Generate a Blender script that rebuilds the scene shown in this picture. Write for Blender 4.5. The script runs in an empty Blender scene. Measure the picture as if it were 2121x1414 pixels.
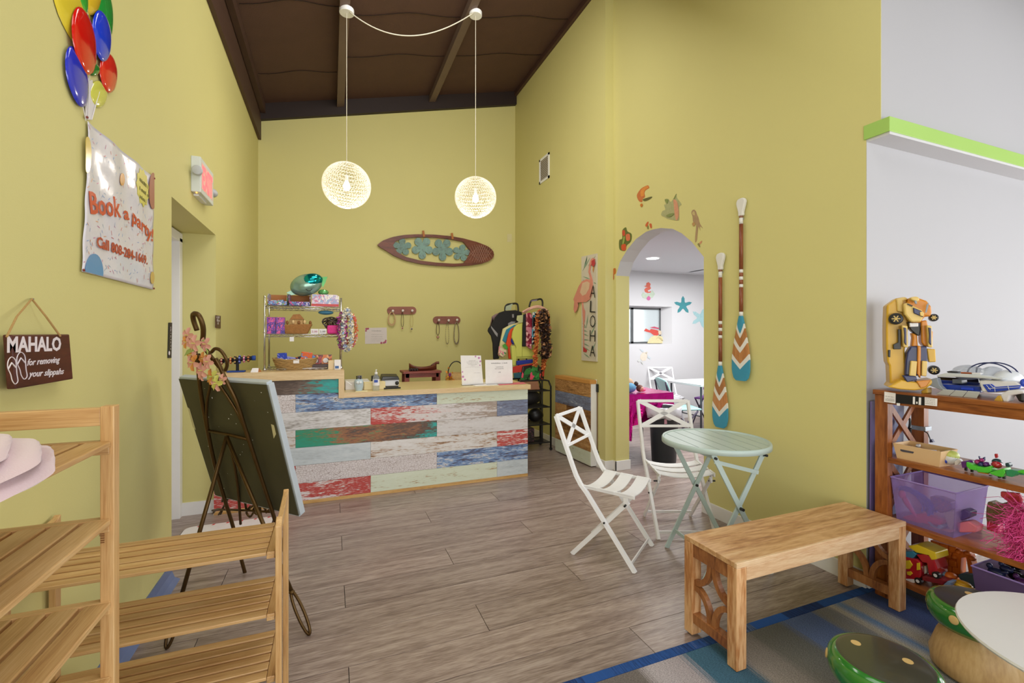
import bpy, math, random
from mathutils import Vector, Matrix
random.seed(11)
S = bpy.context.scene
COL = S.collection
R = math.radians
PI = math.pi
# ---------------------------------------------------------------- camera
F, CX, HY, H = 940.0, 1060.5, 695.0, 1.40
TH = math.atan(375.5 / F); SN, CS = math.sin(TH), math.cos(TH)
cd = bpy.data.cameras.new('camera'); cam = bpy.data.objects.new('camera', cd); COL.objects.link(cam)
cam.location = (0, 0, H); cam.rotation_euler = (R(90), 0, -TH)
cd.sensor_width = 36.0; cd.lens = F / 2121 * 36; cd.shift_y = -12.0 / 2121; cd.clip_start = 0.05
S.camera = cam
# ---------------------------------------------------------------- light
S.view_settings.view_transform = 'Standard'; S.view_settings.look = 'None'
S.view_settings.gamma = 1; S.view_settings.use_curve_mapping = False
S.view_settings.exposure = -0.12
W = bpy.data.worlds.new('world'); S.world = W; W.use_nodes = True
W.node_tree.nodes['Background'].inputs[0].default_value = (0.93, 0.96, 1, 1)
W.node_tree.nodes['Background'].inputs[1].default_value = 1.1
def area(name, loc, rot, sx, sy, power, col=(1, 1, 1)):
    l = bpy.data.lights.new(name, 'AREA'); l.shape = 'RECTANGLE'; l.size = sx; l.size_y = sy
    l.energy = power; l.color = col
    o = bpy.data.objects.new(name, l); COL.objects.link(o); o.location = loc; o.rotation_euler = rot
    return o
area('storefront_window_light', (1.5, -2.9, 1.45), (R(88), 0, 0), 4.6, 2.6, 105, (1, 1, 1))
area('side_window_light', (5.2, -1.4, 1.8), (R(88), 0, R(52)), 2.0, 1.9, 75, (.97, .98, 1))
area('left_fill_light', (-.78, -1.3, 1.15), (R(90), 0, R(-70)), 2.0, 2.0, 52, (1, 1, 1))  # added fill lamp from the left, lifts the lower right wall; no door here
area('play_side_fill_light', (7.0, .1, 1.2), (R(90), 0, R(90)), 2.2, 1.9, 62, (1, 1, 1))  # added fill lamp from the right for the low left wall; no window there
area('front_overhead_fill', (.7, .6, 4.15), (0, R(0), 0), 2.2, 2.4, 50, (1, 1, .98))  # added overhead fill out of view, lifts the upper right wall
area('alcove_overhead_fill', (.9, 3.2, 4.40), (R(45), 0, 0), 1.8, 1.2, 52, (1, .98, .94))  # added fill out of view, tilted to brighten the upper back wall
area('play_area_overhead_fill', (4.3, .2, 3.6), (0, 0, 0), 2.0, 2.0, 8, (1, 1, 1))  # added weak overhead fill above the play area, out of view
area('party_room_fill_light', (4.9, 4.1, 2.42), (0, 0, 0), 2.2, 2.4, 135, (1, 1, 1))  # added broad lamp below the ceiling; the real fitting is the round recessed one

# ---------------------------------------------------------------- pixel helpers (rays through the photograph meeting real surfaces)
def ray(px, py):
    u = (px - CX) / F
    return Vector((SN + u * CS, CS - u * SN, (HY - py) / F))
def fl(px, py, z=0.0):
    d = ray(px, py); return Vector((0, 0, H)) + d * ((z - H) / d.z)
def onX(px, py, X):
    d = ray(px, py); return Vector((0, 0, H)) + d * (X / d.x)
def onY(px, py, Y):
    d = ray(px, py); return Vector((0, 0, H)) + d * (Y / d.y)
def onP(px, py, P0, n):
    d = ray(px, py); t = (P0 - Vector((0, 0, H))).dot(n) / d.dot(n)
    return Vector((0, 0, H)) + d * t

# ---------------------------------------------------------------- mesh builder
class MB:
    def __init__(s): s.v = []; s.f = []; s.m = []; s.cur = 0
    def add(s, vs, fs):
        b = len(s.v); s.v += [Vector(v) for v in vs]
        for f in fs: s.f.append([b + i for i in f]); s.m.append(s.cur)
        return s
    def box(s, x0, y0, z0, x1, y1, z1, M=None):
        vs = [Vector((x, y, z)) for z in (z0, z1) for y in (y0, y1) for x in (x0, x1)]
        if M is not None: vs = [M @ v for v in vs]
        return s.add(vs, [(0, 2, 3, 1), (4, 5, 7, 6), (0, 1, 5, 4), (2, 6, 7, 3), (0, 4, 6, 2), (1, 3, 7, 5)])
    def hexa(s, b, t):
        return s.add(list(b) + list(t), [(3, 2, 1, 0), (4, 5, 6, 7), (0, 1, 5, 4), (1, 2, 6, 5), (2, 3, 7, 6), (3, 0, 4, 7)])
    def bar(s, p0, p1, w, t, side=(0, 0, 1)):
        p0, p1 = Vector(p0), Vector(p1); d = (p1 - p0).normalized(); a = Vector(side)
        a = (a - d * a.dot(d))
        if a.length < 1e-5: a = Vector((1, 0, 0)) - d * d.x
        a.normalize(); b = d.cross(a)
        q = lambda p: [p + a * w / 2 + b * t / 2, p - a * w / 2 + b * t / 2, p - a * w / 2 - b * t / 2, p + a * w / 2 - b * t / 2]
        return s.hexa(q(p0), q(p1))
    def tube(s, pts, r, n=8, closed=False, flat=1.0):
        pts = [Vector(p) for p in pts]; N = len(pts)
        rr = r if isinstance(r, (list, tuple)) else [r] * N
        tan = []
        for i in range(N):
            a = pts[i - 1] if (i > 0 or closed) else pts[i]
            b = pts[(i + 1) % N] if (i < N - 1 or closed) else pts[i]
            t = b - a; tan.append(t.normalized() if t.length > 1e-9 else Vector((0, 0, 1)))
        u = tan[0].orthogonal().normalized(); vs = []
        for i in range(N):
            u = u - tan[i] * u.dot(tan[i])
            u = u.normalized() if u.length > 1e-6 else tan[i].orthogonal().normalized()
            w = tan[i].cross(u)
            for k in range(n):
                a = 2 * PI * k / n
                vs.append(pts[i] + (u * math.cos(a) + w * math.sin(a) * flat) * rr[i])
        fs = []
        for i in range(N if closed else N - 1):
            j = (i + 1) % N
            for k in range(n):
                l = (k + 1) % n; fs.append((i * n + k, i * n + l, j * n + l, j * n + k))
        if not closed: fs += [tuple(range(n))[::-1], tuple((N - 1) * n + k for k in range(n))]
        return s.add(vs, fs)
    def lathe(s, prof, c=(0, 0, 0), n=24, M=None, cap=True):
        c = Vector(c); vs = []; k = len(prof)
        for r, z in prof:
            for i in range(n):
                a = 2 * PI * i / n; v = Vector((r * math.cos(a), r * math.sin(a), z))
                vs.append((M @ v if M is not None else v) + c)
        fs = []
        for j in range(k - 1):
            for i in range(n):
                l = (i + 1) % n; fs.append((j * n + i, j * n + l, (j + 1) * n + l, (j + 1) * n + i))
        if cap: fs += [tuple(range(n))[::-1], tuple((k - 1) * n + i for i in range(n))]
        return s.add(vs, fs)
    def ell(s, c, rx, ry, rz, n=14, k=8, M=None):
        c = Vector(c); vs = []; fs = []
        for j in range(k + 1):
            ph = PI * (j + .02 if j == 0 else (j - .02 if j == k else j)) / k
            for i in range(n):
                a = 2 * PI * i / n; v = Vector((rx * math.sin(ph) * math.cos(a), ry * math.sin(ph) * math.sin(a), rz * math.cos(ph)))
                vs.append((M @ v if M is not None else v) + c)
        for j in range(k):
            for i in range(n):
                l = (i + 1) % n; fs.append((j * n + i, (j + 1) * n + i, (j + 1) * n + l, j * n + l))
        return s.add(vs, fs)
    def prism(s, pts, off):
        pts = [Vector(p) for p in pts]; off = Vector(off); n = len(pts)
        nn = Vector((0, 0, 0))
        for i in range(n): nn += pts[i].cross(pts[(i + 1) % n])
        if nn.dot(off) < 0: pts = pts[::-1]
        fs = [tuple(range(n))[::-1], tuple(range(n, 2 * n))] + [(i, (i + 1) % n, n + (i + 1) % n, n + i) for i in range(n)]
        return s.add(pts + [p + off for p in pts], fs)
    def grid(s, fn, nu, nv, th=None):
        vs = [fn(i / nu, j / nv) for j in range(nv + 1) for i in range(nu + 1)]
        fs = [(j * (nu + 1) + i, j * (nu + 1) + i + 1, (j + 1) * (nu + 1) + i + 1, (j + 1) * (nu + 1) + i) for j in range(nv) for i in range(nu)]
        return s.add(vs, fs)
    def build(s, name, mat, parent=None, smooth=False, bevel=0.0, sub=0, solid=0.0, seg=2):
        vs = s.v; loc = None
        if parent is not None:
            M = Matrix.Identity(4); p = parent
            while p is not None: M = p.matrix_basis @ M; p = p.parent
            Mi = M.inverted(); vs = [Mi @ v for v in vs]
        else:
            lo = [min(v[i] for v in vs) for i in range(3)]; hi = [max(v[i] for v in vs) for i in range(3)]
            loc = Vector(((lo[0] + hi[0]) / 2, (lo[1] + hi[1]) / 2, lo[2])); vs = [v - loc for v in vs]
        me = bpy.data.meshes.new(name); me.from_pydata([tuple(v) for v in vs], [], s.f)
        for mt in (mat if isinstance(mat, (list, tuple)) else [mat]): me.materials.append(mt)
        me.polygons.foreach_set('material_index', s.m)
        if smooth: me.polygons.foreach_set('use_smooth', [True] * len(s.f))
        me.update()
        o = bpy.data.objects.new(name, me); COL.objects.link(o)
        if parent is not None: o.parent = parent
        else: o.location = loc
        if solid:
            md = o.modifiers.new('solid', 'SOLIDIFY'); md.thickness = solid; md.offset = 0
        if bevel:
            md = o.modifiers.new('bevel', 'BEVEL'); md.width = bevel; md.segments = seg; md.limit_method = 'ANGLE'; md.angle_limit = R(40)
        if sub:
            md = o.modifiers.new('sub', 'SUBSURF'); md.levels = sub; md.render_levels = sub
        return o
def tag(o, label=None, cat=None, group=None, kind=None):
    if label: o['label'] = label
    if cat: o['category'] = cat
    if group: o['group'] = group
    if kind: o['kind'] = kind
    return o
def thing(name, label, cat, loc, group=None):
    o = bpy.data.objects.new(name, None); COL.objects.link(o); o.location = loc; o.empty_display_size = .05
    return tag(o, label, cat, group)
def struct(mb, name, mat, label=None, **k):
    return tag(mb.build(name, mat, **k), label, None, None, 'structure')
def dup(root, loc=None, rotz=None, label=None):
    def rec(o, par):
        c = o.copy(); COL.objects.link(c); c.parent = par
        for ch in [x for x in bpy.data.objects if x.parent == o]: rec(ch, c)
        return c
    r = rec(root, None)
    if loc is not None: r.location = loc
    if rotz is not None: r.rotation_euler = (0, 0, rotz)
    if label: r['label'] = label
    return r
def boxo(name, mat, a, b, parent=None, bevel=0.0, **k):
    return MB().box(min(a[0], b[0]), min(a[1], b[1]), min(a[2], b[2]), max(a[0], b[0]), max(a[1], b[1]), max(a[2], b[2])).build(name, mat, parent, bevel=bevel, **k)
def spline(pts, n=8, closed=False):
    pts = [Vector(p) for p in pts]; N = len(pts); out = []
    for i in range(N if closed else N - 1):
        p1, p2 = pts[i], pts[(i + 1) % N]
        p0 = pts[i - 1] if (i > 0 or closed) else p1 * 2 - p2
        p3 = pts[(i + 2) % N] if (i < N - 2 or closed) else p2 * 2 - p1
        for k in range(n):
            t = k / n
            out.append(.5 * ((2 * p1) + (p2 - p0) * t + (2 * p0 - 5 * p1 + 4 * p2 - p3) * t * t + (3 * p1 - p0 - 3 * p2 + p3) * t ** 3))
    if not closed: out.append(pts[-1])
    return out

# ---------------------------------------------------------------- materials
def lin(c):
    if isinstance(c, str):
        c = c.lstrip('#'); c = [int(c[i:i + 2], 16) / 255 for i in (0, 2, 4)]
        c = [x / 12.92 if x <= .04045 else ((x + .055) / 1.055) ** 2.4 for x in c]
    return (c[0], c[1], c[2], 1)
MATS = {}
def nt(name):
    m = bpy.data.materials.new(name); m.use_nodes = True; t = m.node_tree
    return m, t, t.nodes['Principled BSDF']
def setp(b, rough=.5, metal=0, spec=None, trans=None, ior=None, alpha=None, coat=None, emit=None, es=0, sheen=None):
    b.inputs['Roughness'].default_value = rough; b.inputs['Metallic'].default_value = metal
    if spec is not None: b.inputs['Specular IOR Level'].default_value = spec
    if trans is not None: b.inputs['Transmission Weight'].default_value = trans
    if ior: b.inputs['IOR'].default_value = ior
    if alpha is not None: b.inputs['Alpha'].default_value = alpha
    if coat: b.inputs['Coat Weight'].default_value = coat; b.inputs['Coat Roughness'].default_value = .08
    if sheen: b.inputs['Sheen Weight'].default_value = sheen
    if emit: b.inputs['Emission Color'].default_value = lin(emit); b.inputs['Emission Strength'].default_value = es
def plain(name, col, rough=.5, var=.06, scale=20, bump=0.0, bscale=200, **k):
    if name in MATS: return MATS[name]
    m, t, b = nt(name); c = lin(col); setp(b, rough, **k)
    N = t.nodes; L = t.links
    tc = N.new('ShaderNodeTexCoord'); no = N.new('ShaderNodeTexNoise'); no.inputs['Scale'].default_value = scale; no.inputs['Detail'].default_value = 3
    L.new(tc.outputs['Object'], no.inputs['Vector'])
    mx = N.new('ShaderNodeMix'); mx.data_type = 'RGBA'
    mx.inputs[6].default_value = tuple(min(1, x * (1 - var)) for x in c[:3]) + (1,)
    mx.inputs[7].default_value = tuple(min(1, x * (1 + var)) for x in c[:3]) + (1,)
    L.new(no.outputs['Fac'], mx.inputs[0]); L.new(mx.outputs[2], b.inputs['Base Color'])
    if bump:
        n2 = N.new('ShaderNodeTexNoise'); n2.inputs['Scale'].default_value = bscale; n2.inputs['Detail'].default_value = 2
        L.new(tc.outputs['Object'], n2.inputs['Vector'])
        bp = N.new('ShaderNodeBump'); bp.inputs['Strength'].default_value = bump; bp.inputs['Distance'].default_value = .003
        L.new(n2.outputs['Fac'], bp.inputs['Height']); L.new(bp.outputs['Normal'], b.inputs['Normal'])
    MATS[name] = m; return m
def streak(name, cols, stretch=(1, 12, 12), scale=3.0, rough=.45, pos=None, detail=6, dist=.6, rnd=8.0, tint=.12, bump=.15, fine=.35, cracks=0, grad=None, **k):
    """grain / worn paint: a colour ramp over stretched noise, shifted per object"""
    if name in MATS: return MATS[name]
    m, t, b = nt(name); setp(b, rough, **k); N = t.nodes; L = t.links
    tc = N.new('ShaderNodeTexCoord'); oi = N.new('ShaderNodeObjectInfo')
    mul = N.new('ShaderNodeMath'); mul.operation = 'MULTIPLY'; mul.inputs[1].default_value = rnd; L.new(oi.outputs['Random'], mul.inputs[0])
    ad = N.new('ShaderNodeVectorMath'); ad.operation = 'ADD'; L.new(tc.outputs['Object'], ad.inputs[0]); L.new(mul.outputs[0], ad.inputs[1])
    mp = N.new('ShaderNodeMapping'); mp.inputs['Scale'].default_value = stretch; L.new(ad.outputs[0], mp.inputs['Vector'])
    no = N.new('ShaderNodeTexNoise'); no.inputs['Scale'].default_value = scale; no.inputs['Detail'].default_value = detail; no.inputs['Roughness'].default_value = .62; no.inputs['Distortion'].default_value = dist
    L.new(mp.outputs[0], no.inputs['Vector'])
    n2 = N.new('ShaderNodeTexNoise'); n2.inputs['Scale'].default_value = scale * 9; n2.inputs['Detail'].default_value = 4
    L.new(mp.outputs[0], n2.inputs['Vector'])
    mm = N.new('ShaderNodeMix'); mm.data_type = 'FLOAT'; mm.inputs[0].default_value = fine
    L.new(no.outputs['Fac'], mm.inputs[2]); L.new(n2.outputs['Fac'], mm.inputs[3])
    fac = mm.outputs[0]
    if grad:
        sx_ = N.new('ShaderNodeSeparateXYZ'); L.new(tc.outputs['Object'], sx_.inputs[0])
        g1 = N.new('ShaderNodeMath'); g1.operation = 'MULTIPLY_ADD'; g1.inputs[1].default_value = grad[0]; g1.inputs[2].default_value = -grad[0] * grad[1]; L.new(sx_.outputs[0], g1.inputs[0])
        g2 = N.new('ShaderNodeMath'); g2.operation = 'ADD'; L.new(fac, g2.inputs[0]); L.new(g1.outputs[0], g2.inputs[1]); fac = g2.outputs[0]
    cr = N.new('ShaderNodeValToRGB'); L.new(fac, cr.inputs[0]); e = cr.color_ramp.elements
    n = len(cols); pos = pos or [.32 + .36 * i / (n - 1) for i in range(n)]
    while len(e) < n: e.new(.5)
    for i in range(n): e[i].position = pos[i]; e[i].color = lin(cols[i])
    out = cr.outputs[0]
    if cracks:
        vo = N.new('ShaderNodeTexVoronoi'); vo.feature = 'DISTANCE_TO_EDGE'; vo.inputs['Scale'].default_value = cracks
        m3 = N.new('ShaderNodeMapping'); m3.inputs['Scale'].default_value = (1, 1, 1.3); L.new(ad.outputs[0], m3.inputs['Vector']); L.new(m3.outputs[0], vo.inputs['Vector'])
        c2 = N.new('ShaderNodeValToRGB'); c2.color_ramp.elements[0].position = .0; c2.color_ramp.elements[0].color = (.35, .25, .22, 1); c2.color_ramp.elements[1].position = .07; c2.color_ramp.elements[1].color = (1, 1, 1, 1)
        L.new(vo.outputs['Distance'], c2.inputs[0])
        m4 = N.new('ShaderNodeMix'); m4.data_type = 'RGBA'; m4.blend_type = 'MULTIPLY'; m4.inputs[0].default_value = .8
        L.new(out, m4.inputs[6]); L.new(c2.outputs[0], m4.inputs[7]); out = m4.outputs[2]
    hs = N.new('ShaderNodeHueSaturation'); mr = N.new('ShaderNodeMapRange'); mr.inputs['To Min'].default_value = 1 - tint; mr.inputs['To Max'].default_value = 1 + tint
    L.new(oi.outputs['Random'], mr.inputs['Value']); L.new(mr.outputs[0], hs.inputs['Value']); L.new(out, hs.inputs['Color']); L.new(hs.outputs[0], b.inputs['Base Color'])
    if bump:
        bp = N.new('ShaderNodeBump'); bp.inputs['Strength'].default_value = bump; bp.inputs['Distance'].default_value = .002
        L.new(mm.outputs[0], bp.inputs['Height']); L.new(bp.outputs['Normal'], b.inputs['Normal'])
    MATS[name] = m; return m
def glow(name, col, s):
    if name in MATS: return MATS[name]
    m, t, b = nt(name); setp(b, .5, emit=col, es=s); b.inputs['Base Color'].default_value = lin(col); MATS[name] = m; return m

YEL = plain('wall_paint_yellow', '#d5cd8a', .62, .025, 1.2, .10, 260, spec=.35)
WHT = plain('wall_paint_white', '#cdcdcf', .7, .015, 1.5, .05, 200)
TRIM = plain('trim_paint_white', '#ecebea', .4, .02)
GRN = plain('ledge_paint_green', '#a6cd6a', .35, .03, 3)
CEIL = plain('ceiling_brown', '#54392f', .75, .14, 5, .5, 90)
BEAM = plain('beam_brown', '#4a3127', .6, .12, 5, .2, 60)
FLOORM = streak('vinyl_oak', ['#66554e', '#87756d', '#a5948b', '#bcada5'], (1, 13, 13), 1.7, .30, [.3, .44, .56, .72], dist=.9, tint=.09, bump=.08, fine=.45, spec=.5)
DARK = plain('dark_gap', '#3a322c', .8)
BLK = plain('black_metal', '#191817', .45)
BLKP = plain('black_plastic', '#121214', .35)
WPL = plain('white_plastic', '#efefee', .35)
STEEL = plain('chrome_wire', '#c9c7c4', .22, metal=1.0)
PAPER = plain('paper_white', '#f2eff0', .6)
INK = plain('ink_dark', '#4b4548', .7)
INKB = plain('ink_black', '#15110f', .6)
OAK = streak('oak_trim', ['#b98a4d', '#d3a868', '#e2bd83'], (1.2, 14, 14), 2.2, .4, tint=.04)
OAKY = streak('oak_trim_y', ['#b98a4d', '#d3a868', '#e2bd83'], (14, 1.2, 14), 2.2, .4, tint=.04)
OAKL = streak('pale_oak', ['#cdab78', '#dec091', '#ecd3a6'], (1.2, 14, 14), 2.2, .35, tint=.03)
OAKV = streak('pale_oak_v', ['#cdab78', '#dec091', '#e8cd9d'], (14, 14, 1.2), 2.2, .4, tint=.03)
BAMX = streak('bamboo_x', ['#98693c', '#bd925c', '#cfa973', '#dcbe90'], (1.0, 26, 26), 1.6, .36, [.28, .42, .56, .72], tint=.10, bump=.06, dist=.3)
BAMY = streak('bamboo_y', ['#98693c', '#bd925c', '#cfa973', '#dcbe90'], (26, 1.0, 26), 1.6, .36, [.28, .42, .56, .72], tint=.10, bump=.06, dist=.3)
BAMZ = streak('bamboo_z', ['#98693c', '#bd925c', '#cfa973', '#dcbe90'], (26, 26, 1.0), 1.6, .36, [.28, .42, .56, .72], tint=.08, bump=.06, dist=.3)
ACX = streak('acacia_x', ['#80563a', '#b3855a', '#cca274', '#dcbd94'], (1.0, 7, 7), 1.5, .38, [.30, .43, .55, .70], tint=.13, bump=.05, dist=1.6)
ACXL = streak('acacia_sapwood', ['#95664a', '#cfa57c', '#e0bf97', '#e9cfae'], (1.0, 7, 7), 2.2, .4, [.24, .38, .55, .74], tint=.03, bump=.05, dist=2.4)
ACZ = streak('acacia_z', ['#8f5b36', '#b67d4b', '#d8ab7c', '#e2c094'], (7, 7, 1.0), 1.6, .4, [.26, .43, .55, .74], tint=.12, bump=.05, dist=1.4)
ACD = streak('acacia_brown', ['#6f3f22', '#9a6236', '#b47c4a'], (6, 6, 1.4), 2.0, .4, tint=.06, bump=.05, dist=1.2)
SHW = streak('sheesham_y', ['#54290f', '#7d4319', '#9a5a28', '#ad6c36'], (8, 1.0, 8), 1.6, .32, [.28, .42, .56, .74], tint=.06, bump=.06, dist=1.6)
SHZ = streak('sheesham_z', ['#54290f', '#7d4319', '#9a5a28', '#ad6c36'], (8, 8, 1.0), 1.6, .32, [.28, .42, .56, .74], tint=.08, bump=.06, dist=1.6)
DWOOD = streak('carved_wood_dark', ['#4a2114', '#6b3420', '#83492f'], (1.2, 9, 9), 3.0, .4, tint=.03)
BRONZE = plain('bronze_iron', '#5b4424', .38, .25, 25, metal=.75)

# text
def txt(s, p0, p1, h, nrm, mat, parent, name='lettering', bold=0.0, depth=.0015, shear=0.0, lift=.0015, italic=0):
    """real letter geometry whose baseline runs from p0 to p1, capital height h"""
    cu = bpy.data.curves.new(name, 'FONT'); cu.body = s; cu.size = 1; cu.offset = bold; cu.shear = shear; cu.resolution_u = 2
    cu.extrude = .001
    o = bpy.data.objects.new(name, cu); COL.objects.link(o)
    dg = bpy.context.evaluated_depsgraph_get(); me = bpy.data.meshes.new_from_object(o.evaluated_get(dg))
    bpy.data.objects.remove(o); me.name = name
    xs = [v.co.x for v in me.vertices]
    x0, x1 = min(xs), max(xs)
    p0, p1, nrm = Vector(p0), Vector(p1), Vector(nrm).normalized(); xd = (p1 - p0); wd = xd.length; xd.normalize()
    up = nrm.cross(xd).normalized()
    mb = MB()
    mb.v = [p0 + xd * ((v.co.x - x0) / (x1 - x0) * wd) + up * (v.co.y / .7 * h) + nrm * (lift + (depth if v.co.z > 0 else 0)) for v in me.vertices]
    mb.f = [list(p.vertices) for p in me.polygons]; mb.m = [0] * len(mb.f)
    bpy.data.meshes.remove(me)
    return mb.build(name, mat, parent)
def flat(pxs, fn, off, name, mat, parent=None, smoothn=0):
    """thin cut-out whose outline lies on a real plane"""
    P = [fn(*p) for p in pxs]
    if smoothn: P = spline(P, smoothn, True)
    return MB().prism(P, off).build(name, mat, parent)

# ================================================================ STRUCTURE
XL, XA, XR, YB = -.85, 2.65, 2.75, 6.5
ceilz = lambda x: 4.30 + .243 * (x - XL)
f0 = MB().box(-1.4, -3.4, -.12, 7.4, 6.6, -.006)
floor = struct(f0, 'floor', DARK, 'grey-brown wood plank floor')
PW, PL_ = .2245, 1.9
planks = []
fmesh = {}
def plank(x0, x1, y0, y1, mat):
    g = .0016; L = x1 - x0; key = (round(L, 3), mat.name, round(y1 - y0, 3))
    if key not in fmesh:
        mb = MB().box(g, g, -.004, L - g, y1 - y0 - g, .002)
        o = mb.build('floor_plank', mat, None, bevel=0); me = o.data
        for v in me.vertices: v.co += o.location
        bpy.data.objects.remove(o); fmesh[key] = me
    o = bpy.data.objects.new('floor_plank', fmesh[key]); COL.objects.link(o); o.parent = floor
    o.location = Vector((x0, y0, -.002)) - floor.location
far = MB()
for k in range(-25, 21):
    y0 = 2.04 + PW * k; y1 = y0 + PW; off = .07 + .63 * ((k + 1) % 3)
    if y1 > 6.5: continue
    x = off - PL_ * 3
    while x < 7.3:
        a, b = max(x, -1.35), min(x + PL_, 7.3); x += PL_
        if b - a < .03: continue
        if y0 > .85 and not (a > 3.2 and y0 < 1.9): plank(a, b, y0, y1, FLOORM)
        else: far.box(a + .001, y0 + .001, -.006, b - .001, y1 - .001, 0)
tag(far.build('far_floor_planks', FLOORM, floor), kind='stuff')

# left wall, with the door recess cut through it
w = MB()
w.box(XL - .42, -3.4, 0, XL, 3.15, 4.9); w.box(XL - .42, 4.23, 0, XL, YB + .1, 4.9); w.box(XL - .42, 3.15, 2.2, XL, 4.23, 4.9)
struct(w, 'wall_left', YEL, 'yellow side wall with a door recess')
struct(MB().box(XL - .3, YB, 0, 3.0, YB + .12, 5.4), 'wall_back', YEL, 'tall yellow wall behind the counter')
struct(MB().box(XA, 4.02, 0, XA + .25, YB, 5.6), 'wall_right', YEL, 'yellow alcove side wall')
# arch wall
T = .165
arc_px = [(1274, 571), (1284.6, 541), (1299, 517), (1317, 495), (1338, 480), (1352, 475), (1368, 472), (1393, 473.5), (1412, 483), (1433, 501), (1458, 532)]
arc = [onX(x, y, XR) for x, y in arc_px]
arc[0].y = 3.975; arc[-1].y = 2.78
def archwall():
    mb = MB(); Y0, Y1, ZT = 1.604, 4.02, 5.6
    mb.cur = 0
    out = []
    # side faces built as quads columns either side of the opening and over it
    ys = [p.y for p in arc]; zs = [p.z for p in arc]
    for X, sgn, mi in ((XR, -1, 0), (XR + T, 1, 1)):
        mb.cur = mi
        def q(a, b, c, d):
            f = (0, 1, 2, 3) if sgn < 0 else (3, 2, 1, 0)
            mb.add([(X, *a), (X, *b), (X, *c), (X, *d)], [f])
        q((Y1, 0), (ys[0], 0), (ys[0], ZT), (Y1, ZT))
        q((ys[-1], 0), (Y0, 0), (Y0, ZT), (ys[-1], ZT))
        for i in range(len(arc) - 1):
            q((ys[i], zs[i]), (ys[i + 1], zs[i + 1]), (ys[i + 1], ZT), (ys[i], ZT))
    X0, X1 = XR, XR + T
    mb.cur = 0
    mb.add([(X0, ys[0], 0), (X1, ys[0], 0), (X1, ys[0], zs[0]), (X0, ys[0], zs[0])], [(0, 1, 2, 3)])
    mb.add([(X0, ys[-1], 0), (X1, ys[-1], 0), (X1, ys[-1], zs[-1]), (X0, ys[-1], zs[-1])], [(3, 2, 1, 0)])
    mb.cur = 1
    for i in range(len(arc) - 1):
        mb.add([(X0, ys[i], zs[i]), (X1, ys[i], zs[i]), (X1, ys[i + 1], zs[i + 1]), (X0, ys[i + 1], zs[i + 1])], [(0, 1, 2, 3)])
    mb.cur = 0
    mb.add([(X0, Y0, 0), (X1, Y0, 0), (X1, Y0, ZT), (X0, Y0, ZT)], [(0, 1, 2, 3)])
    mb.add([(X0, Y1, 0), (X1, Y1, 0), (X1, Y1, ZT), (X0, Y1, ZT)], [(3, 2, 1, 0)])
    mb.add([(X0, Y0, ZT), (X1, Y0, ZT), (X1, Y1, ZT), (X0, Y1, ZT)], [(0, 1, 2, 3)])
    return mb
struct(archwall(), 'wall_archway', [YEL, WHT], 'yellow wall pierced by a pointed archway')
# white wall facing the camera, thicker above the green ledge
struct(MB().box(XR, 1.532, 2.5, XR + .003, 1.604, 5.6), 'wall_archway_side', YEL)
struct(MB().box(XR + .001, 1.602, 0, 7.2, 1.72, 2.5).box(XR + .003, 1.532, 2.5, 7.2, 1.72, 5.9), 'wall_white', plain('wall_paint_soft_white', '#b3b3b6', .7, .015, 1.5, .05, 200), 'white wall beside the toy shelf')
struct(MB().box(XR - .005, 1.488, 2.484, 7.2, 1.615, 2.562), 'trim_1', GRN, 'bright green ledge capping the lower white wall', bevel=.002)
struct(MB().box(XR + .003, 1.492, 2.470, 7.2, 1.61, 2.484), 'trim_2', WHT, 'white underside of the green ledge')
# party room shell
struct(MB().box(2.92, 6.1, 0, 4.05, 6.3, 2.6).box(5.34, 6.1, 0, 7.4, 6.3, 2.6).box(4.05, 6.1, 0, 5.34, 6.3, 1.262).box(4.05, 6.1, 1.885, 5.34, 6.3, 2.6), 'wall_party_room', WHT, 'white wall of the room behind the arch')
struct(MB().box(7.2, 1.6, 0, 7.3, 6.1, 2.6).box(2.915, 4.03, 0, 2.95, 6.1, 2.6), 'wall_party_side', WHT)
struct(MB().box(2.92, 1.72, 2.45, 7.3, 6.1, 2.55), 'ceiling_party_room', WHT, 'flat white ceiling of the room behind the arch')
# shell behind the camera
struct(MB().box(7.2, -3.4, 0, 7.3, 1.6, 5.9), 'wall_play_side', WHT)
struct(MB().box(-1.3, -3.5, 0, 7.3, -3.4, .8).box(-1.3, -3.5, 3.0, 7.3, -3.4, 6).box(-1.3, -3.5, .8, -.6, -3.4, 3).box(3.9, -3.5, .8, 4.6, -3.4, 3).box(6.6, -3.5, .8, 7.3, -3.4, 3), 'wall_street', WHT)
# ceiling
def slab(x0, x1, y0, y1, dz0, dz1, mb):
    return mb.hexa([(x0, y0, ceilz(x0) + dz0), (x1, y0, ceilz(x1) + dz0), (x1, y1, ceilz(x1) + dz0), (x0, y1, ceilz(x0) + dz0)],
                   [(x0, y0, ceilz(x0) + dz1), (x1, y0, ceilz(x1) + dz1), (x1, y1, ceilz(x1) + dz1), (x0, y1, ceilz(x0) + dz1)])
struct(slab(-1.3, 7.4, -3.5, 6.7, 0, .12, MB()), 'ceiling', CEIL, 'dark brown sloping ceiling between rafters')
for i, xc in enumerate((.121, 1.345)):
    struct(slab(xc - .045, xc + .045, -3.4, 6.44, -.10, .0, MB()), 'trim_%d' % (3 + i), plain('rafter_brown', '#6b574d', .6, .1, 6, .2, 60), 'brown ceiling rafter', bevel=.004)
struct(MB().box(XL, -3.4, 3.87, XL + .035, 6.5, 4.16), 'trim_5', BEAM, 'dark brown beam along the top of the left wall', bevel=.003)
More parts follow.
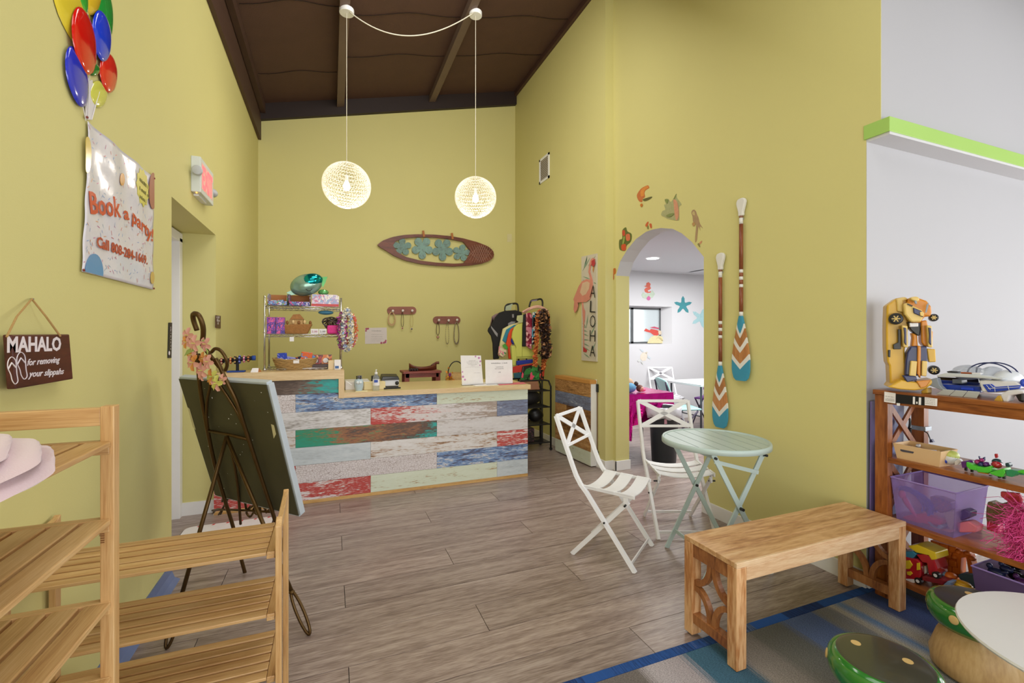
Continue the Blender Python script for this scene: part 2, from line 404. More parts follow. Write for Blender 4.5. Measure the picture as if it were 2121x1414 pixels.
struct(MB().box(XL + .035, -3.4, 4.19, XL + .09, 6.46, 4.30).box(XL, -3.4, 4.12, XL + .03, 6.46, 4.32), 'trim_6', BEAM)
struct(slab(XL, XA, 6.44, 6.5, -.20, 0, MB()), 'trim_7', plain('header_dark', '#2b1d19', .6), 'dark header along the back wall top')
struct(MB().box(XA - .04, -3.4, 5.07, XA, 6.44, 5.14), 'trim_8', BEAM, 'dark brown beam along the top of the right wall', bevel=.003)
# foil seam lines across the ceiling
sm = plain('seam_tape', '#1b1210', .35, .4, 60)
seams = thing('ceiling_seam', 'thin dark sagging seam lines taped across the brown ceiling', 'seam', (0.8, 5, 4.3))
for a, b, y, sag in ((XL + .1, .07, 4.60, .10), (.17, 1.29, 4.72, .05), (1.39, 2.6, 4.72, .03), (XL + .1, .07, 5.75, .05), (.17, 1.29, 5.45, .05), (1.39, 2.6, 5.45, .03)):
    pts = []
    for i in range(25):
        u = i / 24; x = a + (b - a) * u
        pts.append((x, y + .02 * math.sin(u * 9) - sag * 4 * u * (1 - u) * .5, ceilz(x) - .004 - .002 * (i % 2)))
    MB().tube(pts, .004, 5, flat=.6).build('seam_line', sm, seams)
# baseboards
bbh = .10
struct(MB().box(XL, 4.23, 0, XL + .012, 4.15 + .0, bbh).box(XL - .24, 4.218, 0, XL, 4.23, bbh), 'baseboard_left', TRIM)
struct(MB().box(XR - .013, 1.6, 0, XR, arc[-1].y, bbh).box(XR - .013, arc[-1].y - .0, 0, XR + .03, arc[-1].y + .012, bbh), 'baseboard_arch', TRIM, 'white baseboard under the arch wall', bevel=.002)
struct(MB().box(XR - .013, 3.962, 0, XR, 4.02, bbh).box(XR - .013, 3.962, 0, XR + T + .01, 3.975, bbh).box(XA - .013, 4.008, 0, XR - .013, 4.02, bbh).box(XA - .013, 4.02, 0, XA, 6.5, bbh), 'baseboard_right', TRIM, bevel=.002)
struct(MB().box(XR + .003, 1.59, 0, 7.2, 1.602, bbh), 'baseboard_white', TRIM)
struct(MB().box(XL, 6.488, 0, XA, 6.5, bbh), 'baseboard_back', TRIM)
struct(MB().box(2.93, 6.088, 0, 7.2, 6.1, bbh), 'baseboard_party', TRIM)
# blue cove base along the left wall
cv = MB(); prof = [(0, 0), (.045, 0), (.018, .015), (.006, .05), (.006, .10), (0, .10)]
cv.add([(XL + a, y, b) for y in (-3.4, 3.14) for a, b in prof], [tuple(range(6)), tuple(range(6, 12))[::-1]] + [(i, 6 + i, 6 + (i + 1) % 6, (i + 1) % 6) for i in range(6)])
struct(cv, 'baseboard_blue', plain('blue_rubber', '#6d7ca4', .5), 'slate blue rubber cove base')
# door in the recess
d = MB().box(XL - .415, 3.16, 0, XL - .375, 4.16, 2.12)
d1 = struct(d, 'door_1', WPL, 'white door set back in the yellow recess')
MB().box(XL - .375, 4.16, 0, XL - .22, 4.228, 2.15).box(XL - .375, 3.152, 0, XL - .22, 3.2, 2.15).box(XL - .375, 3.152, 2.12, XL - .22, 4.228, 2.19).build('door_frame', TRIM, d1, bevel=.003)
# party-room window
GL = plain('frosted_glass', '#dfe6e6', .45, .05, 90, .4, 120, trans=.85, ior=1.2)
win = struct(MB().box(4.05, 6.24, 1.262, 5.34, 6.3, 1.275), 'window_1', WHT, 'small high window with dark frame in the white room')
FR = plain('window_alu', '#6d7071', .35, metal=.6)
fm = MB()
for a, b in (((4.05, 1.275), (5.21, 1.30)), ((4.05, 1.835), (5.21, 1.866)), ((5.18, 1.275), (5.21, 1.866)), ((4.60, 1.275), (4.65, 1.866)), ((4.53, 1.275), (4.555, 1.866))):
    fm.box(a[0], 6.225, a[1], b[0], 6.25, b[1])
fm.build('window_frame', FR, win)
MB().box(4.05, 6.234, 1.29, 5.20, 6.24, 1.85).build('pane', GL, win)
MB().hexa([(5.21, 6.24, 1.262), (5.34, 6.1, 1.262), (5.34, 6.3, 1.262), (5.21, 6.3, 1.262)], [(5.21, 6.24, 1.885), (5.34, 6.1, 1.885), (5.34, 6.3, 1.885), (5.21, 6.3, 1.885)]).build('window_reveal', WHT, win)
MB().box(4.05, 6.2, 1.866, 5.21, 6.3, 1.89).build('window_head', WHT, win)
area('outside_daylight', (4.6, 6.9, 1.7), (R(-90), 0, 0), 1.4, 1.0, 14)
# recessed light
rl = thing('recessed_ceiling_light', 'round recessed light glowing in the white ceiling beyond the arch', 'ceiling light', (0, 0, 0))
c = onX(1352, 534.5, 4.2); rl_c = fl(1352, 534.5, 2.45)
rl.location = rl_c
MB().lathe([(.085, -.004), (.10, 0), (.10, .0)], rl_c, 28).build('trim_ring', WPL, rl)
MB().lathe([(.08, -.007), (.08, -.003)], rl_c, 28).build('lens', glow('lamp_white', '#ffffff', 6), rl)

# ================================================================ COUNTER
def worn(name, cols, pos=None, **k):
    return streak(name, cols, (1.0, 1, 6.5), 2.6, .55, pos, detail=7, dist=.9, tint=.04, bump=.25, fine=.42, **k)
wW = worn('worn_white', ['#7c6356', '#b0a39c', '#d8d4d5', '#e6e4e7'], [.30, .38, .46, .7])
wWb = worn('worn_white_brown', ['#6d4d36', '#a98768', '#d9d5d3', '#e8e6e8'], [.33, .40, .48, .7])
wG = worn('worn_pale_green', ['#8d6a44', '#b7a07a', '#d5ddc8', '#dfe7d6'], [.28, .35, .42, .7])
wR = worn('worn_red', ['#e6e0e2', '#cfaaa4', '#c4524b', '#b9403c', '#d8d2d2'], [.42, .46, .49, .56, .66])
wRW = worn('worn_red_white', ['#bf423d', '#c4605a', '#d9c9c8', '#dedbdd', '#a9988d'], [.40, .46, .50, .60, .70], grad=(.22, .05))
wT = worn('worn_teal', ['#5a4a42', '#7c6a60', '#3a9c9a', '#38b3ae'], [.40, .52, .57, .7], grad=(.5, -.66))
wTG = worn('worn_teal_green', ['#2f9a80', '#3f8d68', '#a86f4a', '#6b5246', '#5f4a40', '#35aba6'], [.30, .40, .47, .56, .63, .70], grad=(.30, -.18))
wBN = worn('worn_brown', ['#4c3b33', '#735d52', '#8d7b70', '#3f9ea0'], [.34, .44, .58, .66])
wB = worn('worn_blue', ['#54474a', '#5f6a8c', '#7192c4', '#8fa9cc', '#dcd9da', '#5f504c'], [.38, .45, .50, .54, .59, .63])
wBD = worn('worn_slate', ['#54494d', '#6e7288', '#7e8aa8', '#c9c5c6'], [.36, .46, .56, .68])
wP = worn('worn_pale_blue', ['#a9aeb4', '#bfc9d0', '#cdd6dc', '#d9dee2'], [.30, .42, .55, .7])
wC = worn('worn_crackle', ['#cfc6c6', '#dfd8da', '#e9e4e7'], [.30, .5, .7], cracks=45)
wCG = worn('worn_grey_white', ['#8b8581', '#b9b5b3', '#dedcde', '#e9e7ea'], [.34, .43, .52, .7])
YF = 4.15; RH = .1475; Z0 = .028
counter = thing('reception_counter', 'stepped reception counter clad in multicoloured distressed planks with pale oak top', 'counter', (.5, 4.4, 0))
boxo('counter_body', plain('counter_core', '#e2ddda', .6), (XL + .003, YF + .006, 0), (1.815, YF + .5, .865), counter)
boxo('counter_body', MATS['counter_core'], (XL + .003, YF + .006, .865), (.06, YF + .26, 1.03), counter)
boxo('kick_strip', OAK, (XL + .003, YF - .004, 0), (1.827, YF + .006, Z0), counter, bevel=.001)
sx = [XL + .003, -.27, .105, .325, .91, 1.50, 1.827]
rows = [  # bottom row first: (x0, x1, material)
    [(0, 3, wR), (3, 5, wG), (5, 6, wP)],
    [(0, 1, wRW), (1, 4, wC), (4, 6, wB)],
    [(0, 3, wP), (3, 5, wWb), (5, 6, wR)],
    [(0, 1, wWb), (1, 4, wTG), (4, 6, wW)],
    [(0, 3, wCG), (3, 5, wRW), (5, 6, wBD)],
    [(0, 1, wC), (1, 4, wB), (4, 6, wG)],
]
for r, row in enumerate(rows):
    z0 = Z0 + r * RH; z1 = min(z0 + RH, .868)
    for a, b, m in row:
        boxo('cladding_plank', m, (sx[a] + .0008, YF - .003, z0 + .0008), (sx[b] - .0008, YF + .006, z1 - .0008), counter, bevel=.0012)
boxo('cladding_plank', wB, (sx[1] + .001, YF - .003, .868), (.062, YF + .006, .9125), counter)
boxo('cladding_plank', wC, (sx[0], YF - .003, .868), (sx[1] - .001, YF + .006, .9125), counter)
boxo('cladding_plank', wT, (-.5, YF - .003, .914), (.062, YF + .006, 1.033), counter, bevel=.001)
boxo('cladding_plank', wBN, (sx[0], YF - .003, .914), (-.502, YF + .006, 1.033), counter, bevel=.001)
boxo('worktop', OAKL, (.062, YF - .022, .868), (1.85, YF + .70, .912), counter, bevel=.002)
boxo('worktop', plain('laminate_oak_top', '#dcc78f', .28, .04, 4), (.108, YF - .02, .9125), (1.848, YF + .70, .9145), counter)
boxo('raised_worktop', OAKL, (XL + .003, YF - .022, 1.033), (.108, YF + .30, 1.105), counter, bevel=.002)
boxo('step_post', OAKV, (.062, YF - .0225, .868), (.108, YF + .30, 1.0335), counter, bevel=.002)
boxo('end_panel', plain('end_panel_white', '#dcd9d6', .5), (1.815, YF + .006, 0), (1.827, YF + .5, .868), counter)
# swing gate leaning at the alcove wall
gate = thing('counter_gate', 'low swing gate clad in weathered tan planks with oak cap', 'gate', (2.6, 4.5, 0))
g0, g1 = Vector((2.52, 4.90, 0)), Vector((2.56, 4.17, 0)); gd = g1 - g0
wt = [worn('worn_tan', ['#5a3a24', '#8c6238', '#b98a55', '#d2b07c'], [.32, .42, .54, .7]), wBD, worn('worn_umber', ['#3f2a1c', '#6f4a2b', '#a27443', '#c79f6b'], [.34, .46, .58, .7]), wG]
for r in range(6):
    z0, z1 = .02 + .145 * r, .02 + .145 * (r + 1) - .002
    cuts = [0, .35, 1] if r % 2 else [0, 1]
    for i in range(len(cuts) - 1):
        a, b = g0 + gd * cuts[i], g0 + gd * (cuts[i + 1] - .003)
        mm = [wG, wt[0], wt[2], wt[2], wBD, wt[0]][r] if i == len(cuts) - 2 else wt[0]
        MB().hexa([a + Vector((0, 0, z0)), b + Vector((0, 0, z0)), b + Vector((.01, 0, z0)), a + Vector((.01, 0, z0))],
                  [a + Vector((0, 0, z1)), b + Vector((0, 0, z1)), b + Vector((.01, 0, z1)), a + Vector((.01, 0, z1))]).build('cladding_plank', mm, gate)
a, b = g0 + Vector((.01, 0, 0)), g1 + Vector((.01, 0, 0))
MB().hexa([a + Vector((0, 0, .01)), b + Vector((0, 0, .01)), b + Vector((.065, 0, .01)), a + Vector((.1, 0, .01))], [a + Vector((0, 0, .885)), b + Vector((0, 0, .885)), b + Vector((.065, 0, .885)), a + Vector((.1, 0, .885))]).build('gate_panel', TRIM, gate)
a, b = g0 + Vector((-.004, 0, 0)), g1 + Vector((-.004, -.004, 0))
MB().hexa([a + Vector((0, 0, .885)), b + Vector((0, 0, .885)), b + Vector((.08, 0, .885)), a + Vector((.11, 0, .885))], [a + Vector((0, 0, .925)), b + Vector((0, 0, .925)), b + Vector((.08, 0, .925)), a + Vector((.11, 0, .925))]).build('gate_cap', plain('gate_cap_oak', '#c98f4a', .45, .1, 8), gate, bevel=.002)
boxo('gate_latch', BLKP, (2.630, 4.14, .80), (2.646, 4.17, .885), gate, bevel=.002)
boxo('gate_jamb', TRIM, (2.637, 4.175, 0), (2.646, 4.20, .93), gate)
boxo('gate_latch', BLKP, (2.630, 4.14, .10), (2.646, 4.17, .17), gate, bevel=.002)
MB().tube([(2.64, 4.158, .80), (2.64, 4.158, .17)], .004, 6).build('gate_rod', plain('rust', '#6b3f2a', .6), gate)

# ================================================================ THINGS ON THE COUNTER
ZT_, ZL = 1.105, .9145
PRINTS = {}
def printed(name, cols, scale=14, rough=.3):
    """busy printed packaging: voronoi patches of ink colours"""
    if name in MATS: return MATS[name]
    m, t, b = nt(name); setp(b, rough); N = t.nodes; L = t.links
    tc = N.new('ShaderNodeTexCoord'); vo = N.new('ShaderNodeTexVoronoi'); vo.inputs['Scale'].default_value = scale
    no = N.new('ShaderNodeTexNoise'); no.inputs['Scale'].default_value = scale * .5
    mx = N.new('ShaderNodeMix'); mx.data_type = 'VECTOR'; mx.inputs[0].default_value = .25
    L.new(tc.outputs['Object'], mx.inputs[4]); L.new(tc.outputs['Object'], no.inputs['Vector']); L.new(no.outputs['Color'], mx.inputs[5]); L.new(mx.outputs[1], vo.inputs['Vector'])
    cr = N.new('ShaderNodeValToRGB'); cr.color_ramp.interpolation = 'CONSTANT'; e = cr.color_ramp.elements
    while len(e) < len(cols): e.new(.5)
    for i, cc in enumerate(cols): e[i].position = i / len(cols); e[i].color = lin(cc)
    sp = N.new('ShaderNodeSeparateColor'); L.new(vo.outputs['Color'], sp.inputs[0]); L.new(sp.outputs[0], cr.inputs[0]); L.new(cr.outputs[0], b.inputs['Base Color'])
    MATS[name] = m; return m
CARD = plain('cardboard', '#b97a45', .7)
# wire rack
RX0, RX1, RY0, RY1 = -.515, .085, 4.30, 4.60
rack = thing('wire_shelf_rack', 'small chrome wire rack with three tiers standing on the raised counter', 'shelf rack', (-.2, 4.45, ZT_))
for x in (RX0, RX1):
    for y in (RY0 - .115 if False else RY0, RY1):
        MB().tube([(x, y, ZT_), (x, y, 1.735)], .0075, 8).lathe([(.01, 0), (.014, .004), (.01, .012)], (x, y, 1.42), 8).lathe([(.014, 0), (.014, .02)], (x, y, ZT_), 8).build('post', STEEL, rack, smooth=True)
RZ = (1.652, 1.412, 1.118)
for z in RZ:
    mb = MB()
    for y in (RY0, RY1):
        mb.tube([(RX0, y, z), (RX1, y, z)], .004, 6).tube([(RX0, y, z - .022), (RX1, y, z - .022)], .003, 6)
        zig = [(RX0 + (RX1 - RX0) * i / 24, y, z - .004 - (.016 if i % 2 else 0)) for i in range(25)]
        mb.tube(zig, .0022, 5)
    for x in (RX0, RX1): mb.tube([(x, RY0, z), (x, RY1, z)], .004, 6)
    for i in range(1, 20):
        x = RX0 + (RX1 - RX0) * i / 20; mb.tube([(x, RY0, z), (x, RY1, z)], .0018, 4)
    mb.build('wire_shelf', STEEL, rack, smooth=True)
def openbox(name, label, x0, x1, z, h, mat, group=None, back=.10, y0=None, dep=.2, cat='box'):
    y0 = y0 or RY0 + .02
    t = thing(name, label, cat, ((x0 + x1) / 2, y0 + dep / 2, z), group); k = .004
    MB().box(x0, y0, z, x1, y0 + dep, z + k).box(x0, y0 + dep - k, z, x1, y0 + dep, z + h).build('tray', CARD, t)
    MB().box(x0, y0, z, x1, y0 + k, z + h * .35).build('front_flap', mat, t)
    for x in (x0, x1 - k):
        MB().prism([(x, y0, z), (x, y0 + dep, z), (x, y0 + dep, z + h), (x, y0 + .05, z + h), (x, y0, z + h * .75)], (k, 0, 0)).build('side_flap', mat, t)
    return t
p1 = printed('print_candy_blue', ['#5d7fb8', '#8fa7d8', '#d9dcec', '#74b06a', '#c8586c', '#4a5fa0'], 38)
p2 = printed('print_candy_purple', ['#3a3f8f', '#6a4fb0', '#c23f8c', '#e8d7ea', '#2d2a66', '#57a3c9'], 42)
p3 = printed('print_pastel', ['#c9b8d8', '#e8cfe0', '#9fb3d6', '#f2ece4', '#d87f9c', '#b8a9d0'], 34)
z = RZ[0] + .005
t1 = openbox('display_box', 'open cardboard display box with light blue printed sides, leftmost on the wire rack', -.495, -.345, z, .105, p1, 'display boxes on the top tier')
t2 = openbox('display_box', 'open cardboard display box with dark purple printed sides, middle of the wire rack top', -.335, -.165, z, .105, p2, 'display boxes on the top tier')
for x0, w_, h_, m_ in ((-.475, .05, .045, p3), (-.42, .045, .05, p1)): boxo('packet', m_, (x0, RY0 + .04, z + .005), (x0 + w_, RY0 + .07, z + h_), t1)
t3 = thing('toy_carton', 'pastel pink and blue printed toy carton with red base on the wire rack top', 'box', (-.05, 4.4, z))
MB().prism([(-.155, RY0 + .02, z), (.065, RY0 + .02, z), (.07, RY0 + .02, z + .09), (.05, RY0 + .02, z + .105), (-.15, RY0 + .02, z + .105)], (0, .12, 0)).build('carton', p3, t3)
boxo('red_band', plain('carton_red', '#cf4a4a', .4), (-.156, RY0 + .017, z + .001), (.066, RY0 + .03, z + .022), t3)
# foil balloon: round face with teal cap and small green fin, lying on the boxes
bal = thing('foil_balloon', 'grey-green and teal foil animal balloon resting on top of the wire rack', 'balloon', (-.2, 4.45, 1.76))
cb = onY(637, 590, 4.42)
M1 = Matrix.Rotation(R(-20), 3, 'Y')
f1 = plain('foil_sage', '#8fb0a0', .2, .05, 6, metal=.55); f2 = plain('foil_teal', '#0f8f93', .12, .1, 6, metal=.8); f3 = plain('foil_green', '#5fa35f', .2, metal=.5)
MB().ell(cb + Vector((-.01, 0, 0)), .135, .075, .095, 22, 14, M1).build('body', f1, bal, smooth=True)
mb = MB(); cap = []
mb.ell(cb + Vector((.018, 0, .028)), .112, .0765, .072, 20, 12, M1)
mb.build('cap', f2, bal, smooth=True)
MB().prism([cb + Vector(v) for v in ((.10, 0, .075), (.165, 0, .082), (.148, 0, .03), (.125, 0, -.02))], (0, .012, 0)).build('fin', f3, bal)
MB().ell(cb + Vector((.13, 0, -.062)), .045, .03, .028).build('flipper', f3, bal, smooth=True)
MB().prism([cb + Vector(v) for v in ((-.11, 0, -.04), (-.17, 0, -.075), (-.13, 0, -.095), (-.05, 0, -.075))], (0, .02, 0)).build('tail', f1, bal)
e0 = cb + Vector((.02, -.078, -.052))
MB().tube(spline([e0 + Vector(v) for v in ((-.03, .01, .008), (-.012, 0, -.006), (.008, 0, -.002), (.02, .006, .014))], 5), .0025, 5).build('printed_eyelash', INKB, bal)
# middle tier
z = RZ[1] + .005
p4 = printed('print_wrap_violet', ['#3b2a86', '#4a36a8', '#c02a80', '#2a2260', '#6d3fb5', '#e05a9a'], 45)
for i, x in enumerate((-.5, -.43)):
    tag(boxo('gift_carton', p4, (x, RY0 + .01, z), (x + .066, RY0 + .08, z + .14)), ['violet and pink printed carton at the left end of the middle tier', 'violet printed carton, second from the left on the middle tier'][i], 'box', 'violet cartons on the middle tier')
WKR = plain('wicker', '#b8965f', .7, .35, 120, 1.0, 150)
ark = thing('carved_boat', 'tan carved wooden boat full of little figures on the middle tier', 'ornament', (-.27, 4.38, z))
MB().hexa([(-.36, RY0 + .03, z), (-.19, RY0 + .03, z), (-.19, RY0 + .13, z), (-.36, RY0 + .13, z)], [(-.40, RY0 + .01, z + .075), (-.15, RY0 + .01, z + .085), (-.15, RY0 + .15, z + .085), (-.40, RY0 + .15, z + .075)]).build('hull', plain('carved_tan', '#a8733a', .6, .3, 60, .8, 60), ark, bevel=.006)
boxo('cabin', plain('carved_tan2', '#c9a368', .6, .3, 60), (-.33, RY0 + .03, z + .078), (-.22, RY0 + .12, z + .125), ark, bevel=.006)
MB().prism([(-.325, RY0 + .02, z + .125), (-.215, RY0 + .02, z + .125), (-.25, RY0 + .02, z + .17), (-.30, RY0 + .02, z + .165)], (0, .10, 0)).build('roof', MATS['carved_tan'], ark)
for i in range(5): MB().ell((-.345 + i * .045, RY0 + .02, z + .095 + .006 * (i % 2)), .012, .012, .018, 8, 6).build('figure', plain('fig_%d' % (i % 2), ['#8a5a2a', '#e0c08a'][i % 2], .6), ark, smooth=True)
for i, (x, s_) in enumerate(((-.13, 'x'), (-.065, 'y'))):
    t = thing('price_card', ['white price card with pink print left of the pink basket', 'white price card with dark print touching the pink basket'][i], 'card', (x, RY0, z), 'price cards on the middle tier')
    boxo('card', PAPER, (x - .03, RY0 + .005, z), (x + .03, RY0 + .008, z + .042), t)
    txt('2.00', (x - .022, RY0 + .005, z + .012), (x + .022, RY0 + .005, z + .012), .016, (0, -1, 0), plain('ink_pink', '#b4476a') if i == 0 else INK, t)
pk = thing('woven_pink_basket', 'hot pink woven basket of dark beaded hair bands on the middle tier', 'basket', (.02, 4.38, z))
boxo('basket_wall', plain('pink_woven', '#e0308c', .6, .25, 120, 1.0, 120), (-.03, RY0 + .005, z), (.115, RY0 + .15, z + .075), pk, bevel=.012)
mb = MB()
for i in range(26):
    a = random.uniform(0, 6.28); cx_, cz_ = .03 + random.uniform(-.06, .05), z + .075 + random.uniform(0, .04)
    mb.tube([(cx_ + .045 * math.cos(a + q), RY0 + .06 + .03 * math.sin(q * 2), cz_ + .035 * math.sin(a + q)) for q in [i2 * .5 for i2 in range(9)]], .006, 5)
mb.build('hair_bands', printed('beads_dark', ['#2d2620', '#5a3f28', '#8d6a48', '#1d1a1a', '#3f5a6a'], 90), pk, smooth=True)
hb = MB().ell((-.05 + .01, RY0 + .10, RZ[0] - .045), .065, .05, .02, 14, 8).build('hanging_pouch', plain('pouch_blue', '#4f8fb0', .5), None, smooth=True)
tag(hb, 'small blue pouch hanging under the top tier of the wire rack', 'pouch')
tg = thing('shelf_tag', 'tiny white price tag clipped under the middle tier', 'tag', (-.31, RY0 - .005, 1.35)); boxo('tag_card', PAPER, (-.325, RY0 - .006, 1.352), (-.292, RY0 - .003, 1.39), tg)
# snacks
bk = thing('seagrass_basket', 'oval seagrass basket holding snack packets on the raised counter', 'basket', (-.28, 4.36, ZT_))
mb = MB()
for j in range(9):
    u = j / 8; rx, ry, zz = .14 + .035 * u, .07 + .03 * u, ZT_ + .008 + .08 * u
    mb.tube([(-.285 + rx * math.cos(a), RY0 + .07 + ry * math.sin(a), zz + .003 * math.sin(a * 9 + j * 2) + .012 * u * abs(math.cos(a)) ** 2) for a in [2 * PI * i / 40 for i in range(40)]], .0075, 5, True)
mb.build('woven_wall', WKR, bk, smooth=True); MB().lathe([(.001, 0), (.13, 0), (.13, .01)], (-.285, RY0 + .07, ZT_), 20, Matrix.Diagonal((1, .55, 1))).build('basket_base', WKR, bk)
boxo('price_tag', PAPER, (-.295, RY0 - .035, ZT_ + .06), (-.25, RY0 - .032, ZT_ + .095), bk)
pkcol = [('#2440b0', 'bright blue'), ('#8f8fd0', 'lavender'), ('#2d2350', 'dark plum'), ('#d9622a', 'orange and blue'), ('#5b8fc8', 'sky blue'), ('#c9a24a', 'golden')]
for i, (cx_, zz, ww, hh, rot) in enumerate([(-.385, .11, .075, .075, -4), (-.335, .085, .10, .06, 12), (-.245, .085, .10, .06, -14), (-.195, .115, .09, .075, 8), (-.165, .095, .06, .07, 30), (-.40, .08, .05, .05, 40)]):
    M_ = Matrix.Translation((cx_, RY0 + .03 + .018 * (i % 3), ZT_ + zz)) @ Matrix.Rotation(R(rot), 4, 'Y') @ Matrix.Rotation(R(-14), 4, 'X')
    o = MB().box(-ww / 2, -.012, -hh / 2, ww / 2, .012, hh / 2, M_).build('snack_packet', printed('wrap_%d' % i, [pkcol[i][0]] * 3 + ['#f0ece8', pkcol[(i + 1) % 6][0]], 30), None, bevel=.006)
    tag(o, pkcol[i][1] + ' snack packet standing in the seagrass basket', 'snack packet', 'snack packets in the basket')
for i, (x, m_, c_) in enumerate(((-.12, '#b5302a', 'red and black printed snack carton behind the dark tray'), (-.035, '#e07a24', 'orange printed snack carton on the dark tray'))):
    t = thing('snack_carton', c_, 'box', (x, 4.45, ZT_ + .04), 'snack cartons on the counter')
    boxo('carton', printed('snackc_%d' % i, [m_, m_, '#f0b070', '#5a2018', m_], 26), (x - .04, RY0 + .08, ZT_ + .045), (x + .045, RY0 + .14, ZT_ + .125), t)
    MB().lathe([(.022, 0), (.022, .002)], (x - .008, RY0 + .079, ZT_ + .075), 16, Matrix.Rotation(R(90), 3, 'X')).build('printed_roundel', PAPER, t)
tag(boxo('dark_tray', plain('tray_dark', '#4a3531', .4), (-.155, RY0 + .03, ZT_), (.07, RY0 + .16, ZT_ + .045), bevel=.006), 'low dark brown box under the snack cartons', 'tray')
st = thing('card_stand', 'white upright card with blue panel beside the rack post on the raised counter', 'card', (.05, 4.25, ZT_))
boxo('card', PAPER, (.03, RY0 - .03, ZT_), (.082, RY0 - .026, ZT_ + .085), st); boxo('blue_panel', plain('blue_print', '#2f5f9f', .4), (.036, RY0 - .0315, ZT_ + .008), (.066, RY0 - .030, ZT_ + .03), st)
boxo('card', plain('cream_card', '#e6cfa6', .6), (-.02, RY0 - .01, ZT_), (.027, RY0 - .006, ZT_ + .08), st)
# leis over the right post
def lei(name, label, path, mat, r, n, group=None, size=.012):
    mb = MB(); P = path
    for i in range(n):
        p = P[int(i * len(P) / n)] + Vector((random.gauss(0, r * .35), random.gauss(0, r * .35), random.gauss(0, r * .25)))
        d = Vector((random.gauss(0, 1), random.gauss(0, 1), random.gauss(0, 1))).normalized(); e = d.orthogonal().normalized(); s_ = size * random.uniform(.7, 1.4)
        mb.cur = random.randrange(len(mat))
        mb.add([p - d * s_ - e * s_ * .5, p + e * s_ * .6 + d * s_ * .1, p + d * s_ + e * s_ * .1, p - e * s_ * .7 + d * s_ * .2], [(0, 1, 2, 3)])
    return tag(mb.build(name, mat, None), label, 'lei', group)
def petal(n, c): return plain('petal_' + n, c, .7, .2, 50)
lp = [petal('white', '#efe6d8'), petal('purple', '#9a2f8c'), petal('orange', '#e0763a'), petal('pink', '#e07fa8'), petal('green', '#8fae6a'), petal('red', '#c8342e'), petal('blue', '#8fa7d0'), petal('cream', '#e8dcb8')]
def loop(x, y, z0, z1, w_, n=60):
    return [Vector((x + w_ * math.sin(2 * PI * i / n), y + .01 * math.cos(4 * PI * i / n), (z0 + z1) / 2 + (z1 - z0) / 2 * math.cos(2 * PI * i / n))) for i in range(n)]
lei('flower_lei', 'purple and magenta petal lei hanging nearest the wire rack post', loop(.095, RY0 - .02, 1.60, 1.29, .03), [lp[1], lp[3], lp[1], lp[4]], .02, 520, 'leis hung on the wire rack')
lei('flower_lei', 'thick creamy white petal lei hanging from the wire rack post', loop(.135, RY0 - .03, 1.63, 1.27, .035), [lp[0], lp[0], lp[7], lp[6]], .025, 800, 'leis hung on the wire rack')
lei('flower_lei', 'orange and red petal lei hanging outermost on the wire rack', loop(.165, RY0 - .01, 1.59, 1.31, .045), [lp[2], lp[5], lp[7], lp[2], lp[3]], .02, 520, 'leis hung on the wire rack')
# bracelet stand
bs = thing('bracelet_stand', 'black T-bar stand with blue tips on the left end of the raised counter', 'display stand', (-.6, 4.2, ZT_))
c0, c1 = onY(455, 748, 4.25), onY(525, 741, 4.25)
blu = plain('blue_velvet', '#20479c', .6); blv = plain('black_velvet', '#0e0f16', .6)
MB().tube([c0, c1], .017, 16).build('bar', blv, bs, smooth=True); MB().tube([c1 - Vector((.01, 0, 0)), c1 + Vector((.015, 0, 0))], .020, 16).build('blue_tip', blu, bs, smooth=True)
cm = c0.lerp(c1, .52)
MB().tube([cm, Vector((cm.x, cm.y, ZT_ + .01))], .011, 10).build('stem', blv, bs); boxo('foot', blu, (cm.x - .07, cm.y - .04, ZT_), (cm.x + .055, cm.y + .04, ZT_ + .012), bs, bevel=.004)
bc = [('#7a1f2a', '#d8b090'), ('#2a2a5a', '#c9c0d0'), ('#b5522a', '#e8b070'), ('#15151a', '#c9a56a'), ('#1c1f6a', '#7f8fe0'), ('#c0507a', '#e8c0c8'), ('#4a2a1a', '#d98a4a')]
names = ['dark red', 'navy and white', 'burnt orange', 'black and gold', 'deep blue', 'pink', 'brown and orange']
for i in range(7):
    u = .06 + .132 * i; p = c0.lerp(c1, u); rr = .022 + (.006 if i in (3, 4) else 0)
    mb = MB()
    for k in range(12):
        a = 2 * PI * k / 12; mb.cur = k % 2; mb.ell(p + Vector((0, rr * math.cos(a), rr * math.sin(a) - .002)), .0085, .0075, .0075, 7, 5)
    tag(mb.build('bracelet', [plain('bd%d' % i, bc[i][0], .25), plain('be%d' % i, bc[i][1], .25)], None, smooth=True), names[i] + ' bead bracelet threaded on the black display bar', 'bracelet', 'bracelets on the display bar')
pc = thing('tent_card', 'small white tent card lying at the foot of the wire rack', 'card', (-.53, 4.2, ZT_))
MB().hexa([(-.60, 4.17, ZT_), (-.545, 4.17, ZT_), (-.545, 4.173, ZT_), (-.60, 4.173, ZT_)], [(-.59, 4.20, ZT_ + .032), (-.545, 4.20, ZT_ + .032), (-.545, 4.203, ZT_ + .032), (-.59, 4.203, ZT_ + .032)]).build('card', PAPER, pc)
MB().prism([(-.545, 4.17, ZT_), (-.545, 4.20, ZT_ + .032), (-.53, 4.23, ZT_)], (.002, 0, 0)).build('card_side', CARD, pc)
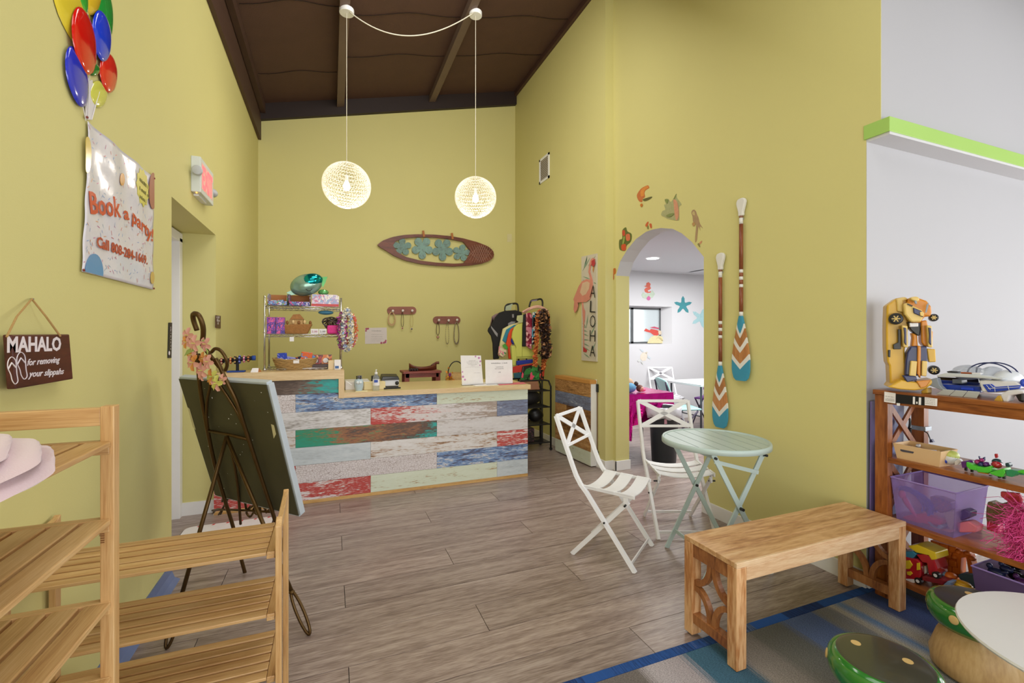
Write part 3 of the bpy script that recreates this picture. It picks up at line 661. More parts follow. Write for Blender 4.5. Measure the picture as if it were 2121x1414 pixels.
# lower counter things
def onC(px, py, Y): p = onY(px, py, Y); return p.x
ow = thing('owl_mug', 'pale blue-grey round bellied pot holding two dark pens by the hand sanitiser', 'pot', (onC(743, 790, 4.2), 4.2, ZL))
x_ = onC(743, 790, 4.2)
MB().lathe([(.026, 0), (.031, .01), (.040, .045), (.040, .075), (.034, .10), (.030, .105), (.028, .10), (.0, .06)], (x_, 4.2, ZL), 24).build('pot_body', plain('owl_glaze', '#b9ccd6', .3, .08, 8), ow, smooth=True)
for dx in (-.012, .012): MB().lathe([(.013, 0), (.012, .006), (.0, .008)], (x_ + dx, 4.2 - .036, ZL + .078), 12, Matrix.Rotation(R(90), 3, 'X')).build('embossed_disc', plain('owl_face', '#dfe6e8', .3), ow, smooth=True)
MB().lathe([(.004, 0), (.0, .009)], (x_, 4.2 - .042, ZL + .064), 8, Matrix.Rotation(R(90), 3, 'X')).build('embossed_cone', plain('owl_beak', '#c8b48a', .4), ow)
for i, dx in enumerate((-.013, .012)):
    tag(MB().tube([(x_ + dx, 4.2, ZL + .07), (x_ + dx * 1.3, 4.21, ZL + .132)], .0045, 8).build('pen', BLKP, None), ['dark pen leaning left in the pale blue pot', 'dark pen leaning right in the pale blue pot'][i], 'pen', 'pens in the pale blue pot')
x_ = onC(779, 790, 4.19)
sb = thing('sanitiser_bottle', 'clear pump bottle of hand sanitiser with blue label on the lower counter', 'bottle', (x_, 4.19, ZL))
CLR = plain('clear_plastic', '#eef3f4', .12, .01, trans=.82, ior=1.15)
MB().lathe([(.027, 0), (.029, .006), (.029, .10), (.022, .128), (.011, .138), (.011, .145)], (x_, 4.19, ZL), 20).build('bottle', CLR, sb, smooth=True)
MB().lathe([(.0295, .045), (.0295, .10)], (x_, 4.19, ZL), 20, cap=False).build('label', PAPER, sb, smooth=True)
plain('ink_blue', '#2b4fae')
boxo('label_panel', MATS['ink_blue'], (x_ - .019, 4.19 - .031, ZL + .073), (x_ + .012, 4.19 - .029, ZL + .096), sb)
MB().lathe([(.013, .142), (.013, .16), (.006, .163), (.005, .185)], (x_, 4.19, ZL), 12).tube([(x_ + .004, 4.19, ZL + .183), (x_ - .001, 4.165, ZL + .181)], .005, 6).build('pump', WPL, sb, smooth=True)
tag(boxo('paper_tray', plain('tray_white', '#dcdad8', .4), (.12, 4.30, ZL), (.33, 4.55, ZL + .075), bevel=.004), 'white desk tray behind the pale blue pot', 'tray')
tag(boxo('tissue_box', plain('cream_box', '#e0cf9f', .6), (.275, 4.24, ZL), (.46, 4.33, ZL + .07), bevel=.004), 'cream card box standing behind the sanitiser bottle', 'box')
MBt = MB().tube([(.125, 4.2, ZL + .09), (.17, 4.19, ZL + .055)], .004, 6); tag(MBt.build('stylus', WPL, None), 'short white stylus lying at the step of the counter', 'stylus')
pr_ = thing('card_terminal', 'black and white card terminal behind the hand sanitiser', 'card terminal', (.51, 4.45, ZL))
boxo('terminal_base', plain('light_grey_plastic', '#d3d6e0', .35), (.44, 4.38, ZL + .012), (.60, 4.52, ZL + .07), pr_, bevel=.006)
MB().hexa([(.435, 4.37, ZL + .07), (.605, 4.37, ZL + .07), (.605, 4.53, ZL + .07), (.435, 4.53, ZL + .07)], [(.45, 4.40, ZL + .105), (.595, 4.40, ZL + .10), (.595, 4.53, ZL + .115), (.45, 4.53, ZL + .12)]).build('terminal_lid', BLKP, pr_, bevel=.006)
MB().ell((.58, 4.368, ZL + .04), .018, .01, .018).build('button', BLKP, pr_, smooth=True)
boxo('terminal_foot', BLKP, (.445, 4.385, ZL), (.595, 4.515, ZL + .012), pr_)
tag(boxo('ink_pad', BLKP, (.35, 4.36, ZL), (.42, 4.44, ZL + .115), bevel=.01), 'small black upright gadget behind the sanitiser bottle', 'gadget')
tag(MB().tube([(onC(795, 800, 4.24), 4.24, ZL + .008), (onC(830, 799, 4.24), 4.25, ZL + .008)], .007, 8).build('marker_pen', BLKP, None), 'black marker lying flat on the lower counter', 'pen')
gl = thing('glass_jar', 'small glass jar behind the white desk tray', 'jar', (.26, 4.6, ZL))
MB().lathe([(.025, 0), (.028, .06), (.02, .075), (.022, .10), (.02, .10), (.0, .03)], (.26, 4.62, ZL), 16).build('jar_glass', plain('dark_glass', '#6b6a74', .15), gl, smooth=True)
# signs in acrylic
def scrib(p0, p1, h, nrm, mat, parent, name='printed_line', lift=.001):
    """a line of print too small to read: a row of uneven little strokes"""
    p0, p1, nrm = Vector(p0), Vector(p1), Vector(nrm); xd = (p1 - p0); L_ = xd.length; xd.normalize(); up = nrm.cross(xd).normalized()
    mb = MB(); u = 0
    while u < L_:
        w_ = h * random.uniform(.25, .7)
        if random.random() > .14:
            q = p0 + xd * u + nrm * lift; hh = h * random.choice((.7, .75, 1.0))
            mb.add([q, q + xd * w_ * .5, q + xd * w_ * .5 + up * hh, q + up * hh], [(0, 1, 2, 3)])
        u += w_
    return tag(mb.build(name, mat, parent), kind='stuff')
def sign(name, label, pxs, Y, lines, edge=None):
    P = [onY(x, y, Y) for x, y in pxs]; P[0].z = P[1].z = ZL + .004
    t = thing(name, label, 'sign', ((P[0].x + P[1].x) / 2, Y, ZL))
    MB().prism(P, (0, .004, 0)).build('sheet', PAPER, t)
    MB().box(P[0].x, Y - .03, ZL, P[1].x, Y + .04, ZL + .004).build('acrylic_foot', CLR, t)
    W_ = P[1].x - P[0].x; x0 = P[0].x; zt = max(p.z for p in P)
    for a, b, dz, h in lines:
        scrib((x0 + W_ * a, Y, zt - dz), (x0 + W_ * b, Y, zt - dz), h, (0, -1, 0), INK, t)
    return t
s1_ = sign('counter_sign', 'taller white sign with lilac floral corner on the lower counter', [(957, 791), (1001, 791), (996, 736), (954, 736)], 4.30,
     [(.32, .62, .056, .005), (.2, .75, .068, .003), (.22, .78, .080, .003), (.3, .72, .092, .004), (.4, .62, .106, .004), (.15, .85, .118, .002), (.55, .85, .175, .003)])
for (x, y, s_) in ((992, 741, .012), (995, 748, .010), (985, 738, .009), (994, 756, .007), (959, 780, .012), (963, 786, .010), (958, 770, .008)):
    p = onY(x, y, 4.2995); MB().lathe([(s_, 0), (s_ * .3, .001)], p, 8, Matrix.Rotation(R(90), 3, 'X')).build('floral_print', plain('lilac_ink', '#c98fc0', .6), s1_)
sign('counter_sign', 'wide white printed price sign at the right end of the lower counter', [(1006, 791), (1062, 791), (1061, 745), (1005, 745)], 4.27,
     [(.2, .8, .040, .010), (.36, .64, .077, .007), (.33, .67, .094, .007), (.46, .54, .131, .009)])
def sheet(name, label, pts, z, mat, cat='paper', group=None):
    return tag(MB().prism([(x, y, z) for x, y in pts], (0, 0, .003)).build(name, mat, None), label, cat, group)
def cpx(pl, z): return [(fl(x, y, z).x, fl(x, y, z).y) for x, y in pl]
sheet('paper_sheet', 'white sheet of paper lying in front of the counter signs', cpx([(985, 799), (1033, 797), (1010, 791), (968, 793)], ZL + .003), ZL + .001, PAPER)
sheet('pink_folder', 'pink and red folder lying at the right end of the lower counter', cpx([(1034, 797), (1090, 794), (1084, 791), (1028, 793)], ZL + .004), ZL + .001, plain('pink_folder', '#d86a7a', .5), 'folder')
tag(boxo('notepad', plain('note_cream', '#e8e0b8', .6), (.20, 4.155, ZL), (.30, 4.20, ZL + .004)), 'cream notepad lying in front of the pale blue pot', 'notepad')
# behind the counter: little red bench with carved bowls
rb = thing('red_step_stool', 'small dark red wooden stool seen behind the lower counter', 'stool', (1.05, 5.2, 0))
RED = streak('red_wood', ['#6d2f2a', '#8f443c', '#a55a4e'], (1.2, 9, 9), 3, .5, tint=.03)
a, b = onY(832, 775, 5.2).x, onY(910, 773, 5.2).x; zt = onY(870, 767, 5.2).z
boxo('stool_top', RED, (a, 5.08, zt - .025), (b, 5.36, zt), rb, bevel=.003)
boxo('apron', RED, (a + .03, 5.10, zt - .07), (b - .03, 5.12, zt - .025), rb)
for x in (a + .02, b - .06):
    for y in (5.10, 5.30):
        MB().hexa([(x - .01, y, .0), (x + .05, y, .0), (x + .05, y + .03, .0), (x - .01, y + .03, .0)], [(x + .0, y, zt - .025), (x + .05, y, zt - .025), (x + .05, y + .03, zt - .025), (x, y + .03, zt - .025)]).build('leg', RED, rb, bevel=.002)
bw = thing('carved_leaf_bowl', 'long dark carved boat-shaped bowl on the small red stool', 'bowl', (1.06, 5.2, zt))
xa, xb = onY(848, 760, 5.2).x, onY(904, 760, 5.2).x; L_ = xb - xa
mb = MB(); prof = []
for i in range(17):
    u = i / 16; w_ = .065 * math.sin(PI * min(1, u * 1.02 + .04)) ** .7; h_ = .035 + .035 * (2 * u - 1) ** 2
    prof.append([(xa + L_ * u, 5.2 + w_ * math.cos(q) * 1.0, zt + .002 + h_ * (1 - math.sin(q)) + (.012 * (2 * u - 1) ** 4)) for q in [PI * k / 8 for k in range(9)]])
mb.v = [Vector(p) for r_ in prof for p in r_]; mb.f = [[i * 9 + k, i * 9 + k + 1, (i + 1) * 9 + k + 1, (i + 1) * 9 + k] for i in range(16) for k in range(8)]; mb.m = [0] * len(mb.f)
mb.build('bowl_shell', DWOOD, bw, smooth=True, solid=.008)
MB().tube(spline([(xb - .06, 5.2, zt + .05), (xb - .01, 5.2, zt + .08), (xb + .03, 5.19, zt + .085)], 5), [.012] * 6 + [.016] * 5, 8).build('carved_handle', DWOOD, bw, smooth=True)
gp = thing('beaded_cluster', 'cluster of dark glossy beads lying beside the carved bowl', 'ornament', (xa, 5.13, zt))
for i in range(14): MB().ell((xa - .01 + (i % 7) * .014, 5.11 + .012 * (i % 2), zt + .012 + .012 * (i // 7)), .011, .011, .011, 9, 6).build('bead', plain('bead_dark', '#2c1c1a', .25), gp, smooth=True)
# round hoop basket with orange flowers
hx, hy = onY(945, 770, 5.0).x, 5.0; hz = .62
hbk = thing('flower_basket', 'round wicker basket with black hoop handle and orange flowers behind the counter signs', 'basket', (hx, hy, hz))
MB().lathe([(.075, 0), (.11, .03), (.125, .10), (.115, .20), (.11, .20), (.10, .03), (.0, .01)], (hx, hy, hz + .09), 24).build('wicker_bowl', WKR, hbk, smooth=True)
MB().tube([(hx + .095 * math.cos(a), hy, hz + .28 + .14 * math.sin(a)) for a in [PI * i / 16 for i in range(17)]], .006, 8).build('hoop_handle', BLKP, hbk, smooth=True)
fm = MB()
for i in range(130):
    p = Vector((hx - .10 + random.gauss(0, .025), hy - .09 + random.gauss(0, .02), hz + .20 + random.gauss(0, .055))); fm.cur = random.choice((0, 0, 0, 1, 2))
    d = Vector((random.gauss(0, 1), random.gauss(0, 1), random.gauss(0, 1))).normalized(); e = d.orthogonal().normalized(); s_ = .02
    fm.add([p - d * s_, p + e * s_ * .7, p + d * s_, p - e * s_ * .7], [(0, 1, 2, 3)])
fm.build('flower_garland', [petal('or', '#d98a2a'), petal('ye', '#e0b040'), petal('pu', '#7a2a7a')], hbk); tag([x for x in bpy.data.objects if x.name.startswith('flower_garland')][0], kind='stuff')
bt = thing('back_table', 'low wooden table behind the counter carrying the flower basket', 'table', (1.5, 5.05, 0))
boxo('table_top', RED, (hx - .18, 4.88, .66), (hx + .25, 5.12 + .05, .69), bt); [boxo('leg', RED, (x, y, 0), (x + .03, y + .03, .66), bt) for x in (hx - .17, hx + .21) for y in (4.89, 5.13)]
hbk.location.z = .69 ; 

# ================================================================ LEFT WALL
wl = lambda px, py, d=.004: onX(px, py, XL + d)
NX = Vector((1, 0, 0))
# balloons printed as a glossy padded cut-out
bw_ = thing('balloon_cutout', 'bunch of glossy coloured balloons in relief fixed high on the left wall', 'wall decoration', (XL, 2.15, 2.2))
def balloon(cx, cy, w_, h_, ang, col, dep, nm, lift=.004):
    c = wl(cx, cy, lift); a = wl(cx + w_ * math.cos(ang), cy + w_ * math.sin(ang), lift) - c; b = wl(cx - h_ * math.sin(ang), cy + h_ * math.cos(ang), lift) - c
    mb = MB(); n, k = 28, 6; vs = []
    for j in range(k + 1):
        f_ = math.cos(PI / 2 * j / k); q = math.sin(PI / 2 * j / k)
        for i in range(n):
            t = 2 * PI * i / n; tp = 1 - .12 * max(0, math.sin(t)) * abs(math.cos(t))
            vs.append(c + a * math.cos(t) * f_ * tp + b * math.sin(t) * f_ + NX * dep * q)
    fs = [(j * n + i, j * n + (i + 1) % n, (j + 1) * n + (i + 1) % n, (j + 1) * n + i) for j in range(k) for i in range(n)]
    return mb.add(vs, fs).build('balloon', plain('balloon_' + nm, col, .12, .02, 3, coat=.6), bw_, smooth=True)
balloon(152, 18, 30, 95, -.32, '#e6cf3a', .012, 'yellow', .003)
balloon(216, 22, 17, 62, -.12, '#1f9a3c', .012, 'green', .003)
balloon(168, -5, 12, 40, -.15, '#3fae3a', .012, 'lime', .005)
balloon(192, -8, 17, 40, .05, '#e3bd2e', .012, 'gold', .006)
balloon(204, 195, 18, 28, -.05, '#d2d25a', .010, 'pale_yellow', .003)
balloon(196, 145, 10, 13, .2, '#1f7a2c', .010, 'dark_green', .004)
balloon(225, 151, 17, 42, -.08, '#d8291c', .013, 'red_small', .010)
balloon(160, 160, 20, 63, -.20, '#2a35c0', .013, 'blue_dark', .010)
balloon(211, 75, 18, 53, -.10, '#1a40d6', .014, 'blue', .016)
balloon(175, 86, 22, 70, -.16, '#d3160f', .014, 'red', .018)
for i, (a, b) in enumerate((((172, 222), (178, 250)), ((185, 157), (183, 248)), ((206, 190), (190, 248)), ((183, 162), (178, 246)))):
    pa, pb = wl(*a, .012), wl(*b, .008); MB().tube([pa, pb], .0016, 5).build('ribbon', plain('ribbon_white', '#ddd8d8', .4), bw_)
MB().prism([wl(*p, .004) for p in ((176, 170), (190, 165), (198, 210), (188, 248), (176, 246))], (.002, 0, 0)).build('ribbon', MATS['ribbon_white'], bw_)
# poster
P = [wl(180, 250, .006), wl(316, 367, .006), wl(317, 600, .006), wl(167, 562, .006)]
po = thing('party_poster', 'white confetti poster reading Book a party with a phone number, hung on the left wall', 'poster', (XL, 2.45, 1.63))
def pofn(u, v, e=0):
    a = P[3].lerp(P[2], u); b = P[0].lerp(P[1], u); q = a.lerp(b, v)
    return q + NX * (.003 + e + .0025 * math.sin(u * 17 + v * 3) * (0.4 + v) + .0015 * math.sin(v * 23 + u * 5))
POM = plain('poster_film', '#dedbe2', .16, .03, 3, .25, 30)
MB().grid(lambda u, v: pofn(u, v), 40, 40).build('poster_sheet', POM, po, smooth=True, solid=.001)
def po_at(px, py, e=.0065):
    p = wl(px, py, .006); return p + NX * e
cf = [plain('confetti_%d' % i, c_, .4) for i, c_ in enumerate(('#d76a6a', '#7fa3d8', '#c86fa0', '#9fb0c8', '#e0a070'))]
mb = MB()
for i in range(230):
    u, v = random.random(), random.uniform(.04, .99); q = pofn(u, v, .0015); t = random.uniform(0, PI); mb.cur = random.choice((0, 1, 2, 3, 3, 4))
    d = Vector((0, math.cos(t), math.sin(t))); e = Vector((0, -math.sin(t), math.cos(t)))
    a_, b_ = random.uniform(.005, .011), .0013
    mb.add([q - d * a_ - e * b_, q + d * a_ - e * b_, q + d * a_ + e * b_, q - d * a_ + e * b_], [(0, 1, 2, 3)])
tag(mb.build('printed_confetti', cf, po), kind='stuff')
OR = plain('poster_orange', '#c8451c', .35)
def word(s, a, b, h, mat=None, bold=.022):
    return txt(s, po_at(*a), po_at(*b), h, NX, mat or OR, po, bold=bold, depth=.0006, lift=.0005)
word('Book', (183, 441), (247, 449), .080); word('a', (253, 453), (264, 455), .055); word('party!', (270, 458), (313, 500), .062)
word('Call 808-284-1669.', (196, 510), (302, 547), .040, plain('poster_rust', '#b5432c', .35), .03)
# starburst
sbp = []
for i in range(22):
    a = 2 * PI * i / 22; r_ = 1 if i % 2 else .84; sbp.append(po_at(291 + 13.5 * r_ * math.cos(a), 388 + 40 * r_ * math.sin(a) + .75 * 13.5 * r_ * math.cos(a), .008))
MB().prism(sbp, (.0008, 0, 0)).build('starburst', plain('starburst_yellow', '#cfc653', .4), po)
for (a, b) in (((284, 374), (302, 392)), ((284, 392), (303, 409)), ((284, 409), (298, 421))):
    scrib(po_at(*a, .009), po_at(*b, .009), .018, NX, plain('olive_ink', '#5d5a25', .6), po, lift=.001)
def pobal(cx, cy, w_, h_, col, nm, y0, y1, clip=None):
    pts = []
    for i in range(26):
        a = 2 * PI * i / 26; x, y = cx + w_ * math.cos(a), cy + h_ * math.sin(a)
        if clip: x, y = clip(x, y)
        pts.append(po_at(x, y, .0072))
    MB().prism(pts, (.0008, 0, 0)).build('printed_balloon', plain('pb_' + nm, col, .2, .05, 4), po)
bot = lambda x: 562 + (x - 167) * .253
pobal(190, 565, 19, 40, '#5f93c4', 'blue', 0, 0, lambda x, y: (max(x, 168), min(y, bot(x) - 1)))
pobal(313, 395, 8, 38, '#a8645c', 'red', 0, 0, lambda x, y: (min(x, 316.0), y))
pobal(176, 320, 8, 38, '#cdb24a', 'yellow', 0, 0, lambda x, y: (max(x, 172), y))
pobal(249, 371, 5, 13, '#c98f45', 'or', 0, 0); pobal(312, 575, 4, 13, '#d2b060', 'y2', 0, 0)
for p in ((175, 242), (316, 369), (315, 597), (168, 559)): MB().ell(po_at(*p, .008), .004, .005, .005, 8, 6).build('pin', plain('pin_red', '#7a2a20', .4), po)
# MAHALO sign
mh = thing('hanging_wood_sign', 'small dark wooden sign reading Mahalo for removing your slippahs, hung on twine', 'sign', (XL, 1.8, 1.25))
MP = [wl(4.5, 693, .02), wl(128, 692, .02), wl(136, 785, .02), wl(13, 806, .02)]
MB().prism(MP, (.02, 0, 0)).build('sign_board', streak('mahogany_board', ['#3a1712', '#4f2019', '#5f2a20'], (9, 1.2, 9), 2.5, .4, tint=.02), mh, bevel=.003)
m_at = lambda px, py: wl(px, py, .0405)
WI = plain('white_ink', '#e6dce0', .6)
MB().tube([wl(14, 697, .043), wl(35, 655, .03), wl(66, 619, .012), wl(95, 655, .03), wl(125, 696, .043)], .0028, 6).build('twine', plain('jute_twine', '#b08c55', .8, .2, 200), mh)
MB().ell(wl(66, 619, .008), .006, .003, .003, 8, 6).build('nail', STEEL, mh)
txt('MAHALO', m_at(14.5, 729), m_at(126, 725), .042, NX, WI, mh, bold=.03, depth=.0008, lift=0)
txt('for removing', m_at(56, 757), m_at(124, 750), .019, NX, WI, mh, bold=.012, depth=.0008, lift=0, shear=.35)
txt('your slippahs', m_at(58, 781), m_at(132, 774), .019, NX, WI, mh, bold=.012, depth=.0008, lift=0, shear=.35)
for (cx_, cy_, sx_) in ((26, 767, 1), (45, 757, 1)):
    out_ = [(cx_ - 9, cy_ - 20), (cx_ - 2, cy_ - 28), (cx_ + 6, cy_ - 21), (cx_ + 8, cy_ - 5), (cx_ + 9, cy_ + 8), (cx_ + 11, cy_ + 22), (cx_ + 5, cy_ + 28), (cx_ - 1, cy_ + 20), (cx_ - 4, cy_ + 8), (cx_ - 10, cy_ - 6)]
    MB().tube([m_at(*p) + NX * .0004 for p in spline([Vector((x, y, 0)) for x, y in out_], 5, True)] if False else [m_at(v.x, v.y) for v in spline([Vector((x, y, 0)) for x, y in out_], 5, True)], .0012, 5, True).build('slipper_outline', WI, mh)
    MB().tube([m_at(cx_ - 9, cy_ - 3), m_at(cx_ - 2, cy_ - 16), m_at(cx_ + 7, cy_ - 6)], .0018, 5).build('slipper_strap', WI, mh)
# EXIT sign with two lamps
ex = thing('exit_sign', 'white emergency exit sign with red letters and two lamp heads above the door recess', 'exit sign', (XL, 3.7, 2.4))
EP = [(XL + .055, 3.535, 2.345), (XL + .055, 3.885, 2.345), (XL + .055, 3.885, 2.57), (XL + .055, 3.535, 2.57)]
MB().box(XL, 3.535, 2.345, XL + .055, 3.885, 2.58).build('housing', plain('exit_white', '#d6dbd8', .35), ex, bevel=.004)
MB().box(XL, 3.60, 2.335, XL + .03, 3.80, 2.346).build('battery_base', WPL, ex)
REDG = glow('exit_red_letters', '#ff5a60', 1.6)
MB().box(XL + .0551, 3.56, 2.375, XL + .0556, 3.86, 2.55).build('face_panel', plain('exit_face', '#f0c4bd', .4), ex)
txt('EXIT', (XL + .056, 3.575, 2.39), (XL + .056, 3.85, 2.39), .145, NX, REDG, ex, bold=.03, depth=.001, lift=0)
for y, s_ in ((3.53, -1), (3.89, 1)):
    c_ = Vector((XL + .045, y + s_ * .012, 2.475 if s_ < 0 else 2.45)); Mx = Matrix.Rotation(R(90 if s_ < 0 else -90), 3, 'X')
    MB().lathe([(.012, -.03), (.022, -.015), (.030, .01), (.030, .03), (.026, .032)], c_, 18, Mx).build('lamp_head', plain('lamp_grey', '#b9bcc0', .4), ex, smooth=True)
    MB().lathe([(.025, .026), (.02, .031)], c_, 18, Mx).build('lamp_lens', plain('lamp_lens', '#8a8078', .2, .3, 90), ex)
MB().ell((XL + .03, 3.545, 2.341), .005, .005, .004).build('indicator', glow('indicator_orange', '#ff8a3a', 6), ex)
# small wall signs
v1 = thing('narrow_sign', 'tall narrow black sign with white lettering beside the door recess', 'sign', (XL, 3.1, 1.27))
MB().prism([wl(*p, .002) for p in ((349, 668), (355, 668), (353.5, 741), (347, 741))], (.004, 0, 0)).build('sign_plate', BLKP, v1)
for i, (a, b) in enumerate(((676, 686), (689, 698), (702, 710), (714, 724))):
    scrib(wl(352.8, a, .007), wl(352.2, b, .007), .012, NX, WI, v1)
MB().lathe([(.012, 0), (.012, .001)], wl(350.5, 731, .006), 14, Matrix.Rotation(R(90), 3, 'Y')).build('emblem', WI, v1)
v2 = thing('small_brown_sign', 'small dark brown plaque with white lettering on the wall past the door recess', 'sign', (XL, 4.3, 1.46))
MB().prism([wl(*p, .002) for p in ((446, 652.5), (456, 654), (455.7, 680), (445.8, 678.5))], (.005, 0, 0)).build('sign_plate', plain('plaque_brown', '#4a1a17', .4), v2)
for a in (659, 665.5): scrib(wl(448, a, .008), wl(454.5, a + .6, .008), .022, NX, WI, v2)
scrib(wl(450, 671.5, .008), wl(452.3, 672, .008), .024, NX, WI, v2)

# ================================================================ BAMBOO RACKS
def post(x, y, z1, p, z0=0, w_=.024, d_=.036, mat=None): return boxo('post', mat or BAMZ, (x - w_ / 2, y - d_ / 2, z0), (x + w_ / 2, y + d_ / 2, z1), p, bevel=.002)
sa = thing('bamboo_shoe_rack', 'tall bamboo slatted rack at the left edge with a pink blanket on its upper tier', 'shoe rack', (-.65, .95, 0))
AX0, AX1, AY0, AY1, AZ = -.80, -.478, .42, 1.33, 1.238
for x in (AX0, AX1):
    for y in (AY0, AY1): post(x, y, AZ, sa, w_=.026, d_=.030)
for y in (AY0, AY1): boxo('top_rail', BAMX, (AX0, y - .012, AZ - .045), (AX1 - .013, y + .012, AZ - .004), sa, bevel=.002)
TZ = (1.157, .978, .788, .615, .43, .25, .08)
for z in TZ:
    for y in (AY0 + .006, AY1 - .006): boxo('end_rail', BAMX, (AX0, y - .014, z - .03), (AX1 + .006, y + .010, z + .001), sa, bevel=.002)
    n = 6; w_ = .0475; g = ((AX1 + .008 - AX0) - n * w_) / (n - 1)
    for i in range(n):
        x = AX0 + i * (w_ + g); boxo('slat', BAMY, (x, AY0 + .02, z - .013), (x + w_, AY1 - .016, z), sa, bevel=.0025)
scrib(Vector((AX1 - .004, AY1 - .0152, .925)), Vector((AX1 - .004, AY1 - .0152, .972)), .010, (0, -1, 0), plain('burnt_brand', '#7a4a20', .7), sa, name='burnt_mark')
pb = thing('pink_blanket', 'pale pink plush blanket folded over the upper tier of the tall bamboo rack', 'blanket', (-.6, .85, 1.16))
BLM = plain('pink_plush', '#dcc0c6', .9, .04, 8, .3, 300, sheen=.5)
def fold(x0, x1, y0, y1, z0, h, k, ph):
    vs = []; n, m = 22, 22
    for side in (1, -1):
        for j in range(m + 1):
            for i in range(n + 1):
                u, v = i / n * 2 - 1, j / m * 2 - 1
                r_ = max(0, 1 - max(abs(u), abs(v)) ** 4) ** .5; du, dv = u * (1 - .42 * v ** 4) , v * (1 - .42 * u ** 4)
                x = (x0 + x1) / 2 + (x1 - x0) / 2 * du; y = (y0 + y1) / 2 + (y1 - y0) / 2 * dv
                z = z0 + h / 2 + side * h / 2 * r_ + .006 * math.sin(k * .6 * v + ph + u * 3) * r_
                vs.append((x, y, z))
    fs = []
    for s_ in (0, 1):
        b0 = s_ * (n + 1) * (m + 1)
        for j in range(m):
            for i in range(n):
                q = [b0 + j * (n + 1) + i, b0 + j * (n + 1) + i + 1, b0 + (j + 1) * (n + 1) + i + 1, b0 + (j + 1) * (n + 1) + i]
                fs.append(q if s_ == 0 else q[::-1])
    return MB().add(vs, fs)
fold(-.80, -.42, .48, 1.24, 1.158, .028, 9, 0).build('folded_layer', BLM, pb, smooth=True)
fold(-.80, -.43, .46, 1.22, 1.180, .026, 12, 2).build('folded_layer', BLM, pb, smooth=True)
fold(-.80, -.45, .42, 1.17, 1.200, .026, 8, 4).build('folded_layer', BLM, pb, smooth=True)
sb_ = thing('bamboo_shoe_rack', 'low bamboo slatted rack standing crosswise in front of the metal easel', 'shoe rack', (-.47, 1.5, 0))
BX0, BX1, BY0, BY1, BZ = -.83, -.158, 1.665, 1.915, .815
for x in (BX0, BX1):
    for y in (BY0, BY1):
        za, zb = (BZ - .035, BZ - .012) if y == BY0 else (BZ - .018, BZ)
        MB().hexa([(x - .009, y - .016, 0), (x + .009, y - .016, 0), (x + .009, y + .016, 0), (x - .009, y + .016, 0)], [(x - .009, y - .016, za), (x + .009, y - .016, za), (x + .009, y + .016, zb), (x - .009, y + .016, zb)]).build('post', BAMZ, sb_, bevel=.002)
    MB().bar((x, BY0, BZ - .045), (x, BY1, BZ - .022), .03, .016).build('end_rail', BAMY, sb_, bevel=.002)
for z in (.698, .496, .293, .09):
    for x in (BX0 + .02, BX1 - .024): boxo('end_rail', BAMY, (x - .012, BY0 + .0, z - .024), (x + .012, BY1, z - .0115), sb_, bevel=.002)
    n = 6; w_ = .0355; g = ((BY1 - BY0 + .01) - n * w_) / (n - 1)
    for i in range(n):
        y = BY0 - .005 + i * (w_ + g); boxo('slat', BAMX, (BX0 + .012, y, z - .011), (BX1 - .036, y + w_, z), sb_, bevel=.0025)
    boxo('end_slat', BAMY, (BX1 - .035, BY0 - .004, z - .011), (BX1 - .011, BY1 - .016, z), sb_, bevel=.002)
# floor mat in the recess
mt = thing('floor_mat', 'white floor mat with black rim and red dashes lying in the door recess', 'mat', (-.7, 3.6, 0))
mx0, mx1, my0, my1 = -.98, -.40, 3.29, 3.93
def rrect(x0, x1, y0, y1, r_, z, n=6):
    out_ = []
    for cx_, cy_, a0 in ((x1 - r_, y1 - r_, 0), (x0 + r_, y1 - r_, 90), (x0 + r_, y0 + r_, 180), (x1 - r_, y0 + r_, 270)):
        for k in range(n + 1): a = R(a0 + 90 * k / n); out_.append(Vector((cx_ + r_ * math.cos(a), cy_ + r_ * math.sin(a), z)))
    return out_
MB().prism(rrect(mx0, mx1, my0, my1, .06, 0), (0, 0, .008)).build('black_rim', BLKP, mt)
MB().prism(rrect(mx0 + .008, mx1 - .008, my0 + .008, my1 - .008, .055, .008), (0, 0, .006)).build('mat_face', plain('mat_white', '#e6e2e0', .4), mt)
RD = plain('mat_red', '#d12a2a', .4)
for k in range(6):
    for y in (my0 + .012, my1 - .03):
        x = mx0 + .08 + k * .09; MB().prism([(x, y, .014), (x + .016, y, .014), (x + .022, y + .018, .014), (x + .006, y + .018, .014)], (0, 0, .001)).build('red_dash', RD, mt)

# ================================================================ EASEL WITH BOARD
TLb, TRb, BRb, BLb = Vector((-.725, 2.8, 1.177)), Vector((-.281, 2.4, 1.169)), Vector((-.156, 2.6, .465)), Vector((-.605, 3.0, .500))
nb = (TRb - TLb).cross(BLb - TLb).normalized()
if nb.y < 0: nb = -nb   # away from the camera, the picture side
ep = lambda px, py, off=0.0: onP(px, py, TLb - nb * .02, nb) - nb * off
ea = thing('metal_easel', 'scrolled bronze metal easel seen from behind holding a dark backed picture', 'easel', (-.43, 2.6, 0))
def et(name, pts, r=.009, parent=None, sp=6, off=0.0, closed=False, rr=None):
    P_ = [p if isinstance(p, Vector) else ep(p[0], p[1], off) for p in pts]
    P_ = spline(P_, sp, closed) if sp else P_
    return MB().tube(P_, r, 8, closed).build(name, BRONZE, parent or ea, smooth=True)
FLf, FRf = fl(345, 1345, .0), fl(641, 1316, .0)
up1 = [(412, 735), (411, 742), (414, 800), (426, 871), (444, 959), (461, 1020), (482, 1088), (499, 1155), (512, 1203)]
up2 = [(446, 742), (455, 758), (467, 785), (489, 830), (509, 891), (539, 983), (570, 1078), (592, 1150)]
et('upright', up1, .010); et('upright', up2, .010)
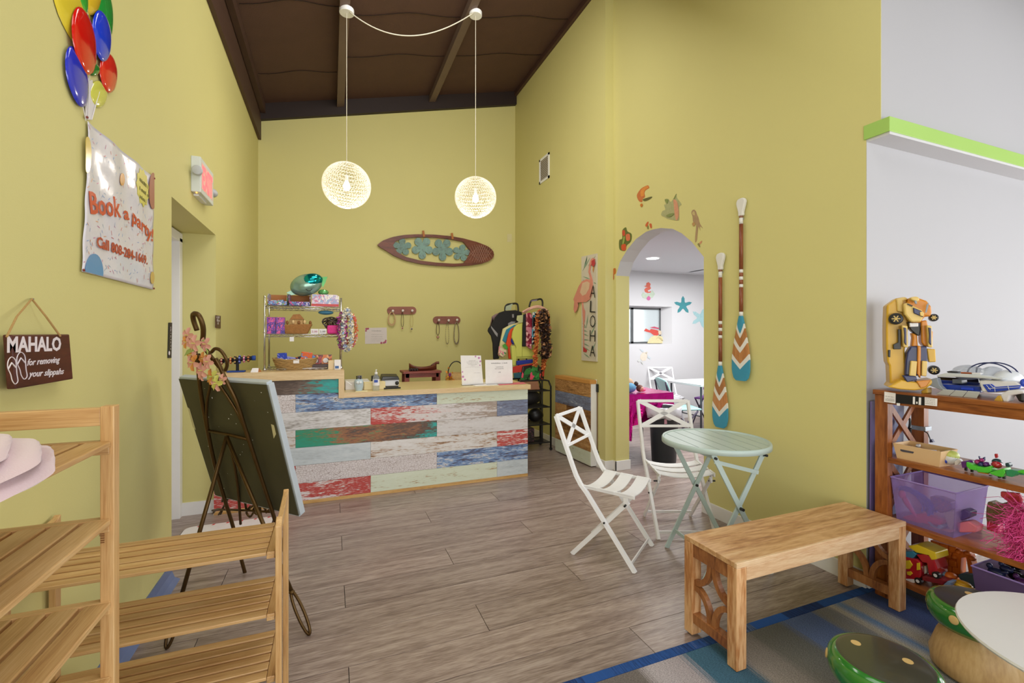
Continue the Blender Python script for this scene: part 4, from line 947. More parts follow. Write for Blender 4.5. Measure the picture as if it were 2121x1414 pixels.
et('top_hook', [(408, 684), (401, 664), (400, 652), (405, 649), (413, 655), (420, 674), (421, 692), (419, 712), (424, 716)], .011)
et('scroll', [(438, 729), (446, 722), (457, 726), (467, 740), (470.5, 755), (467, 767)], .008)
et('scroll', [(405.6, 726), (405, 740), (409, 756), (417.6, 763), (424, 757), (422, 750)], .008)
et('centre_strand', [(419, 714), (428, 726), (438, 740), (455, 760)], .010)
et('inner_strand', [(438, 772), (436, 796), (429, 830), (428, 862), (431, 892)], .007)
et('inner_strand', [(448, 776), (456, 798), (472, 822), (492, 855), (503, 880)], .007)
et('crossbar', [(433, 892), (474, 900), (516, 910)], .008, sp=0)
hg = ep(473, 902, .01)
def loopfoot(c_, d, name='rear_leg'):
    top = hg; f_ = Vector(c_); mid = top.lerp(f_, .80)
    L = MB().tube([top, mid], .0095, 8).build(name, BRONZE, ea, smooth=True)
    ax = (f_ - top).normalized(); sd = Vector((CS, -SN, 0)); sd = (sd - ax * sd.dot(ax)).normalized()
    ln = (f_ - mid).length
    pts = [mid + ax * ln * (.5 - .5 * math.cos(a)) + sd * .017 * math.sin(a) * (1 if a < PI else 1) for a in [2 * PI * i / 24 for i in range(24)]]
    MB().tube(pts, .007, 7, True).build('foot_loop', BRONZE, L, smooth=True)
    MB().ell(mid, .014, .014, .010, 10, 6).build('collar', BRONZE, L, smooth=True)
loopfoot(FLf + Vector((0, 0, .007)), 0); loopfoot(FRf + Vector((0, 0, .007)), 0)
et('rear_strand', [ep(475, 905, .01), ep(483, 950, 0), ep(489, 1010, -.01), ep(492, 1090, -.02)], .007)
et('picture_ledge', [(430, 1064), (448, 1062), (500, 1064), (556, 1068)], .006, off=-.03, sp=0)
for pts in ([(497, 1063), (494, 1040), (500, 1028), (514, 1030), (524, 1048), (528, 1078)], [(540, 1072), (534, 1060), (520, 1056), (512, 1066), (520, 1076)], [(447, 1048), (452, 1030), (462, 1028), (458, 1044), (446, 1066), (440, 1075)], [(428, 1072), (436, 1064), (446, 1066), (444, 1074)], [(506, 1058), (498, 1070), (505, 1080), (512, 1072)]):
    et('scroll', pts, .006, off=-.04)
for px in (500, 545): et('picture_hook', [ep(px, 1066, -.03), ep(px, 1066, -.075), ep(px, 1056, -.078)], .006, sp=0)
fr = thing('framed_picture', 'large picture leaning on the easel, its dark olive backing turned to the camera', 'picture', (-.44, 2.7, .46))
MB().prism([TLb, TRb, BRb, BLb], nb * .004).build('backing_sheet', plain('olive_backing', '#46422c', .55, .25, 5, .4, 14), fr)
for a, b in ((TLb, TRb), (TRb, BRb), (BRb, BLb), (BLb, TLb)):
    MB().bar(a + nb * .021, b + nb * .021, .022, .032, nb.cross(b - a)).build('frame_bar', plain('frame_silver', '#b9c3cb', .35), fr, bevel=.002)
MB().prism([q + nb * .006 for q in (TLb, TRb, BRb, BLb)], nb * .01).build('canvas', PAPER, fr)
for pl in (((562, 878), (568, 880), (580, 930), (571, 926)), ((551, 1008), (562, 1010), (566, 1022), (554, 1019)), ((389, 843), (393, 846), (406, 890), (400, 884))):
    MB().prism([onP(x, y, TLb, nb) - nb * .001 for x, y in pl], -nb * .0008).build('masking_tape', plain('tape_cream', '#cfc79a', .6), fr)
mb = MB()
for i in range(46):
    q = TLb + (TRb - TLb) * random.uniform(.08, .95) + (BLb - TLb) * random.uniform(.05, .95) - nb * .0008; s_ = random.uniform(.0012, .004)
    e1, e2 = (TRb - TLb).normalized() * s_, (BLb - TLb).normalized() * s_ * random.uniform(.5, 1.5); mb.add([q - e1, q - e2, q + e1, q + e2], [(0, 1, 2, 3)])
tag(mb.build('paint_flecks', PAPER, fr), kind='stuff')
# lei of silk flowers on the easel top
fg = thing('silk_flower_garland', 'garland of pink and orange silk hibiscus wound round the top of the easel', 'garland', (-.68, 2.7, 1.2))
fpk, foj, fgn = plain('silk_pink', '#e2a79c', .7, .08, 30), plain('silk_orange', '#dd9a52', .7, .1, 30), plain('silk_green', '#a9bd72', .7)
fyl = plain('silk_yellow', '#cfcf6f', .7)
def flower(px, py, s_, mats, rot=0, off=.03):
    c_ = ep(px, py, off); u_ = (TRb - TLb).normalized(); w_ = Vector((0, 0, 1))
    f_ = MB()
    for k in range(5):
        a = rot + 2 * PI * k / 5; d = u_ * math.cos(a) + w_ * math.sin(a); e = u_ * -math.sin(a) + w_ * math.cos(a); f_.cur = k % len(mats)
        f_.add([c_, c_ + d * s_ * .5 - e * s_ * .35 - nb * s_ * .2, c_ + d * s_ - e * s_ * .3 - nb * s_ * .05, c_ + d * s_ * 1.12 + nb * s_ * .1, c_ + d * s_ + e * s_ * .34 - nb * s_ * .1, c_ + d * s_ * .5 + e * s_ * .36 - nb * s_ * .25], [(0, 1, 2, 3), (0, 3, 4, 5)])
    o = f_.build('flower', mats, fg, smooth=True); 
    MB().tube([c_, c_ - nb * s_ * .5 + w_ * s_ * .2], s_ * .06, 6).build('stamen', fyl, o)
for i, (x, y, s_, m_) in enumerate(((402, 690, .034, [fpk]), (404, 702, .030, [fpk, foj]), (426, 703, .036, [fpk]), (438, 708, .032, [fpk]), (414, 728, .030, [foj, fpk]), (422, 742, .038, [fpk, foj]), (434, 738, .030, [foj]), (448, 742, .032, [fpk]), (440, 758, .036, [fpk]), (430, 772, .026, [fpk]), (456, 772, .034, [fyl, foj]), (470, 784, .036, [fyl, fpk]), (449, 780, .026, [foj]), (478, 778, .024, [fpk]))):
    flower(x, y, s_, m_, i * .7, .03 + .012 * (i % 3))
for pts in ([(402, 730), (408, 717), (420, 712), (428, 716), (416, 722)], [(437, 699), (443, 694), (444, 700)], [(446, 712), (452, 720), (450, 728)]):
    MB().prism([ep(x, y, .05) for x, y in pts], nb * .001).build('leaf', fgn, fg)

# ================================================================ PENDANTS
CRO = plain('crochet_cord', '#fffaf2', .8, .05, 60)
crn = CRO.node_tree; pb_ = crn.nodes['Principled BSDF']
tr = crn.nodes.new('ShaderNodeBsdfTranslucent'); tr.inputs[0].default_value = lin('#fffaf0'); ms = crn.nodes.new('ShaderNodeMixShader'); ms.inputs[0].default_value = .42
crn.links.new(pb_.outputs[0], ms.inputs[1]); crn.links.new(tr.outputs[0], ms.inputs[2]); crn.links.new(ms.outputs[0], crn.nodes['Material Output'].inputs['Surface'])
BULB = glow('bulb_glow', '#fff2d8', 16)
def pendant(label, x, y, zc, r, ztop, tilt):
    t = thing('pendant_lamp', label, 'pendant lamp', (x, y, zc - r), 'crocheted globe pendants')
    M = Matrix.Rotation(tilt, 3, 'Y'); C0 = Vector((x, y, zc)); mb = MB(); rows_ = 15; n = 54
    def sp(ph, a, k=1.0): return C0 + M @ Vector((r * k * math.sin(ph) * math.cos(a), r * k * math.sin(ph) * math.sin(a), r * k * math.cos(ph) * .97))
    ph0, ph1 = .30, 2.84
    for j in range(rows_ + 1):
        ph = ph0 + (ph1 - ph0) * j / rows_
        mb.tube([sp(ph, 2 * PI * i / n) for i in range(n)], .0021, 4, True)
        if j < rows_:
            pn = ph0 + (ph1 - ph0) * (j + 1) / rows_
            m_ = max(16, int(n * math.sin((ph + pn) / 2)))
            pts = []
            for i in range(m_ * 2):
                a = PI * i / m_ + j * .3; pts.append(sp((ph + .004) if i % 2 else (pn - .004), a + random.uniform(-.012, .012), 1.004))
            mb.tube(pts, .0027, 4, True, flat=.8)
    mb.build('crocheted_shade', CRO, t)
    for ph in (ph0, ph1): MB().tube([sp(ph, 2 * PI * i / 30) for i in range(30)], .004, 5, True).build('rim_ring', CRO, t)
    MB().tube([Vector((x, y, zc + .07)), Vector((x, y, ztop - .02))], .003, 6).build('cord', plain('cord_white', '#d8d2c0', .6), t)
    MB().lathe([(.016, .04), (.018, .09), (.006, .10)], (x, y, zc), 12).build('socket', WPL, t)
    MB().lathe([(.001, -.052), (.020, -.045), (.031, -.02), (.030, .0), (.018, .03), (.014, .042)], (x, y, zc), 16).build('bulb', BULB, t, smooth=True)
    MB().lathe([(.062, -.04), (.066, -.036), (.066, 0)], (x, y, ztop), 28).build('ceiling_canopy', WPL, t, smooth=False)
    l = bpy.data.lights.new('pendant_bulb_light', 'POINT'); l.energy = 11; l.color = (1, .93, .82); l.shadow_soft_size = .035
    lo = bpy.data.objects.new('pendant_bulb_light', l); COL.objects.link(lo); lo.location = (x, y, zc - .075)
    return t
pendant('glowing cream crocheted globe pendant hanging on the left', .138, 4.5, 2.80, .215, ceilz(.138) - .10, .10)
pendant('glowing cream crocheted globe pendant hanging on the right', 1.392, 4.5, 2.828, .212, ceilz(1.39) - .10, -.04)
a_, b_ = Vector((.16, 4.47, ceilz(.138) - .135)), Vector((1.36, 4.47, ceilz(1.39) - .135))
sw = []
for i in range(31):
    u = i / 30; q = a_.lerp(b_, u); q.z -= .26 * 4 * u * (1 - u) * (1 - .25 * u); sw.append(q)
tag(MB().tube(sw, .0055, 6).build('swag_cord', MATS['cord_white'], None, smooth=True), 'white swagged cord linking the two pendant canopies', 'cord')

# ================================================================ BACK WALL
wb = lambda px, py, d=.02: onY(px, py, YB - d)
NB = Vector((0, -1, 0))
su = thing('surfboard_wall_art', 'carved wooden surfboard wall art with four blue-green hibiscus cut-outs', 'wall art', (1.44, 6.48, 2.4))
q5 = lambda x, y: (760 + x / 5.05, 460 + y / 5.05)
outer = [(108, 240), (160, 198), (260, 160), (380, 138), (520, 130), (700, 134), (860, 148), (1000, 172), (1150, 212), (1260, 255), (1312, 298), (1325, 335), (1318, 370), (1280, 405), (1200, 435), (1080, 455), (900, 466), (720, 458), (560, 440), (400, 405), (280, 355), (180, 290), (125, 262)]
inner = [(270, 245), (300, 200), (380, 172), (520, 160), (700, 162), (860, 180), (1003, 208), (1045, 262), (1075, 305), (1050, 370), (1005, 432), (900, 436), (720, 425), (560, 405), (400, 365), (310, 312)]
def ring(outer, inner, fn, off, name, mat, parent, bevel=.004):
    # walk both outlines by angle so the ring meshes cleanly
    def res(pl, n):
        c_ = [fn(*q5(*p)) for p in pl]; c_ = spline(c_, 3, True); cen = sum(c_, Vector()) / len(c_)
        return c_
    n = 72; o_ = [fn(*q5(*p)) for p in outer]; i_ = [fn(*q5(*p)) for p in inner]
    def at(P_, n, start):
        L = [0]
        for k in range(len(P_)): L.append(L[-1] + (P_[(k + 1) % len(P_)] - P_[k]).length)
        out_ = []
        for k in range(n):
            s_ = L[-1] * k / n; j = max(q for q in range(len(P_)) if L[q] <= s_); f_ = (s_ - L[j]) / max(1e-6, L[j + 1] - L[j]); out_.append(P_[j].lerp(P_[(j + 1) % len(P_)], f_))
        return out_
    A, B = at(o_, n, 0), at(i_, n, 0)
    vs = A + B + [p + off for p in A] + [p + off for p in B]; fs = []
    for k in range(n):
        l = (k + 1) % n
        fs += [(k, l, n + l, n + k), (2 * n + k, 3 * n + k, 3 * n + l, 2 * n + l), (k, 2 * n + k, 2 * n + l, l), (n + k, n + l, 3 * n + l, 3 * n + k)]
    return MB().add(vs, fs).build(name, mat, parent)
ring(outer, inner, wb, Vector((0, -.03, 0)), 'board', DWOOD, su)
TEAL = streak('verdigris', ['#5c5a50', '#6f8a86', '#7fa29a', '#5f858c'], (3, 3, 3), 9, .6, bump=.4)
def hib(cx_, cy_, rx, ry, pet, rot, nm='hibiscus'):
    pts = []
    for i in range(60):
        a = 2 * PI * i / 60; k = .24 + .76 * abs(math.cos(pet / 2 * (a + rot))) ** .38; pts.append(q5(cx_ + rx * k * math.cos(a), cy_ + ry * k * math.sin(a)))
    MB().prism([wb(x, y, .022) for x, y in pts], (0, -.014, 0)).build('hibiscus_cutout', TEAL, su)
hib(368, 262, 98, 92, 5, .3); hib(578, 268, 112, 118, 5, -.32); hib(790, 285, 112, 118, 5, -.32); hib(985, 322, 92, 88, 5, .1)
for p in ((1085, 335), (1065, 400)): pass
mbp = MB()
for k in range(9):
    x = 1090 + k * 24; h_ = 95 * math.sqrt(max(.05, 1 - ((x - 1190) / 110) ** 2))
    a, b = wb(*q5(x - 40, 328 - h_), .05), wb(*q5(x + 40, 328 + h_), .05); mbp.bar(a, b, .004, .003, NB)
    a, b = wb(*q5(x + 40, 328 - h_), .05), wb(*q5(x - 40, 328 + h_), .05); mbp.bar(a, b, .004, .003, NB)
mbp.build('crosshatch_carving', plain('carve_light', '#b08d80', .6), su)
for (x, y) in ((588, 90), (888, 115)): MB().prism([wb(*q5(x - 12, y), .052), wb(*q5(x + 10, y - 2), .052), wb(*q5(x + 20, y + 62), .052), wb(*q5(x - 2, y + 66), .052)], (0, -.008, 0)).build('wooden_clip', plain('clip_orange', '#a9661f', .5), su)
def rack_peg(label, x0, y0, x1, y1, knobs, items, slope):
    t = thing('peg_rack', label, 'peg rack', wb((x0 + x1) / 2, y1), 'wooden peg racks')
    r_ = (y1 - y0) / 2; pts = []
    for k in range(9): a = R(90 + 180 * k / 8); pts.append(wb(x0 + r_ + r_ * math.cos(a), (y0 + y1) / 2 + r_ * math.sin(a), .003))
    for k in range(9): a = R(-90 + 180 * k / 8); pts.append(wb(x1 - r_ + r_ * math.cos(a), (y0 + y1) / 2 + r_ * math.sin(a), .003))
    MB().prism(pts, (0, -.018, 0)).build('back_board', streak('peg_wood', ['#6d3a28', '#8c5240', '#a0644e'], (1.2, 9, 9), 4, .5), t)
    for (kx, ky) in knobs:
        c_ = wb(kx, ky, .02); MB().tube([c_, c_ + NB * .03], .008, 8).build('peg', plain('peg_dark', '#5a2c20', .5), t)
        MB().ell(c_ + NB * .04, .019, .014, .019, 12, 8).build('knob', plain('knob_white', '#e4dad6', .3), t, smooth=True)
    return t
rack_peg('wooden peg rack with three white knobs, the higher left one on the back wall', 801.5, 635, 862, 651, ((813, 644), (833.5, 643.5), (853, 643.5)), None, 0)
rack_peg('wooden peg rack with three white knobs, the lower right one on the back wall', 896.5, 655, 953, 670.5, ((908, 663), (928, 663.5), (945.5, 662.5)), None, 0)
def neck(label, kx, ky, w_, l_, mat, r_=.0025, pend=None, strands=1, beads=0):
    t = thing('necklace', label, 'necklace', wb(kx, ky + l_, .06), 'necklaces on the peg racks')
    for s_ in range(strands):
        ww, ll = w_ * (1 - .12 * s_), l_ * (1 - .05 * s_)
        pts = []
        for i in range(24):
            a = 2 * PI * i / 24; pts.append(wb(kx + ww * math.sin(a) * (1 - .35 * (1 + math.cos(a)) / 2), ky + ll * (1 - math.cos(a)) / 2, .045))
        if beads:
            P_ = spline(pts, 3, True); mb = MB()
            for i in range(0, len(P_), beads): mb.ell(P_[i], .006, .006, .006, 6, 4)
            mb.build('bead_string', mat, t, smooth=True)
        else: MB().tube(pts, r_, 5, True).build('strand', mat, t, smooth=True)
    if pend:
        c_ = wb(kx, ky + l_ + pend[1] * .5, .048); MB().ell(c_, pend[0], .008, pend[0], 12, 8).build('pendant', pend[2], t, smooth=True); MB().ell(c_ + NB * .005, pend[0] * .6, .006, pend[0] * .6, 12, 8).build('pendant_centre', pend[3], t, smooth=True)
GOLD, BRN, PNK = plain('chain_gold', '#b59a55', .4, metal=.6), plain('cord_brown', '#3a1e16', .6), plain('pend_pink', '#d8a6a0', .4)
neck('multi-strand cream shell necklace, left knob of the left peg rack', 811.5, 646, 9.5, 28, plain('shell_cream', '#d9b98c', .5, .2, 90), strands=3, beads=2)
neck('dark cord necklace with pink pendant, middle knob of the left peg rack', 833.5, 647, 3, 30, BRN, .003, (.012, 5, PNK, plain('pend_red', '#8a2530', .4)))
neck('gold chain with black shell pendant, right knob of the left peg rack', 852.5, 647, 3.5, 31, GOLD, .002, (.016, 6, plain('pend_white', '#d8cfc0', .4), BRN))
neck('dark cord necklace with round tan pendant, left knob of the right peg rack', 907, 667, 3.5, 27, BRN, .004, (.020, 8, plain('pend_tan', '#9a6c50', .4), PNK))
neck('plain beaded chain looping low, middle knob of the right peg rack', 926.5, 667, 4, 45, plain('seed_grey', '#8a7a62', .5), beads=2)
neck('thick brown and white shell lei, right knob of the right peg rack', 945.5, 667, 6.5, 46, printed('shell_mix', ['#5a4030', '#d9cbb0', '#8a7a60', '#3a2a20'], 120), beads=1, strands=2)
ce = thing('framed_notice', 'white notice with pink floral corners taped to the back wall', 'notice', wb(779, 712))
MB().prism([wb(*p, .001) for p in ((756, 679), (801, 678), (801.5, 711), (756, 712))], (0, -.002, 0)).build('notice_sheet', plain('paper_lilac', '#dcd2d0', .5), ce)
for a, b, y, h_ in ((770, 790, 686, .014), (769, 795, 693, .006), (769, 792, 697.5, .006), (769, 794, 702, .005), (769, 788, 706, .005)): scrib(wb(a, y, .004), wb(b, y, .004), h_, NB, plain('faint_ink', '#9a948e', .7), ce)
for i, (x, y) in enumerate(((759, 681), (762.5, 680.5), (758, 685), (798, 708), (795, 709.5), (799, 705), (790, 710))): MB().lathe([(.016 - .002 * (i % 3), 0), (.004, .001)], wb(x, y, .0035), 7, Matrix.Rotation(R(90), 3, 'X')).build('floral_print', plain('floral_pink', '#b0546c', .6), ce)
ls = thing('light_switch', 'ivory light switch plate high on the back wall', 'light switch', wb(1055, 498))
MB().prism([wb(*p, .001) for p in ((1050.5, 484.5), (1060, 484.5), (1060, 501), (1050.5, 501))], (0, -.006, 0)).build('switch_plate', plain('ivory_plastic', '#d8cfa0', .4), ls, bevel=.001)
MB().prism([wb(*p, .007) for p in ((1053.5, 488), (1057, 488), (1057, 497), (1053.5, 497))], (0, -.005, 0)).build('rocker', MATS['ivory_plastic'], ls)

# ================================================================ RIGHT WALLS
wa = lambda px, py, d=.003: onX(px, py, XA - d)
NR = Vector((-1, 0, 0))
ve = thing('air_vent', 'small white louvred air vent high on the alcove wall', 'air vent', wa(1129, 370))
vy0, vy1, vz0, vz1 = 5.31, 5.61, 3.46, 3.79
for (y0, y1, z0, z1) in ((vy0, vy1, vz1 - .03, vz1), (vy0, vy1, vz0, vz0 + .03), (vy0, vy0 + .03, vz0, vz1), (vy1 - .03, vy1, vz0, vz1)): boxo('vent_frame', WPL, (XA - .012, y0, z0), (XA - .001, y1, z1), ve)
boxo('vent_back', plain('vent_dark', '#8a7d6a', .6), (XA - .004, vy0 + .02, vz0 + .02), (XA - .001, vy1 - .02, vz1 - .02), ve)
for i in range(11):
    z = vz0 + .04 + i * .0235; MB().hexa([(XA - .010, vy0 + .03, z), (XA - .010, vy1 - .03, z), (XA - .004, vy1 - .03, z + .008), (XA - .004, vy0 + .03, z + .008)], [(XA - .010, vy0 + .03, z + .002), (XA - .010, vy1 - .03, z + .002), (XA - .004, vy1 - .03, z + .010), (XA - .004, vy0 + .03, z + .010)]).build('louvre', WPL, ve)
# ALOHA board
al = thing('aloha_board', 'tall whitewashed board reading ALOHA with a pink flamingo, on the alcove wall', 'sign', wa(1222, 747))
q6 = lambda x, y: (1180 + x / 5.65, 510 + y / 5.656)
wA = lambda x, y, d=.016: wa(*q6(x, y), d)
MB().prism([wA(150, 122, .001), wA(327, 84, .001), wA(327, 1350, .001), wA(150, 1335, .001)], (-.014, 0, 0)).build('board', plain('whitewash', '#ccc4b2', .7, .08, 9), al)
FL_ = plain('flamingo_coral', '#d48a78', .6, .12, 18); FLP = plain('flamingo_cream', '#d6b79a', .6, .1, 18); FLR = plain('flamingo_red', '#b8353c', .6)
LEA = plain('palm_green', '#7e9a80', .6, .15, 20)
for k, (x, y, dx, dy) in enumerate([(150, 290, 90, -160), (165, 250, 40, -120), (185, 220, 20, -110), (215, 230, 90, -120), (150, 350, 100, 40), (150, 390, 60, 30), (280, 420, 30, 20), (150, 800, 30, 80), (150, 900, 40, 40), (150, 940, 50, 10), (150, 980, 60, 20), (150, 1020, 70, 30), (150, 1090, 80, 10), (150, 1130, 80, 40), (150, 1175, 90, 50), (160, 1250, 80, 60), (215, 800, -20, 160), (240, 1050, 60, -120), (240, 1250, 70, -130), (270, 950, 40, -60)]):
    L_ = math.hypot(dx, dy); nx_, ny_ = -dy / L_ * 7, dx / L_ * 7
    MB().prism([wA(x, y), wA(x + dx * .5 + nx_, y + dy * .5 + ny_), wA(x + dx, y + dy), wA(x + dx * .5 - nx_, y + dy * .5 - ny_)], (-.001, 0, 0)).build('palm_frond', LEA, al)
bodyp = [(235, 215), (225, 300), (240, 350), (245, 395), (200, 385), (150, 410), (110, 470), (70, 570), (50, 620), (60, 650), (52, 740), (65, 780), (85, 750), (100, 700), (95, 660), (140, 655), (200, 650), (240, 620), (262, 560), (275, 480), (270, 400), (255, 340), (240, 290), (250, 220), (285, 200), (300, 150), (275, 135), (250, 160)]
MB().prism([wA(x, y, .017) for x, y in bodyp], (-.008, 0, 0)).build('flamingo_body', FL_, al)
MB().prism([wA(x, y, .0255) for x, y in ((150, 430), (205, 410), (235, 430), (225, 500), (190, 560), (150, 580), (120, 540))], (-.001, 0, 0)).build('flamingo_wing', FLP, al)
MB().prism([wA(x, y, .0255) for x, y in ((255, 170), (290, 150), (300, 200), (280, 240), (255, 220))], (-.001, 0, 0)).build('flamingo_head', FLR, al)
MB().prism([wA(x, y, .018) for x, y in ((270, 225), (290, 240), (278, 310), (268, 280))], (-.001, 0, 0)).build('flamingo_beak', plain('beak', '#c9915a', .5), al)
MB().prism([wA(x, y, .018) for x, y in ((145, 655), (158, 655), (165, 720), (182, 760), (178, 860), (168, 930), (170, 1180), (162, 1180), (160, 900), (150, 740))], (-.003, 0, 0)).build('flamingo_leg', FL_, al)
MB().prism([wA(x, y, .018) for x, y in ((160, 1175), (205, 1215), (195, 1240), (160, 1235))], (-.003, 0, 0)).build('flamingo_foot', FLR, al)
for ch, y0, y1 in (('A', 600, 450), ('L', 775, 630), ('O', 948, 800), ('H', 1115, 975), ('A', 1290, 1155)):
    p0, p1 = wA(235, y0, .026), wA(298, y0 + 4, .026); h_ = (wA(265, y1, .026) - wA(265, y0, .026)).length
    txt(ch, p0, p1, h_, NR, INKB, al, bold=-.012, depth=.001, lift=0)
# decals round the arch
wr = lambda px, py, d=.001: onX(px, py, XR - d)
def decal(name, label, cat, shapes, group='decals round the arch', fn=wr, off=(-.0012, 0, 0)):
    t = thing(name, label, cat, fn(*shapes[0][1][0]), group)
    for i, (nm, pts, col, *sm_) in enumerate(shapes):
        P_ = [fn(*p, .001 + .0012 * i) for p in pts]
        if not sm_: P_ = spline(P_, 3, True)
        MB().prism(P_, off).build(nm, plain('dec_' + col.strip('#'), col, .6, .18, 40), t)
    return t
z8 = lambda x, y: (1300 + x / 8.317, 370 + y / 8.317)
Z = lambda l: [z8(*p) for p in l]
decal('parrot_decal', 'orange flying parrot decal highest above the arch', 'decal', [('bird_body', Z([(160, 295), (180, 240), (240, 165), (340, 115), (365, 130), (370, 160), (310, 200), (290, 250), (300, 310), (260, 350), (250, 400), (210, 395), (180, 360)]), '#c4703a'), ('wing', Z([(230, 200), (320, 130), (360, 150), (290, 200), (280, 290), (230, 300)]), '#d98a3a'), ('tail', Z([(260, 360), (330, 330), (420, 308), (390, 345), (300, 385)]), '#5c5a2c'), ('claw', Z([(240, 425), (262, 450), (240, 488), (215, 455)]), '#c07428')])
decal('flower_decal', 'faded pink and green tropical spray decal above the arch', 'decal', [('leaf_spray', Z([(580, 630), (600, 560), (650, 530), (630, 450), (660, 440), (640, 360), (700, 350), (740, 400), (780, 360), (840, 255), (850, 330), (930, 440), (890, 480), (890, 640), (880, 720), (780, 710), (690, 690), (640, 660)]), '#a9a878'), ('leaf', Z([(790, 350), (840, 258), (820, 340)]), '#7f8a4a'), ('blossom', Z([(790, 360), (840, 380), (870, 470), (880, 640), (840, 720), (810, 600), (800, 480)]), '#cf9372'), ('leaf', Z([(640, 360), (700, 360), (680, 430)]), '#7f8a4a'), ('leaf', Z([(660, 640), (730, 600), (800, 600), (730, 660)]), '#808a50')])
decal('parrot_decal', 'faded mauve perched parrot decal right of the arch top', 'decal', [('bird_body', Z([(1100, 590), (1115, 545), (1150, 533), (1180, 570), (1195, 620), (1220, 670), (1245, 770), (1298, 855), (1250, 820), (1252, 895), (1225, 820), (1210, 900), (1195, 1050), (1168, 1095), (1165, 1000), (1180, 800), (1130, 740), (1120, 650)]), '#a88a66'), ('bird_face', Z([(1115, 590), (1140, 560), (1160, 590), (1155, 630), (1125, 620)]), '#c5b079'), ('claw', Z([(1110, 780), (1140, 745), (1165, 780), (1140, 820)]), '#b48c58')])
decal('flower_decal', 'tiny pink blossom decal below the mauve parrot', 'decal', [('blossom', Z([(1230, 1110), (1280, 1065), (1275, 1105), (1240, 1130)]), '#cc8f68'), ('leaf', Z([(1205, 1130), (1230, 1110), (1250, 1170), (1240, 1178)]), '#8a8450')])
decal('flower_decal', 'tiny orange two-petal decal at the left shoulder of the arch', 'decal', [('blossom', Z([(305, 800), (340, 745), (362, 745), (350, 800), (325, 830)]), '#c8602e'), ('blossom', Z([(375, 780), (410, 775), (418, 840), (395, 850)]), '#c8602e'), ('stem', Z([(335, 850), (355, 800), (362, 865)]), '#7a7a35')])
z3 = lambda x, y: (1240 + x / 3.366, 360 + y / 3.366)
Y3 = lambda l: [z3(*p) for p in l]
decal('flower_decal', 'red and orange hibiscus cluster decal left of the arch', 'decal', [('leaf_spray', Y3([(145, 460), (165, 450), (165, 395), (190, 372), (200, 400), (230, 420), (225, 470), (195, 500), (185, 535), (150, 530), (142, 500)]), '#5f6a2a'), ('blossom', Y3([(165, 400), (180, 392), (185, 425), (170, 432)]), '#c8482a'), ('blossom', Y3([(190, 425), (215, 420), (218, 460), (195, 465)]), '#d5704a'), ('blossom', Y3([(160, 495), (188, 490), (188, 530), (162, 530)]), '#cf4f22'), ('leaf', Y3([(172, 440), (184, 440), (178, 480), (166, 490)]), '#8fa04a')])
decal('flower_decal', 'orange flower decal at the left foot of the arch curve', 'decal', [('blossom', Y3([(100, 665), (118, 658), (120, 690), (105, 700)]), '#c4702a'), ('blossom', Y3([(94, 695), (106, 700), (106, 735), (95, 732)]), '#bf6428')])
